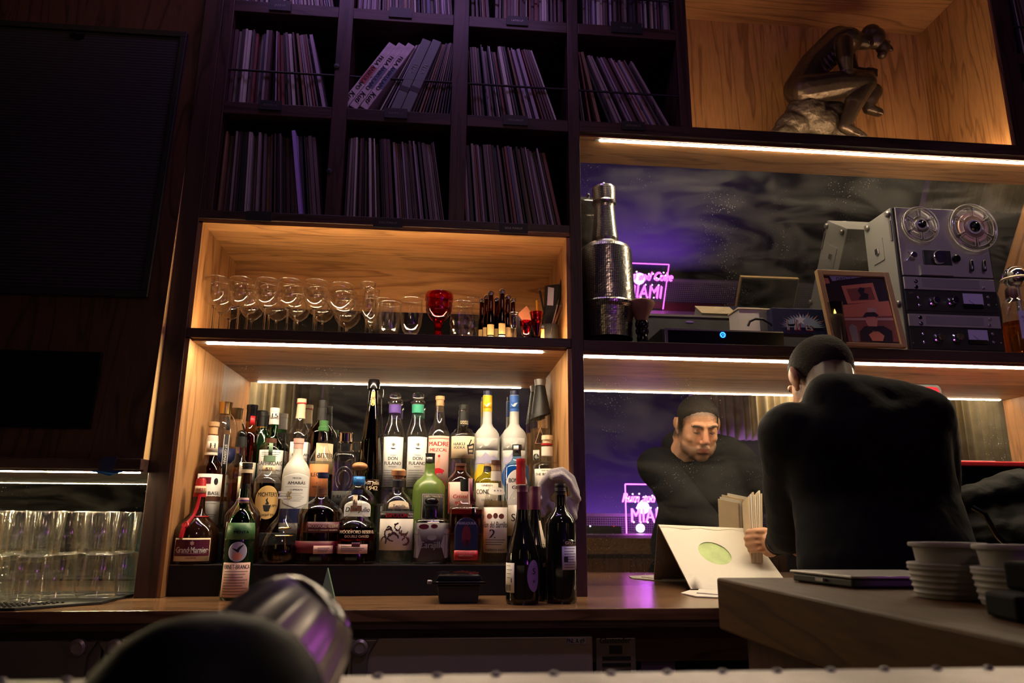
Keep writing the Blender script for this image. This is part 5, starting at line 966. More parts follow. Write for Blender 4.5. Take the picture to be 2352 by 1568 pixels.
for lay in (0, 1):
    for r, Y in enumerate((2.20, 2.315, 2.43)):
        for c_ in range(5):
            X = -.985 - .113*c_ + (.0 if r == 0 else .012*r) + (.012 if lay else 0)*((c_ % 2)*2-1)
            if r == 0 and c_ == 0: continue
            if r == 0 and c_ > 3 or X - .05 < -1.52: continue
            kind = ('fluted', 'plain', 'ringed', 'plain', 'fluted')[c_] if lay == 0 else ('plain', 'fluted', 'plain', 'ringed', 'plain')[c_]
            if r: kind = 'plain' if c_ % 2 else 'fluted'
            lab = '%s %s tumbler, %s from the post in the %s row of the left bay' % ('upturned' if lay == 0 else 'upright', kind, ORD[c_], ('front', 'middle', 'back')[r])
            loc = (X, Y, CT+.0125 + lay*.1195)
            if (lay, kind) in proto: dup(proto[(lay, kind)], loc, c_*.4, lab)
            else: proto[(lay, kind)] = tumbler(lab, loc, lay == 0, kind)
bt = Ware('blue_bottle', 'blue glass container behind the tumblers by the post', 320, 1240, 2.60, CT, 'container'); bt.body(None, 'body', 'glass_blue', 30, [(0, .002), (.05, .002), (.052, .01), (.052, .24), (.05, .25), (0, .25)])
# ------------------------------------------------------------------ right shelf: mosaic bottle, brush, receiver, deck, frame
p = at(1391, 600, 2.512); k = depth(p)/FPX; zf = lambda y: at(1391, y, 2.512).z - RT
mb = thing('mosaic_bottle', 'big bottle sculpture covered in tiny mirror tiles on the right shelf', 'bottle', (p.x, 2.512, RT))
pr = [(430, 22), (432, 25), (436, 27), (464, 26.5), (467, 28.5), (471, 27), (474, 24), (480, 23.5), (510, 26), (545, 30), (552, 30.5), (558, 29), (562, 32), (566, 46), (572, 55), (580, 59), (600, 60), (640, 62), (690, 64), (700, 65), (704, 67.5), (710, 66), (716, 62), (740, 59), (770, 57), (781, 56)]
def dense(pr, step):
    out = [pr[0]]
    for (y0, h0), (y1, h1) in zip(pr, pr[1:]):
        L = math.hypot(y1-y0, h1-h0); m = max(1, round(L/step))
        for i in range(1, m+1): out.append((y0+(y1-y0)*i/m, h0+(h1-h0)*i/m))
    return out
P = [(h*k, zf(y)) for y, h in dense(pr, 4.0)]; n = 84; rnd = random.Random(2); vs = []; fs = []; uv = []
P = list(reversed(P)); m = len(P)
for r, z in P:
    for i in range(n):
        a = 2*PI*i/n; j = 1+.006*(rnd.random()-.5); vs.append((r*j*math.sin(a), -r*j*math.cos(a), max(0, z)))
for j in range(m-1):
    for i in range(n): fs.append((j*n+i, j*n+(i+1) % n, (j+1)*n+(i+1) % n, (j+1)*n+i))
me = bpy.data.meshes.new('mosaic_body'); me.from_pydata(vs, [], fs); ul = me.uv_layers.new(name='UVMap'); d = []
for j in range(m-1):
    for i in range(n): d += [i, j, i+1, j, i+1, j+1, i, j+1]
ul.data.foreach_set('uv', [float(v) for v in d]); me.materials.append(M['mosaic']); o = bpy.data.objects.new('mosaic_body', me); COL.objects.link(o); o.parent = mb
G().lathe([(27*k, zf(436)), (26*k, zf(432)), (22*k, zf(430)), (0, zf(428))], 40, close=False).obj('top_disc', 'silver', mb, True); G().ell((0, 0, zf(424)), (.008, .008, .010), 14, 8).obj('top_bead', 'silver', mb, True)
# neck brush
p = at(1474, 740, 2.46); k = depth(p)/FPX; zf = lambda y: at(1474, y, 2.46).z - RT
br = thing('duster_brush', 'barber duster brush with tan bristles and black handle by the mosaic bottle', 'brush', (p.x, 2.46, RT))
G().lathe([(0, 0), (11*k, 0), (13*k, zf(776)), (11*k, zf(770)), (15*k, zf(764)), (15*k, zf(757)), (12*k, zf(754)), (15*k, zf(750)), (15.5*k, zf(742)), (14*k, zf(738)), (0, zf(737))], 24, close=False).obj('handle', 'black_gloss', br, True)
g = G(); rnd = random.Random(5)
g.lathe([(12*k, zf(740)), (17*k, zf(725)), (25*k, zf(710)), (31*k, zf(699)), (30*k, zf(694)), (20*k, zf(690)), (0, zf(689))], 40, close=False, rib=.02, nrib=20); g.obj('bristles', 'bristle', br, True)
# receiver box
a = at(1520, 786, 2.47); c = at(1800, 790, 2.47); zt = at(1530, 754, 2.47).z
rc = thing('receiver', 'flat black and silver media box with blue ring light on the right shelf', 'receiver', ((a.x+c.x)/2, 2.55, RT))
part(B(a.x, c.x, 2.47, 2.66, RT, zt), 'case', 'deck_black', rc, bevel=.003)
part(B(a.x+.01, c.x, 2.464, 2.472, zt-.006, zt), 'top_trim', 'silver', rc, bevel=.001); part(B(a.x+.01, c.x, 2.462, 2.472, RT, RT+.011), 'bottom_trim', 'silver', rc, bevel=.001); part(B(a.x+.01, a.x+.022, 2.463, 2.472, RT, zt), 'side_trim', 'silver', rc, bevel=.001)
part(B(a.x+.022, c.x, 2.466, 2.471, RT+.011, zt-.006), 'front_glass', 'black_gloss', rc)
q = at(1660, 769, 2.465)
g = G()
for t0 in (0,): g.tube([(q.x+.0085*math.cos(2*PI*i/20), 2.464, q.z+.0085*math.sin(2*PI*i/20)) for i in range(21)], .0022, 6)
g.tube([(q.x-.004, 2.464, q.z-.003), (q.x, 2.464, q.z+.003), (q.x+.004, 2.464, q.z-.003)], .0012, 5); part(g, 'ring_light', 'blue_led', rc, True)
# small tool on ledge
le = G().ell((at(1585, 740, 2.77).x, 2.774, at(1585, 739, 2.77).z), (.017, .002, .005), 20, 8); tag(le.obj('purple_sticker', 'purple'), 'purple oval sticker on the dark ledge behind the receiver', 'sticker')
# cable
cb = G().tube([at(1718, 748, 2.52), at(1722, 738, 2.52), at(1735, 732, 2.51), at(1752, 733, 2.51), at(1768, 742, 2.51), at(1780, 753, 2.51)], .0048, 10); tag(cb.obj('cable', 'black', smooth=True), 'black cable looped on top of the receiver', 'cable')
pb_ = at(1698, 740, 2.56); pc_ = at(1800, 740, 2.56); z0, z1 = zt+.001, at(1740, 711, 2.56).z
o = thing('cardboard_box', 'pale cardboard box lying behind the cable on the receiver', 'box', ((pb_.x+pc_.x)/2, 2.60, zt)); part(B(pb_.x, pc_.x-.02, 2.56, 2.655, z0, z1), 'carton', 'paper', o, bevel=.002); part(B(pb_.x-.003, pc_.x-.018, 2.557, 2.657, z1, z1+.006), 'lid', 'cream', o, bevel=.001); part(B(pb_.x+.08, pb_.x+.14, 2.557, 2.561, z0, z1-.004), 'sticker', 'dull_steel', o)
# comic burst box
YB = 2.50; e0, e1 = at(1772, 706, YB), at(1900, 709, YB)
cbx = thing('game_box', 'blue box with a burst and white star behind the barman head', 'box', ((e0.x+e1.x)/2, YB, zt)); x0, x1, zb_, zt_ = e0.x, e1.x, zt+.001, e0.z
part(B(x0, x1, YB, YB+.045, zb_, zt_), 'carton', 'navy', cbx, bevel=.002)
g = G(); cx, cz = at(1845, 752, YB).x, at(1845, 752, YB).z; pts = []
for i in range(40): a_ = PI*i/39; r_ = (.085 if i % 2 else .062); pts.append((cx+r_*math.cos(a_), YB-.001, max(zb_, cz-.0+r_*.62*math.sin(a_))))
g.poly(pts); part(g, 'burst_print', 'grey_blue', cbx)
g = G()
for i in range(0, 40, 5): a_ = PI*i/39+.1; g.poly([(cx+.07*math.cos(a_-.02), YB-.0014, cz+.04*math.sin(a_)), (cx+.098*math.cos(a_), YB-.0014, min(zt_-.002, cz+.062*math.sin(a_))), (cx+.07*math.cos(a_+.03), YB-.0014, cz+.045*math.sin(a_))])
part(g, 'flame_print', 'photo_orange', cbx)
sx_, sz_ = at(1838, 735, YB).x, at(1838, 735, YB).z
g = G().poly([(sx_+u, YB-.003, sz_+v) for u, v in star_(0, 0, .021, .42)]); part(g, 'star_print', 'white', cbx)
g = G(); flat_text(g, 'Hi', (sx_-.030, YB-.0022, sz_-.018), (1, 0, .05), (0, 0, 1), .040, None, .03); flat_text(g, 'ts', (sx_+.030, YB-.0022, sz_-.024), (1, 0, -.05), (0, 0, 1), .030, None, .03); part(g, 'lettering', 'white', cbx)
g = G(); flat_text(g, 'Hi', (sx_-.028, YB-.0018, sz_-.020), (1, 0, .05), (0, 0, 1), .044, None, .06); flat_text(g, 'ts', (sx_+.032, YB-.0018, sz_-.026), (1, 0, -.05), (0, 0, 1), .034, None, .06); part(g, 'lettering_shadow', 'red', cbx)
# candle in a smoked glass
p = at(1922, 760, 2.40); k = depth(p)/FPX; zf = lambda y: at(1922, y, 2.40).z - RT
cn = thing('candle_lamp', 'flameless candle in a smoked glass before the picture frame', 'candle', (p.x, 2.40, RT))
G().lathe([(.001, .001), (19*k, .001), (19*k, zf(696)), (18*k, zf(696)), (18*k, .004), (.001, .004)], 30, close=False).obj('glass_sleeve', 'glass_smoke', cn, True, angle=45)
G().lathe([(0, .005), (17.3*k, .005), (17.3*k, zf(728)), (16.5*k, zf(724)), (0, zf(726))], 28, close=False).obj('wax', 'candle', cn, True, angle=45)
G().lathe([(0, zf(725)), (.0042, zf(721)), (.0040, zf(717)), (.0018, zf(712)), (0, zf(709))], 14, close=False).obj('flame', 'flame', cn, True)
# picture frame with the bar print, leaning back
F0, F1, F2, F3 = at(1890, 642, 2.42), at(2060, 629, 2.42), at(2083, 806, 2.385), at(1925, 803, 2.385)
bl = Vector((at(1912, 803, 2.385).x, 2.385, RT+.001)); brr = Vector((F2.x, 2.385, RT+.001)); ux = (brr-bl).normalized(); H_ = (F1.z-RT); uy = Vector((-.055, .035/.32, 1)).normalized(); nn = ux.cross(uy)
WW, HH = (brr-bl).length, H_/uy.z
pf = thing('picture_frame', 'gold-edged picture frame with an orange bar print leaning on the tape deck', 'picture', tuple((bl+brr)/2))
fp = lambda u, v, d=0: bl + ux*(u*WW) + uy*(v*HH) + nn*d
def fprism(u0, u1, v0, v1, d0, d1, name, mat, par=pf, bev=.0015): return part(G().prism([fp(u0, v0, d0), fp(u1, v0, d0), fp(u1, v1, d0), fp(u0, v1, d0)], nn*(d1-d0)), name, mat, par, bevel=bev)
fr_w = .075
fprism(0, fr_w, 0, 1, -.012, .008, 'frame_side', 'gold_frame'); fprism(1-fr_w, 1, 0, 1, -.012, .008, 'frame_side', 'gold_frame'); fprism(fr_w, 1-fr_w, 1-fr_w*.9, 1, -.012, .008, 'frame_rail', 'gold_frame'); fprism(fr_w, 1-fr_w, 0, fr_w*.6, -.012, .008, 'frame_rail', 'gold_frame')
pic = fprism(.05, .95, .03, .95, -.008, -.002, 'print', 'photo_dark', pf, 0); fprism(.02, .98, .02, .98, -.016, -.010, 'backing', 'black_matte', pf, 0)
def art(name, mat, pts, d=.0008): return part(G().poly([fp(u, v, -.002+d) for u, v in pts]), name, mat, pic)
art('print_shape', 'photo_orange', [(.34, .56), (.78, .60), (.76, .86), (.31, .80)]); art('print_shape', 'photo_brown', [(.40, .60), (.74, .63), (.72, .80), (.37, .76)], .0012)
art('print_shape', 'photo_dark', [(.5, .62), (.64, .63), (.66, .70), (.60, .72), (.63, .78), (.56, .79), (.52, .74), (.55, .68)], .0016)
art('print_shape', 'photo_brown', [(.24, .06), (.93, .08), (.92, .62), (.25, .54)], .0008); art('print_shape', 'photo_orange', [(.24, .38), (.92, .42), (.92, .62), (.25, .54)], .0010); art('print_shape', 'photo_tan', [(.25, .34), (.92, .36), (.92, .39), (.25, .37)], .0014)
art('print_shape', 'photo_tan', [(.58, .47), (.60, .51), (.66, .52), (.72, .50), (.71, .46), (.64, .45)], .0014); art('print_shape', 'photo_dark', [(.40, .07), (.84, .07), (.86, .22), (.76, .28), (.50, .27), (.42, .20)], .0018)
art('print_shape', 'photo_skin', [(.55, .27), (.67, .27), (.70, .36), (.66, .41), (.56, .40), (.53, .33)], .0022); art('print_shape', 'photo_dark', [(.50, .39), (.56, .45), (.68, .46), (.73, .42), (.70, .40)], .0026); art('print_shape', 'photo_orange', [(.53, .16), (.6, .2), (.68, .2), (.74, .15), (.7, .08), (.56, .08)], .0026); art('print_shape', 'cup_white', [(.29, .06), (.38, .06), (.39, .26), (.33, .3), (.28, .24)], .0020)
art('print_shape', 'photo_blue', [(.20, .86), (.62, .93), (.62, .945), (.17, .945)], .0012)
art('print_shape', 'photo_skin', [(.09, .82), (.16, .83), (.15, .90), (.08, .90)], .0012)
g = G(); flat_text(g, 'DANTE', fp(.37, .905, -.0002), ux*.98+uy*.14, uy, .014, .07, .005); part(g, 'lettering', 'ink', pic)
g = G(); flat_text(g, 'Vote', fp(.63, .20, .0012), ux, uy, .010, .04, .005, .2); part(g, 'lettering', 'orange', pic)
# reel-to-reel deck
YD = 2.445
dl = at(2086, 803, YD); dr_ = at(2311, 808, YD); x0, x1 = dl.x, dr_.x; zt = at(2050, 476, YD).z
dk = thing('tape_deck', 'grey reel-to-reel tape deck with two clear reels on the right shelf', 'tape deck', ((x0+x1)/2, 2.53, RT))
part(B(x0, x1, YD+.006, 2.63, RT+.002, zt), 'case', 'tape_grey', dk, bevel=.003); part(B(x0+.003, x1-.003, YD-.002, YD+.008, RT+.002, zt-.003), 'front_surround', 'deck_black', dk, bevel=.001)
dz = lambda y: at(2180, y, YD).z
def dpx(px, py): return at(px, py, YD-.004)
def dbox(px0, py0, px1, py1, d, name, mat, par=dk, bev=.001, y0=YD-.002):
    a, c = at(px0, py1, YD), at(px1, py0, YD); return part(B(min(a.x, c.x), max(a.x, c.x), y0-d, y0+.001, a.z, c.z), name, mat, par, bevel=bev)
xm = x0+.013; xM = x1-.010
def strip(py0, py1, d, name, mat): 
    z0, z1 = dz(py1), dz(py0); return part(B(xm, xM, YD-.002-d, YD, z0, z1), name, mat, dk, bevel=.0012)
up = strip(483, 636, .004, 'transport_plate', 'deck_plate'); strip(640, 668, .005, 'silver_panel', 'deck_plate'); strip(671, 716, .002, 'control_panel', 'deck_black'); strip(724, 752, .005, 'silver_panel', 'deck_plate'); strip(757, 803, .002, 'control_panel', 'deck_black')
def disc(px, py, prof, name, mat, par=dk, n=28, y=YD-.006):
    c = at(px, py, y); return part(G().lathe(prof, n, mtx=Matrix.Translation(c) @ Matrix.Rotation(PI/2, 4, 'X')), name, mat, par, True)
def reel(px, py, rpx, lab, yy):
    c = at(px, py, yy); k = depth(c)/FPX; R = rpx*k; mt = Matrix.Translation(c) @ Matrix.Rotation(PI/2, 4, 'X')
    rl = thing('tape_reel', lab, 'tape reel', tuple(c))
    for zo in (0.0, .012):                                             # two flanges with three long windows
        g = G(); n = 72; vs = []; fs = []; rings = [.30, .44, .48, .82, .86, 1.0]
        for r in rings:
            for i in range(n): a = 2*PI*i/n; vs.append(mt @ Vector((R*r*math.sin(a), -R*r*math.cos(a), zo)))
        for j in range(5):
            for i in range(n):
                if j == 2 and (i % 12) not in (0, 1, 11): continue
                b_ = j*n; fs.append((b_+i, b_+(i+1) % n, b_+n+(i+1) % n, b_+n+i))
        g.add(vs, fs); o = part(g, 'flange', 'reel_clear', rl, True); so = o.modifiers.new('t', 'SOLIDIFY'); so.thickness = .0016
    g = G()
    for rr in (.48, .82): 
        for s_ in range(6):
            a0 = 2*PI*(s_*12+1)/72; a1 = 2*PI*(s_*12+11)/72
            g.tube([mt @ Vector((R*rr*math.sin(a0+(a1-a0)*i/10), -R*rr*math.cos(a0+(a1-a0)*i/10), .0135)) for i in range(11)], .0011, 5)
    for s_ in range(6):
        for off in (1, 11):
            a = 2*PI*(s_*12+off)/72; g.tube([mt @ Vector((R*q*math.sin(a), -R*q*math.cos(a), .0135)) for q in (.48, .82)], .0011, 5)
    g.tube([mt @ Vector((R*.99*math.sin(2*PI*i/60), -R*.99*math.cos(2*PI*i/60), .013)) for i in range(61)], .0012, 6)
    part(g, 'window_edges', 'reel_rim', rl, True)
    part(G().lathe([(R*.30, .001), (R*.30, .015), (R*.24, .016), (0, .016)], 30, mtx=mt, close=False), 'hub', 'reel', rl, True)
    part(G().lathe([(R*.22, .0), (R*.22, .020), (R*.12, .022), (R*.12, .030), (R*.09, .033), (0, .033)], 24, mtx=mt, close=False), 'hub_lock', 'black_gloss', rl, True)
    if rpx > 50: part(G().lathe([(R*.31, .003), (R*.62, .003), (R*.62, .010), (R*.31, .010)], 40, mtx=mt), 'tape_pack', 'photo_tan', rl, True)
thin('reel_clear', (.80, .79, .77), .12, 2.6); pm('reel_rim', (.70, .66, .58), .3, spec=.6)
reel(2111, 518, 43, 'smaller clear tape reel at the upper left of the tape deck', YD-.012); reel(2232, 524, 57, 'larger clear tape reel at the upper right of the tape deck', YD-.016)
dbox(2120, 578, 2178, 612, .010, 'head_cover', 'black', dk); hc = dbox(2110, 614, 2182, 634, .016, 'head_block', 'deck_plate', dk)
disc(2151, 594, [(.0, .0), (.026, .0), (.026, .020), (.024, .024), (.0, .024)], 'capstan_knob', 'chrome'); disc(2194, 595, [(.014, 0), (.014, .012), (.010, .016), (0, .016)], 'pinch_roller', 'black_gloss'); disc(2094, 588, [(.014, 0), (.014, .014), (.011, .018), (0, .018)], 'tension_roller', 'chrome')
part(G().tube([dpx(2081, 580)+Vector((0, -.01, 0)), dpx(2088, 588)+Vector((0, -.014, 0)), dpx(2078, 600)+Vector((0, -.01, 0))], .003, 8), 'tape_guide', 'chrome', dk, True)
for px in (2228, 2257): part(G().cap(dpx(px, 602)+Vector((0, -.008, 0)), .006, dpx(px, 622)+Vector((0, -.012, 0)), .0065), 'lever', 'black_gloss', dk, True)
for px, py, r in ((2103, 646, .007), (2104, 659, .007), (2258, 662, .006), (2113, 729, .007), (2115, 743, .007), (2273, 733, .006), (2272, 747, .006)): disc(px, py, [(r, 0), (r, .003), (r*.6, .004), (r*.5, .001), (0, .001)], 'jack', 'dull_steel' if px > 2200 else 'black_gloss', dk, 16)
for py in (683, 701, 767, 786):
    disc(2109 + (py-683)*.13, py, [(.0055, 0), (.0055, .003), (.003, .004), (0, .002)], 'jack', 'silver', dk, 14, YD-.004); disc(2268 + (py-683)*.13, py, [(.0055, 0), (.0055, .003), (.003, .004), (0, .002)], 'jack', 'dull_steel', dk, 14, YD-.004)
for px, py in ((2143, 692), (2186, 692), (2155, 776), (2197, 776)): disc(px, py, [(.0185, 0), (.0185, .004), (.014, .006), (.0135, .022), (.012, .025), (0, .025)], 'knob', 'chrome', dk, 26, YD-.004)
for px0, py0, px1, py1 in ((2212, 676, 2254, 700), (2224, 759, 2265, 782)):
    vm = dbox(px0, py0, px1, py1, .004, 'level_meter', 'lilac', dk); a = at((px0+px1)/2+4, py1-2, YD-.0065); part(G().tube([a, a+Vector((-.018, 0, .014))], .0006, 4), 'needle', 'ink', vm)
    dbox(px0, py1, px1, py1+9, .006, 'meter_base', 'black_gloss', dk)
for px, py in ((2086, 702), (2288, 700), (2097, 787), (2299, 787), (2081, 640), (2276, 640), (2090, 726), (2290, 728)): disc(px, py, [(.0035, 0), (.003, .0015), (0, .0015)], 'screw', 'silver', dk, 10, YD-.003)
g = G(); q = at(2093, 672, YD-.0045); flat_text(g, 'LEFT', q, (1, 0, 0), (0, 0, 1), .007, None, .0); part(g, 'lettering', 'dull_steel', dk)
dbox(2115, 646, 2245, 660, .0066, 'print_strip', 'deck_print', dk, 0, YD-.0015); dbox(2125, 731, 2255, 745, .0066, 'print_strip', 'deck_print', dk, 0, YD-.0015)
for yy, py in ((2.462, 490), (2.60, 520)): 
    q = at(2039 if yy < 2.5 else 1992, py, yy); part(G().lathe([(.012, 0), (.012, .008), (.008, .012), (.004, .012)], 16, mtx=Matrix.Translation((x0, yy, zt-.022)) @ Matrix.Rotation(-PI/2, 4, 'Y')), 'corner_foot', 'dull_steel', dk, True)
    part(G().lathe([(.012, 0), (.012, .008), (.008, .012), (.004, .012)], 16, mtx=Matrix.Translation((x0, yy, RT+.22-.03)) @ Matrix.Rotation(-PI/2, 4, 'Y')), 'corner_foot', 'dull_steel', dk, True)
zh = at(2007, 584, 2.58).z; part(B(x0-.003, x0+.001, 2.515, 2.585, zh-.045, zh+.045), 'side_door', 'tape_grey', dk, bevel=.001); part(B(x0-.010, x0-.002, 2.54, 2.562, zh-.012, zh+.012), 'door_catch', 'silver', dk, bevel=.003); part(B(x0-.004, x0, 2.452, 2.462, zt-.13, zt-.05), 'side_hinge', 'dull_steel', dk)
part(G().lathe([(.016, 0), (.02, .05), (.02, .12), (.014, .15)], 16, mtx=Matrix.Translation((x1+.002, 2.47, RT+.10))), 'cable_boot', 'black', dk, True)
# amber bottle with tag, chrome ball lamp
p = at(2334, 740, 2.45); k = depth(p)/FPX; zf = lambda y: at(2334, y, 2.45).z - RT
yb = thing('tagged_bottle', 'amber whisky bottle with white neck tag at the right end of the shelf', 'bottle', (p.x, 2.45, RT))
G().lathe([(0, .002), (33*k, .002), (34*k, .01), (34*k, zf(715)), (30*k, zf(700)), (16*k, zf(690)), (11*k, zf(680)), (11*k, zf(668))], 32, close=False).obj('glass_body', 'glass', yb, True, angle=50); G().lathe([(0, .008), (31.5*k, .008), (31.5*k, zf(742)), (0, zf(742))], 28, close=False).obj('liquid', 'spirit_amber', yb, True, angle=50)
G().lathe([(11*k, zf(690)), (13*k, zf(684)), (13*k, zf(668)), (9*k, zf(660)), (0, zf(660))], 20).obj('cap', 'brown_cap', yb, True)
L = G().add([(-.038, -34*k-.004, zf(786)), (.05, -34*k-.004, zf(784)), (.05, -34*k-.004, zf(722)), (-.038, -34*k-.004, zf(724))], [(0, 1, 2, 3)]).obj('tag', 'lilac', yb)
g = G(); flat_text(g, 'THE', (-.018, -34*k-.0046, zf(738)), (1, 0, 0), (0, 0, 1), .008, None, .01); flat_text(g, 'YAMAZAKI', (.008, -34*k-.0046, zf(748)), (1, 0, 0), (0, 0, 1), .009, .07, .01); flat_text(g, 'SINGLE MALT', (.006, -34*k-.0046, zf(757)), (1, 0, 0), (0, 0, 1), .005); g.obj('lettering', 'ink', L)
p = at(2331, 636, 2.60); cl = thing('globe_ornament', 'mirrored globe on a stand with a cream ring at the right shelf end', 'ornament', (p.x, 2.60, RT))
G().ell((0, 0, p.z-RT), (.045, .045, .045), 24, 16).obj('globe', 'chrome', cl, True, angle=0); G().lathe([(.05, p.z-RT-.016), (.054, p.z-RT-.011), (.05, p.z-RT-.006)], 30, close=False).obj('ring', 'cream', cl, True); G().lathe([(.05, 0), (.05, .008), (.010, .02), (.010, p.z-RT-.04)], 20).obj('stand', 'dull_steel', cl, True)
pm('white_paper', (.74, .70, .62), .75, bump=.25, bscale=25); pm('kraft', (.20, .13, .08), .8); pm('disc_green', (.45, .58, .26), .5, var=.35, vscale=25); pm('cream_paper', (.66, .52, .34), .8, var=.12, vscale=20)
# ------------------------------------------------------------------ white record sleeve leaning on the mirror, papers, held records
s0 = thing('record_inner_sleeve', 'white record sleeve with green centre disc, leaning on the mirror behind the counter', 'record', (1.0, 2.7, CT))
A0, A1 = at(1512, 1204, 2.784), at(1716, 1213, 2.784); q = atz(1587, 1352, CT+.008); B0 = q; B1 = B0 + (A1-A0).normalized()*((A1-A0).length*1.02); B1 = Vector((B1.x, B0.y-.01, CT+.008))
n_ = (B1-B0).cross(A0-B0).normalized()
def sp(u, v, d=0):
    q = B0.lerp(B1, u).lerp(A0.lerp(A1, u), v); return q + n_*(d + .006*math.sin(v*PI)*math.sin(u*PI))
KR = (A0-B0).length/(B1-B0).length
def hole(i, n, r): a = 2*PI*i/n; return (.44+r*math.cos(a), .53+r/KR*math.sin(a))
g = G(); vs = []; fs = []; n = 48
edge = []
for i in range(n):
    a = 2*PI*(i)/n; c, s_ = math.cos(a), math.sin(a); cu, cv = .44, .53
    t = min(((1-cu)/c if c > 1e-6 else (-cu)/c if c < -1e-6 else 9), ((1-cv)/s_ if s_ > 1e-6 else (-cv)/s_ if s_ < -1e-6 else 9)); edge.append((cu+c*t, cv+s_*t))
rings = [[hole(i, n, .160) for i in range(n)]]
for f in (.33, .66, 1): rings.append([(h[0]+(e[0]-h[0])*f, h[1]+(e[1]-h[1])*f) for h, e in zip(rings[0], edge)])
for r in rings: vs += [sp(u, v) for u, v in r]
for j in range(3):
    for i in range(n): fs.append((j*n+i, j*n+(i+1) % n, (j+1)*n+(i+1) % n, (j+1)*n+i))
b_ = len(vs); vs += [sp(0, 0), sp(1, 0), sp(1, 1), sp(0, 1)]
def near(c): return min(range(n), key=lambda i: (edge[i][0]-c[0])**2+(edge[i][1]-c[1])**2)
for k, c in enumerate(((0, 0), (1, 0), (1, 1), (0, 1))):
    i = near(c); 
    for d_ in (-1, 0): fs.append((3*n+(i+d_) % n, 3*n+(i+d_+1) % n, b_+k))
g.add(vs, fs); part(g, 'paper_front', 'white_paper', s0, True, angle=0)
g = G(); g.poly([sp(*hole(i, 36, .175), d=-.003) for i in range(36)]); part(g, 'disc_label', 'disc_green', s0)
g = G(); g.prism([sp(0, 0, -.005), sp(1, 0, -.005), sp(1, 1, -.005), sp(0, 1, -.005)], n_*-.002); part(g, 'back_board', 'kraft', s0)
g = G(); g.add([sp(i/20, .965+.010*math.sin(i*1.3), .0012) for i in range(21)] + [sp(i/20, .945+.016*math.sin(i*.9), .0018) for i in range(21)], [(i, i+1, 22+i, 21+i) for i in range(20)]); part(g, 'folded_flap', 'paper', s0)
def paper(lab, pts, z, mat='white_paper', th=.003):
    g = G(); g.prism([tuple(atz(x, y, z)) for x, y in pts], (0, 0, th)); return tag(g.obj('paper_sleeve', mat), lab, 'paper')
paper('white paper sleeve on the counter under the foot of the leaning sleeve', [(1564, 1363), (1600, 1371), (1730, 1376), (1740, 1352), (1592, 1354)], CT+.001)
paper('second white paper sleeve with a dark slot, on the counter under the leaning sleeve', [(1600, 1362), (1650, 1366), (1740, 1370), (1740, 1350), (1606, 1353)], CT+.0045)
for i in range(7):
    q = at(1718+i*4.8, 1140-(i % 3)*4-i*1.2, 2.64); q2 = at(1726+i*3.8, 1292, 2.64); dv = Vector((.03, .13, 0))
    g = G(); g.prism([tuple(q), tuple(q+dv+Vector((0, 0, -.02))), tuple(q2+dv), tuple(q2)], (.0055, -.002, 0))
    tag(g.obj('record_sleeve', 'cream_paper' if i % 2 == 0 else 'white_paper'), '%s of the worn cream record sleeves held upright in the man\'s left hand' % ('outermost', 'second', 'third', 'fourth', 'fifth', 'sixth', 'innermost')[i], 'record', 'worn cream sleeves in the barman hand')
# ------------------------------------------------------------------ the barman
S = 1.15
man = thing('person', 'man in a black long-sleeved shirt, back turned, bending over the records on the counter', 'person', (1.2, 1.86, 0))
pit = math.radians(24); hf = Vector((-.03, math.cos(pit), -math.sin(pit))).normalized(); hr = hf.cross(Vector((0, 0, 1))).normalized(); hu = hr.cross(hf)
ear = at(1828, 875, 2.195)
HC = ear - (hr*-.080 + hf*-.008 + hu*-.004)*S
hp = lambda r, f, u: HC + (hr*r + hf*f + hu*u)*S
hm = Matrix((hr, hf, hu)).transposed()
def hell(g, c, r, rot=None): g.ell(hp(*c), tuple(v*S for v in r), 22, 14, hm @ rot if rot else hm)
def hcap(g, a, ra, b, rb): g.cap(hp(*a), ra*S, hp(*b), rb*S)
C7 = at(1915, 905, 2.07); LS, RS = at(1816, 994, 2.09), at(2118, 962, 2.06); CH = at(1990, 1012, 2.05); MID = at(2012, 1140, 2.11); PV = at(2044, 1300, 2.04)
LE, LW = at(1816, 1222, 2.41), at(1782, 1250, 2.58); RE, RW = at(2150, 1180, 2.30), at(2015, 1255, 2.52)
LH = at(1757, 1240, 2.64); RH = RW + Vector((-.05, .06, -.02))
bd = G()
hell(bd, (0, -.016, .035), (.077, .098, .086)); hell(bd, (0, .028, -.02), (.071, .066, .088)); hell(bd, (0, .043, -.080), (.061, .048, .044)); hell(bd, (0, .072, -.104), (.030, .021, .022)); hell(bd, (0, .035, -.105), (.045, .04, .022))
for s_ in (-1, 1):
    hell(bd, (s_*.040, .058, -.028), (.025, .024, .022)); hcap(bd, (s_*.012, .090, .030), .012, (s_*.046, .079, .031), .010); hell(bd, (s_*.031, .080, .006), (.0135, .012, .010)); hell(bd, (s_*.013, .103, -.036), (.009, .010, .008)); hell(bd, (s_*.054, .022, -.070), (.018, .036, .032))
    hell(bd, (s_*.084, -.013, .006), (.008, .018, .032), Matrix.Rotation(s_*-.45, 3, 'Z')); hell(bd, (s_*.091, -.024, .012), (.006, .009, .024), Matrix.Rotation(s_*-.6, 3, 'Z')); hell(bd, (s_*.081, -.005, -.026), (.007, .009, .010))
hcap(bd, (0, .094, .018), .009, (0, .113, -.028), .0135); hell(bd, (0, .110, -.034), (.014, .012, .010)); hcap(bd, (-.019, .090, -.064), .0075, (.019, .090, -.064), .0075); hcap(bd, (-.017, .090, -.078), .008, (.017, .090, -.078), .008); hell(bd, (0, .083, -.070), (.03, .016, .022))
neckT = hp(0, -.02, -.05)
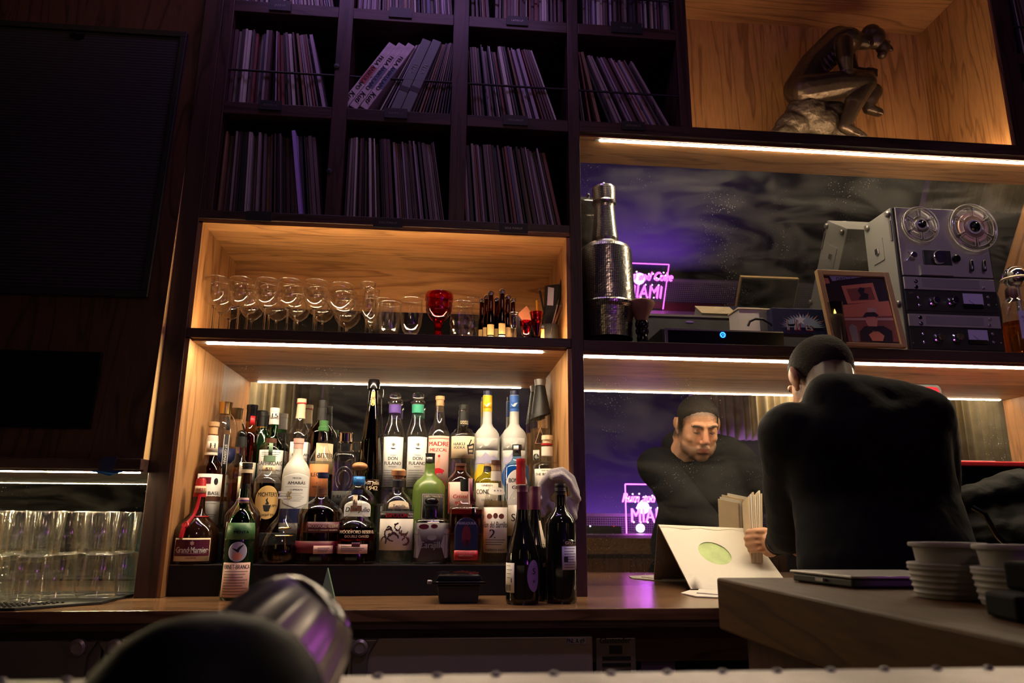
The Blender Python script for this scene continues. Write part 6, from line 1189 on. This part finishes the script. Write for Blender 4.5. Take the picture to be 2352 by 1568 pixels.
bd.cap(neckT, .064*S, C7 + Vector((0, .03, -.06)), .072*S); bd.cap(hp(0, -.050, .0), .060*S, C7+Vector((0, .012, -.05)), .070*S)
bd.ell(CH, (.19, .07, .09), 24, 14); bd.ell(MID, (.18, .07, .16), 24, 14); bd.ell(PV, (.18, .09, .14), 24, 14)
bd.cap(CH, .07, MID, .08); bd.cap(MID, .08, PV, .09)
for A, E_, W_, H_ in ((LS, LE, LW, LH), (RS, RE, RW, RH)):
    bd.cap(A, .066*S, E_, .048*S); bd.cap(E_, .046*S, W_, .030*S); bd.cap(W_, .030*S, H_, .034*S)
# left hand: palm and fingers wrapped round the sleeves, thumb behind
pal = LH; px_ = lambda x, y, Y: at(x, y, Y)
bd.cap(px_(1772, 1248, 2.62), .034, px_(1757, 1230, 2.63), .030); bd.cap(px_(1768, 1260, 2.62), .030, px_(1753, 1250, 2.63), .028)
for (ky, kx, tx, ty, r) in ((1219, 1756, 1719, 1222, .0125), (1232, 1754, 1716, 1236, .0130), (1246, 1753, 1718, 1250, .0125), (1260, 1756, 1724, 1263, .0115)):
    k_ = px_(kx, ky, 2.615); m_ = px_((kx+tx)/2, ky+1, 2.607); t_ = px_(tx, ty, 2.622); bd.cap(k_, r*1.12, m_, r*1.05); bd.cap(m_, r*1.05, t_, r*.92); bd.cap(t_, r*.92, px_(tx-1, ty+1, 2.645), r*.85)
bd.cap(px_(1764, 1238, 2.65), .017, px_(1742, 1222, 2.70), .015); bd.cap(px_(1742, 1222, 2.70), .015, px_(1732, 1214, 2.72), .013)
# right hand on the far sleeves
for i in range(4):
    a_ = RH + Vector((-.03+.022*i, .03, .012)); b_ = a_ + Vector((-.005, .05, -.005)); c_ = b_ + Vector((0, .028, -.03)); bd.cap(a_, .0125, b_, .0115); bd.cap(b_, .0115, c_, .0100)
bd.cap(RH+Vector((-.035, 0, 0)), .016, RH+Vector((-.06, .045, -.01)), .0135)
# legs under the trousers
for s_ in (-1, 1):
    hip = PV + Vector((s_*.11, -.16, -.16)); kn = Vector((hip.x+s_*.01, hip.y+.05, .55)); an = Vector((hip.x+s_*.02, hip.y-.02, .11)); bd.cap(hip, .10, kn, .065); bd.cap(kn, .063, an, .042); bd.cap(an, .042, an+Vector((0, .05, -.045)), .036)
body = blob(bd, 'body', 'skin', man, .0042, 5)
me = body.data; inv = hm.transposed(); off = wmat(man).translation
def hairy(q):
    f, u, r = q.y, q.z, abs(q.x)
    lim = -.050 if f < -.045 else (-.050+(f+.045)/.03*.062 if f < -.015 else (.012-.03*(f+.015)/.012 if f < -.003 else (-.018 if f < .016 else (-.018+(f-.016)/.012*.055 if f < .028 else .037+(f-.028)*.95))))
    return u > lim
at_ = me.color_attributes.new('tone', 'FLOAT_COLOR', 'POINT'); cols = []
sk = Vector((.46, .235, .135)); be = Vector((.13, .075, .05)); lipc = Vector((.36, .12, .09)); ru = Vector((.50, .19, .12))
def sm(x, a, b): t = min(1, max(0, (x-a)/(b-a))); return t*t*(3-2*t)
for v in me.vertices:
    q = inv @ ((v.co+off) - HC)/S; c = sk.copy()
    if q.length < .2:
        r_, f_, u_ = abs(q.x), q.y, q.z
        beard = sm(-u_, .05, .072)*sm(f_, -.01, .02)*(1-.0*r_); must = sm(f_, .085, .092)*sm(.030-r_, 0, .008)*sm(u_, -.062, -.055)*sm(-u_, .044, .050)
        fade = 0
        if u_ > -.06 and (q-Vector((0, -.016, .035))).length > .06:
            for d_, k_ in ((.004, .85), (.010, .6), (.017, .3), (.024, .12)):
                if hairy(q+Vector((0, -d_*.7, d_))): fade = k_; break
            if r_ > .084: fade = 0
        if f_ < .0 and r_ < .075: fade = max(fade, sm(u_, -.100, -.070)*.9*sm(-f_, .0, .03))
        gap = sm(.022-r_, 0, .006)*sm(f_, .085, .092)*sm(u_, -.084, -.080)*sm(-u_, .062, .066)
        side = sm(f_, -.02, 0)*sm(.035-f_, 0, .02)*sm(-u_, -.02, .03)*sm(r_, .055, .065)*.5
        c = c.lerp(ru, .5*sm(f_, .07, .1)*sm(.05-abs(u_+.03), 0, .03)); c = c.lerp(be, max(beard*.78, must*.8, side)); c = c.lerp(lipc, gap); c = c.lerp(Vector((.03, .02, .015)), fade)
    cols += [c.x, c.y, c.z, 1]
at_.data.foreach_set('color', cols)
# hair: a close-cropped shell over the skull
g = G(); n, m = 120, 72; vs = []; keep = {}
for j in range(m+1):
    for i in range(n):
        th, ph = PI*j/m, 2*PI*i/n; d = Vector((math.sin(th)*math.cos(ph), math.sin(th)*math.sin(ph), math.cos(th)))
        q = Vector((d.x*.0815, d.y*.1030-.016, d.z*.0905+.0355)); vs.append(q)
fs = []
for j in range(m):
    for i in range(n):
        ids = (j*n+i, (j+1)*n+i, (j+1)*n+(i+1) % n, j*n+(i+1) % n)
        if all(hairy(vs[k]) for k in ids): fs.append(ids)
def seat(q):
    f, u = q.y, q.z; d = 0
    for k in range(1, 5):
        if not hairy(Vector((q.x, q.y-.003*k, q.z-.004*k))) or not hairy(Vector((q.x, q.y+.003*k, q.z-.002*k))): d = (5-k)/4; break
    c = Vector((0, -.016, .035)); return c + (q-c)*(1-.075*d)
g.add([hp(*seat(q)) for q in vs], fs); hair = part(g, 'hair', 'hair', man, True, angle=0)
bm = bmesh.new(); bm.from_mesh(hair.data); bmesh.ops.delete(bm, geom=[v for v in bm.verts if not v.link_faces], context='VERTS'); bm.to_mesh(hair.data); bm.free()
so = hair.modifiers.new('t', 'SOLIDIFY'); so.thickness = .006; so.offset = -1; th_ = bpy.data.textures.new('stubble', 'CLOUDS'); th_.noise_scale = .006; dh = hair.modifiers.new('d', 'DISPLACE'); dh.texture = th_; dh.strength = .004; dh.mid_level = .4
for s_ in (-1, 1):
    g = G(); g.tube([hp(s_*.014, .1015, .027), hp(s_*.028, .0985, .031), hp(s_*.043, .090, .030), hp(s_*.052, .080, .024)], [.0035*S, .0045*S, .004*S, .002*S], 8); part(g, 'eyebrow', 'brow', man, True)
    g = G(); g.tube([hp(s_*.019, .0905, .001), hp(s_*.031, .0935, -.002), hp(s_*.043, .087, .001)], [.0012, .0026, .0012], 6); part(g, 'eyelashes', 'brow', man, True)
# shirt
sh = G()
for i in range(9):
    t = i/8; c = CH.lerp(MID, t*2) if t < .5 else MID.lerp(PV, t*2-1); rx = (.255, .255, .254, .254, .255, .257, .259, .261, .263)[i]; ry = (.120, .128, .132, .134, .138, .142, .146, .150, .150)[i]
    sh.ell(c, (rx, ry, .15 if i else .125), 28, 16)
sh.ell(PV + Vector((0, -.09, -.13)), (.255, .14, .12), 28, 14)
sh.cap(LS+Vector((.03, 0, .0)), .085, CH, .12); sh.cap(RS+Vector((-.03, 0, 0)), .105, CH, .13); sh.cap(RS+Vector((-.02, 0, .012)), .095, C7+Vector((.06, .0, -.02)), .088)
sh.cap(C7+Vector((0, -.006, -.025)), .096, CH+Vector((-.03, -.01, .03)), .12); sh.cap(C7+Vector((.01, .02, -.08)), .085, CH+Vector((0, .02, -.03)), .12)
for A, E_, W_ in ((LS, LE, LW), (RS, RE, RW)):
    sh.cap(A, .094, A.lerp(E_, .55), .086); sh.cap(A.lerp(E_, .5), .088, E_, .072); q = E_.lerp(W_, .72); sh.cap(E_, .070, q, .050)
    for k in range(4): c = E_.lerp(q, .1+.28*k); sh.ell(c, (.074-.006*k, .03, .070-.006*k), 16, 8, (W_-E_).to_track_quat('Y', 'Z').to_matrix())
    c2 = A.lerp(E_, .85); sh.ell(c2, (.083, .080, .022), 16, 8, (E_-A).to_track_quat('Z', 'Y').to_matrix())
shirt = blob(sh, 'shirt', 'shirt', man, .0085, 28)
tx = bpy.data.textures.new('folds', 'CLOUDS'); tx.noise_scale = .15; dm = shirt.modifiers.new('folds', 'DISPLACE'); dm.texture = tx; dm.strength = .014; dm.mid_level = .5
tx2 = bpy.data.textures.new('creases', 'MUSGRAVE') if False else bpy.data.textures.new('creases', 'CLOUDS'); tx2.noise_scale = .07; dm = shirt.modifiers.new('creases', 'DISPLACE'); dm.texture = tx2; dm.strength = .0035
tr = G()
tr.ell(PV + Vector((0, -.14, -.14)), (.222, .13, .14), 24, 14)
for s_ in (-1, 1):
    hip = PV + Vector((s_*.11, -.17, -.18)); kn = Vector((hip.x+s_*.02, hip.y+.05, .55)); an = Vector((hip.x+s_*.03, hip.y-.02, .13)); tr.cap(hip, .118, kn, .085); tr.cap(kn, .085, an, .068)
    sg = G(); sg.ell((an.x, an.y+.06, .055), (.055, .15, .055), 18, 10); sg.box(an.x-.05, an.x+.05, an.y-.08, an.y+.19, .0, .025); part(sg, 'shoe', 'black', man, True)
blob(tr, 'trousers', 'trousers', man, .012, 6)
g = G(); ax_ = (LW-LE).normalized(); q = LW + ax_*-.01; o1 = ax_.orthogonal().normalized(); o2 = ax_.cross(o1); g.tube([q + (o1*math.cos(2*PI*i/20)+o2*math.sin(2*PI*i/20))*.0375 for i in range(21)], .0035, 6); part(g, 'wrist_band', 'black', man, True)
# ------------------------------------------------------------------ bronze seated figure on its rock
YS = 2.60; sa = lambda x, y, d=0: at(x, y, YS+d)
st = thing('bronze_statue', 'dark bronze seated nude figure bowed forward on a rock in the oak niche', 'statue', (at(1920, 300, YS).x, YS, UT))
rk = G()
for x, y, d, r in ((1850, 262, 0, .085), (1820, 290, 0, .07), (1880, 285, .01, .085), (1910, 260, .02, .06), (1800, 318, 0, .065), (1930, 300, .01, .06), (1870, 235, 0, .05), (1960, 320, 0, .055)): rk.ell(sa(x, y, d), (r, r*.9, r*.85), 18, 12)
rk.box(at(1770, 300, YS).x, at(1975, 300, YS).x, YS-.09, YS+.09, UT, UT+.05)
rock = blob(rk, 'rock', 'rock_bronze', st, .005, 4); tz = bpy.data.textures.new('rockface', 'CLOUDS'); tz.noise_scale = .035; dm = rock.modifiers.new('d', 'DISPLACE'); dm.texture = tz; dm.strength = .016
for v in rock.data.vertices: v.co.z = max(v.co.z, .001)
fg = G(); c_ = lambda a, ra, b, rb: fg.cap(sa(*a), ra, sa(*b), rb)
fg.ell(sa(2010, 88), (.043, .040, .050), 20, 14, Matrix.Rotation(.5, 3, 'Y')); fg.ell(sa(2028, 108), (.030, .029, .036), 18, 12); fg.ell(sa(2000, 76), (.040, .040, .036), 18, 12); c_((2044, 106, 0), .007, (2048, 114, 0), .008); fg.ell(sa(2026, 126), (.020, .020, .018)); fg.ell(sa(2003, 98, -.036), (.010, .006, .015)); c_((2030, 98, -.018), .007, (2042, 96, 0), .007)
c_((1990, 98, 0), .030, (1958, 92, .0), .040)                                                       # neck
fg.ell(sa(1935, 100), (.075, .085, .055), 20, 12); c_((1925, 98, 0), .068, (1870, 150, 0), .064); c_((1870, 150, 0), .064, (1838, 205, 0), .068)   # back
for k in range(5): c_((1885+k*9, 142-k*7, -.058), .007, (1900+k*9, 165-k*8, -.050), .006)
c_((1838, 208, -.02), .060, (1850, 212, .03), .060)
for d, ex, ey, hx, hy in ((-.085, 1945, 168, 1996, 170), (.085, 1962, 165, 2002, 164)):
    c_((1938, 98, d*.85), .036, ((1938+ex)/2, (98+ey)/2+4, d*1.1), .030); c_(((1938+ex)/2, (98+ey)/2+4, d*1.1), .030, (ex, ey, d), .023); c_((ex, ey, d), .024, (hx-6, hy+2, d*.35), .017); c_((hx-8, hy, d*.35), .018, (hx+4, hy+2, d*.1), .017)
    for k in range(4): c_((hx+2, hy-6+k*5, d*.1), .0065, (hx+12, hy-3+k*5, -d*.12), .0055)
for d, kx, ky, ax_, ay, tx_, ty in ((-.055, 1990, 192, 1940, 292, 1925, 306), (.06, 2004, 212, 1995, 250, 2018, 258)):
    c_((1850, 208, d*.8), .062, ((1850+kx)/2, (208+ky)/2-4, d), .056); c_(((1850+kx)/2, (208+ky)/2-4, d), .056, (kx, ky, d), .040); c_((kx, ky, d), .038, (kx*.55+ax_*.45-6, ky*.55+ay*.45, d), .039); c_((kx*.55+ax_*.45-6, ky*.55+ay*.45, d), .037, (ax_, ay, d), .024); c_((ax_, ay, d), .024, (tx_ if d > 0 else ax_+24, ty, d), .020)
    for k in range(4): c_(((tx_ if d > 0 else ax_+24), ty, d-.014+.009*k), .008, ((tx_ if d > 0 else ax_+24)+9, ty+3, d-.016+.010*k), .006)
fig = blob(fg, 'figure', 'bronze', st, .0034, 3)
# ------------------------------------------------------------------ bag, case and red sign at the right
bg = thing('bag', 'slouched black leather bag on the counter right of the barman', 'bag', (2.0, 2.3, CT))
bb = G(); bb.ell(at(2330, 1215, 2.3), (.22, .14, .10), 20, 12); bb.ell(at(2350, 1150, 2.36), (.20, .13, .09), 20, 12); bb.ell(at(2290, 1265, 2.25), (.15, .12, .08)); bb.cap(at(2240, 1160, 2.3), .07, at(2350, 1130, 2.3), .08); bb.cap(at(2230, 1230, 2.25), .05, at(2350, 1250, 2.2), .09)
q = at(2330, 1215, 2.3); bb.ell((q.x, 2.28, CT+.095), (.22, .14, .10), 20, 12); bb.ell((q.x+.12, 2.26, CT+.08), (.16, .13, .085), 20, 12); bb.cap((q.x-.1, 2.27, CT+.10), .09, (q.x, 2.28, q.z), .10)
bl_ = blob(bb, 'bag_body', 'leather', bg, .01, 5); tq = bpy.data.textures.new('bagfolds', 'CLOUDS'); tq.noise_scale = .09; dm = bl_.modifiers.new('d', 'DISPLACE'); dm.texture = tq; dm.strength = .03
part(G().tube([at(2235, 1165, 2.13), at(2262, 1180, 2.10), at(2290, 1230, 2.09), at(2330, 1270, 2.08)], .008, 8), 'strap', 'black_gloss', bg, True)
pm('caddy_black', (.004, .004, .004), .8, spec=.1)
cs = thing('red_case', 'tall black case with red lid standing behind the black bag by the right wall', 'case', (2.1, 2.58, CT))
a = at(2200, 1062, 2.47); c = at(2352, 1070, 2.47); part(B(a.x, c.x+.1, 2.47, 2.70, CT+.001, a.z-.012), 'case_body', 'caddy_black', cs, bevel=.006); part(B(a.x-.003, c.x+.1, 2.465, 2.705, a.z-.012, a.z+.006), 'lid', 'red', cs, bevel=.004)
tag(B(a.x+.01, a.x+.16, 2.49, 2.66, a.z+.0065, a.z+.010).obj('paper_sleeve', 'white_paper'), 'white paper sheet on the red case lid', 'paper')
q = at(2135, 905, 2.60); rs_ = thing('red_lamp_sign', 'glowing red panel with rounded black rim behind the barman shoulder', 'sign', (q.x, 2.60, q.z))
def rr(x0, x1, z0, z1, r, n=6): return [(cx+r*math.cos(a), cz+r*math.sin(a)) for cx, cz, a0 in ((x1-r, z1-r, 0), (x0+r, z1-r, PI/2), (x0+r, z0+r, PI), (x1-r, z0+r, 1.5*PI)) for a in [a0+PI/2*i/n for i in range(n+1)]]
w_, h_ = .075, .06
part(G().prism([(q.x+x, 2.60, q.z+z) for x, z in rr(-w_, .052, -.16, .040, .024)], (0, .03, 0)), 'rim', 'black', rs_, bevel=.004); part(G().prism([(q.x+x, 2.597, q.z+z) for x, z in rr(-w_+.012, .040, -.15, .028, .018)], (0, .006, 0)), 'red_panel', 'red_lamp', rs_)
part(B(q.x-.02, q.x+.0, 2.605, 2.625, CT, q.z-.15), 'stand', 'black', rs_)
# ------------------------------------------------------------------ guest bar in front
bar = thing('guest_bar', 'dark wooden guest bar with worn top in the right foreground', 'bar', (.9, .95, 0))
BT = 1.06
part(B(.50, 1.75, .53, 1.348, .972, BT), 'bar_top', 'bar_wood', bar, bevel=.004); part(B(.535, 1.72, .53, 1.31, 0, .972), 'bar_base', 'walnut_z', bar)
fb = thing('front_bar', 'pale studded metal bar edge running along the bottom of the view', 'bar', (0, .3, 0))
part(B(-1.6, 2.4, -.15, .529, .98, BT), 'bar_top', 'zinc', fb, bevel=.004); part(B(-1.6, 2.4, -.1, .49, 0, .98), 'bar_base', 'walnut_z', fb)
g = G()
for i in range(64): g.ell((-1.0+i*.0385, .520, BT+.0005), (.0035, .0035, .0022), 8, 5)
o = part(g, 'edge_studs', 'dull_steel', fb, True); o['kind'] = 'stuff'
ty = thing('check_tray', 'flat black bill tray with grey lid edge on the guest bar', 'tray', (.70, 1.22, BT))
part(G().prism([(.603, 1.262, BT+.001), (.632, 1.125, BT+.001), (.80, 1.125, BT+.001), (.80, 1.262, BT+.001)], (0, 0, .013)), 'tray_body', 'black', ty, bevel=.003); part(G().prism([(.600, 1.266, BT+.0145), (.629, 1.121, BT+.0145), (.804, 1.121, BT+.0145), (.804, 1.266, BT+.0145)], (0, 0, .0045)), 'lid', 'dull_steel', ty, bevel=.0015)
part(B(.6135, .6175, 1.18, 1.205, BT+.006, BT+.011), 'clasp', 'steel', ty)
def cup(lab, x, y):
    o = thing('paper_cup_stack', lab, 'cup', (x, y, BT), group='stacked ribbed white cups')
    G().lathe([(.001, .001), (.0435, .001), (.045, .004)] + [(.0450+.0004*i+(.0022 if i % 3 == 1 else 0), .005+.0026*i) for i in range(14)] + [(.0515, .042), (.0525, .044), (.0515, .046), (.0405, .0465), (.001, .0465)], 44, close=False).obj('lower_cup', 'cup_white', o, True, angle=50)
    G().lathe([(.040, .0468), (.0415, .060), (.0425, .066), (.0475, .0675), (.0482, .070), (.0475, .0725), (.043, .072), (.040, .050), (.001, .050)], 44, close=False).obj('upper_cup', 'cup_white', o, True, angle=50); return o
c1 = cup('stack of ribbed white cups on the guest bar, beside the bill tray', .695, .985); cup('stack of ribbed white cups cut off by the right picture edge', .715, .885)
# ------------------------------------------------------------------ blurred things right in front of the lens
fl = thing('fluted_shade', 'blurred dark dome with shiny metal flutes in the lower left foreground', 'lamp', (-.088, .475, BT))
cf = Vector((-.088, .475, BT)); mt = Matrix.Translation(cf + Vector((0, 0, .030))) @ Matrix.Rotation(math.radians(38), 4, 'Y') @ Matrix.Rotation(math.radians(-12), 4, 'X')
vs = []; fs = []; n = 96
prf = [(.041, -.020), (.0415, -.012), (.040, .0), (.036, .012), (.031, .021), (.026, .026)]
for j, (r, z) in enumerate(prf):
    for i in range(n):
        a = 2*PI*i/n; k = 1 - .10*abs(math.cos(7*a))**.5*math.sin(PI*(j+.3)/(len(prf)-.4)); vs.append(mt @ Vector((r*k*math.sin(a), -r*k*math.cos(a), z)))
for j in range(len(prf)-1):
    for i in range(n): fs.append((j*n+i, j*n+(i+1) % n, (j+1)*n+(i+1) % n, (j+1)*n+i))
part(G().add(vs, fs), 'flutes', 'flute_metal', fl, True, angle=0)
part(G().lathe([(.026, .026), (.021, .030), (.010, .033), (0, .0335)], 40, mtx=mt, close=False), 'crown', 'black_gloss', fl, True); part(G().lathe([(.041, -.020), (.043, -.022), (.041, -.026), (0, -.026)], 40, mtx=mt, close=False), 'rim', 'black_gloss', fl, True)
part(G().lathe([(.026, 0), (.026, .004), (.012, .008), (.010, .02)], 24, c=cf), 'foot', 'black_gloss', fl, True)
dm_ = thing('dark_bowl', 'blurred dark brown upturned bowl nearest the lens at lower left', 'bowl', (-.107, .385, BT))
G().lathe([(.056, 0), (.0575, .003), (.056, .016), (.050, .031), (.040, .043), (.026, .051), (.012, .0545), (0, .055)], 48, close=False).obj('shell', 'brown_gloss' if 'brown_gloss' in M else 'burgundy_dark', dm_, True, angle=0) if False else None
pm('dark_brown', (.003, .002, .003), .55, spec=.06)
G().lathe([(0, .001), (.056, .001), (.0575, .003), (.056, .016), (.050, .031), (.040, .043), (.026, .051), (.012, .0545), (0, .055)], 48, close=False).obj('shell', 'dark_brown', dm_, True, angle=60); G().lathe([(.0565, .001), (.0595, .002), (.0595, .005), (.0565, .006)], 48, close=False).obj('rim', 'black_gloss', dm_, True)
bx = thing('black_caddy', 'low black box on the guest bar in the bottom right corner', 'caddy', (.66, .76, BT)); part(G().prism([(.60, .80, BT+.001), (.585, .735, BT+.001), (.78, .70, BT+.001), (.78, .82, BT+.001)], (0, 0, .026)), 'base', 'caddy_black', bx, bevel=.004); part(B(.635, .78, .75, .81, BT+.027, BT+.058), 'top_box', 'caddy_black', bx, bevel=.004)
# ------------------------------------------------------------------ the room behind the camera that the mirrors show
sg = thing('neon_sign', 'magenta neon sign in clear acrylic, seen in both right-hand mirrors', 'sign', (1.64, -.22, 1.03))
part(B(1.45, 1.83, -.226, -.220, 1.05, 1.435), 'acrylic_sheet', 'acrylic', sg)
def neon_bar(pts, r=.0045): return part(G().tube(pts, r, 8), 'border_tube', 'neon', sg, True)
for pts in ([(1.452, -.223, 1.05), (1.452, -.223, 1.437)], [(1.452, -.223, 1.437), (1.828, -.223, 1.437)], [(1.828, -.223, 1.437), (1.828, -.223, 1.05)]): neon_bar(pts)
def neon_text(s, x, z, h, w, off, shear):
    for y, mt_ in ((-.212, 'neon'), (-.236, 'neon')):
        g = G(); flat_text(g, s, (x, y, z), (1, 0, 0), (0, 0, 1), h, w, off, shear); o = part(g, 'neon_lettering', mt_, sg); so = o.modifiers.new('t', 'SOLIDIFY'); so.thickness = .006
neon_text('Rum and Coke', 1.645, 1.335, .075, .45, -.004, .35); neon_text('MIAMI', 1.645, 1.20, .115, .30, -.012, 0)
g = G(); rnd = random.Random(9)
for i in range(22): g.ell((1.46+.37*i/21, -.232, 1.30+.07*rnd.random()), (.006, .004, .006), 8, 6)
for i in range(10): g.ell((1.515+.028*i, -.232, 1.145+.11*(i % 2)), (.006, .004, .006), 8, 6)
part(g, 'tube_ends', 'neon_core', sg, True)
part(B(1.46, 1.82, -.24, -.20, 1.03, 1.05), 'base', 'black', sg)
part(G().lathe([(0, 0), (.033, 0), (.033, .004), (0, .004)], 28, mtx=Matrix.Translation((1.56, -.205, 1.10)) @ Matrix.Rotation(PI/2, 4, 'X')), 'round_badge', 'white_led', sg, True)
bt_ = thing('booth_table', 'red-topped booth table behind the viewer, seen in the mirrors', 'table', (1.8, -.3, 0)); part(B(.85, 3.0, -.5, .02, .985, 1.03), 'table_top', 'room_red', bt_, bevel=.004); part(B(.9, 2.95, -.45, -.03, 0, .985), 'table_base', 'room_dark', bt_)
ms = thing('mesh_screen', 'woven mesh screen lit purple behind the neon sign, in the mirrors', 'screen', (1.9, -.62, 0))
part(B(.6, 3.4, -.63, -.60, 1.185, 1.215), 'top_rail', 'mesh_purple', ms, bevel=.004); part(B(.6, 3.4, -.63, -.60, .96, .985), 'bottom_rail', 'mesh_purple', ms, bevel=.004)
g = G()
for i in range(150): x = .6+2.8*i/149; g.box(x-.003, x+.003, -.618, -.614, .985, 1.185)
for i in range(11): z = .99+.0185*i; g.box(.6, 3.4, -.613, -.609, z-.0035, z+.0035)
o = part(g, 'woven_mesh', 'mesh_purple', ms); o['kind'] = 'stuff'
part(B(.6, 3.4, -.66, -.64, 0, 1.19), 'backing', 'room_dark', ms)
mxr = thing('mixer', 'black mixer with small lights left of the neon sign in the mirror', 'mixer', (1.2, .12, 1.03)); part(B(1.0, 1.34, -.02, .0, 1.031, 1.10), 'faceplate', 'black', mxr, bevel=.004) if False else None
part(G().prism([(1.0, -.10, 1.031), (1.36, -.10, 1.031), (1.36, .0, 1.031), (1.0, .0, 1.031)], (0, 0, .085)), 'case', 'black', mxr, bevel=.008)
for i, (x, c_) in enumerate(((1.06, 'blue_led'), (1.075, 'white_led'), (1.12, 'white_led'), (1.30, 'red_lamp'))): part(G().ell((x, .0, 1.115), (.006, .004, .004), 8, 6), 'indicator', c_, mxr)
lg = thing('wooden_ledge', 'pale wooden ledge in the lower mirror below the mixer', 'ledge', (1.2, .3, 0)); part(B(.95, 1.42, .28, .33, .865, .925), 'ledge_top', 'oak_x', lg, bevel=.006); part(B(.98, 1.39, .29, .32, 0, .865), 'ledge_leg', 'room_dark', lg)
lamp('violet_wall_wash', 'AREA', (2.0, -2.2, .9), 42, (.35, .12, 1.0), tgt=(2.0, -2.6, 2.0), sx=1.6, sy=.1)
lamp('sign_glow', 'POINT', (1.64, -.40, 1.26), 2.2, (.62, .12, 1.0), .05)
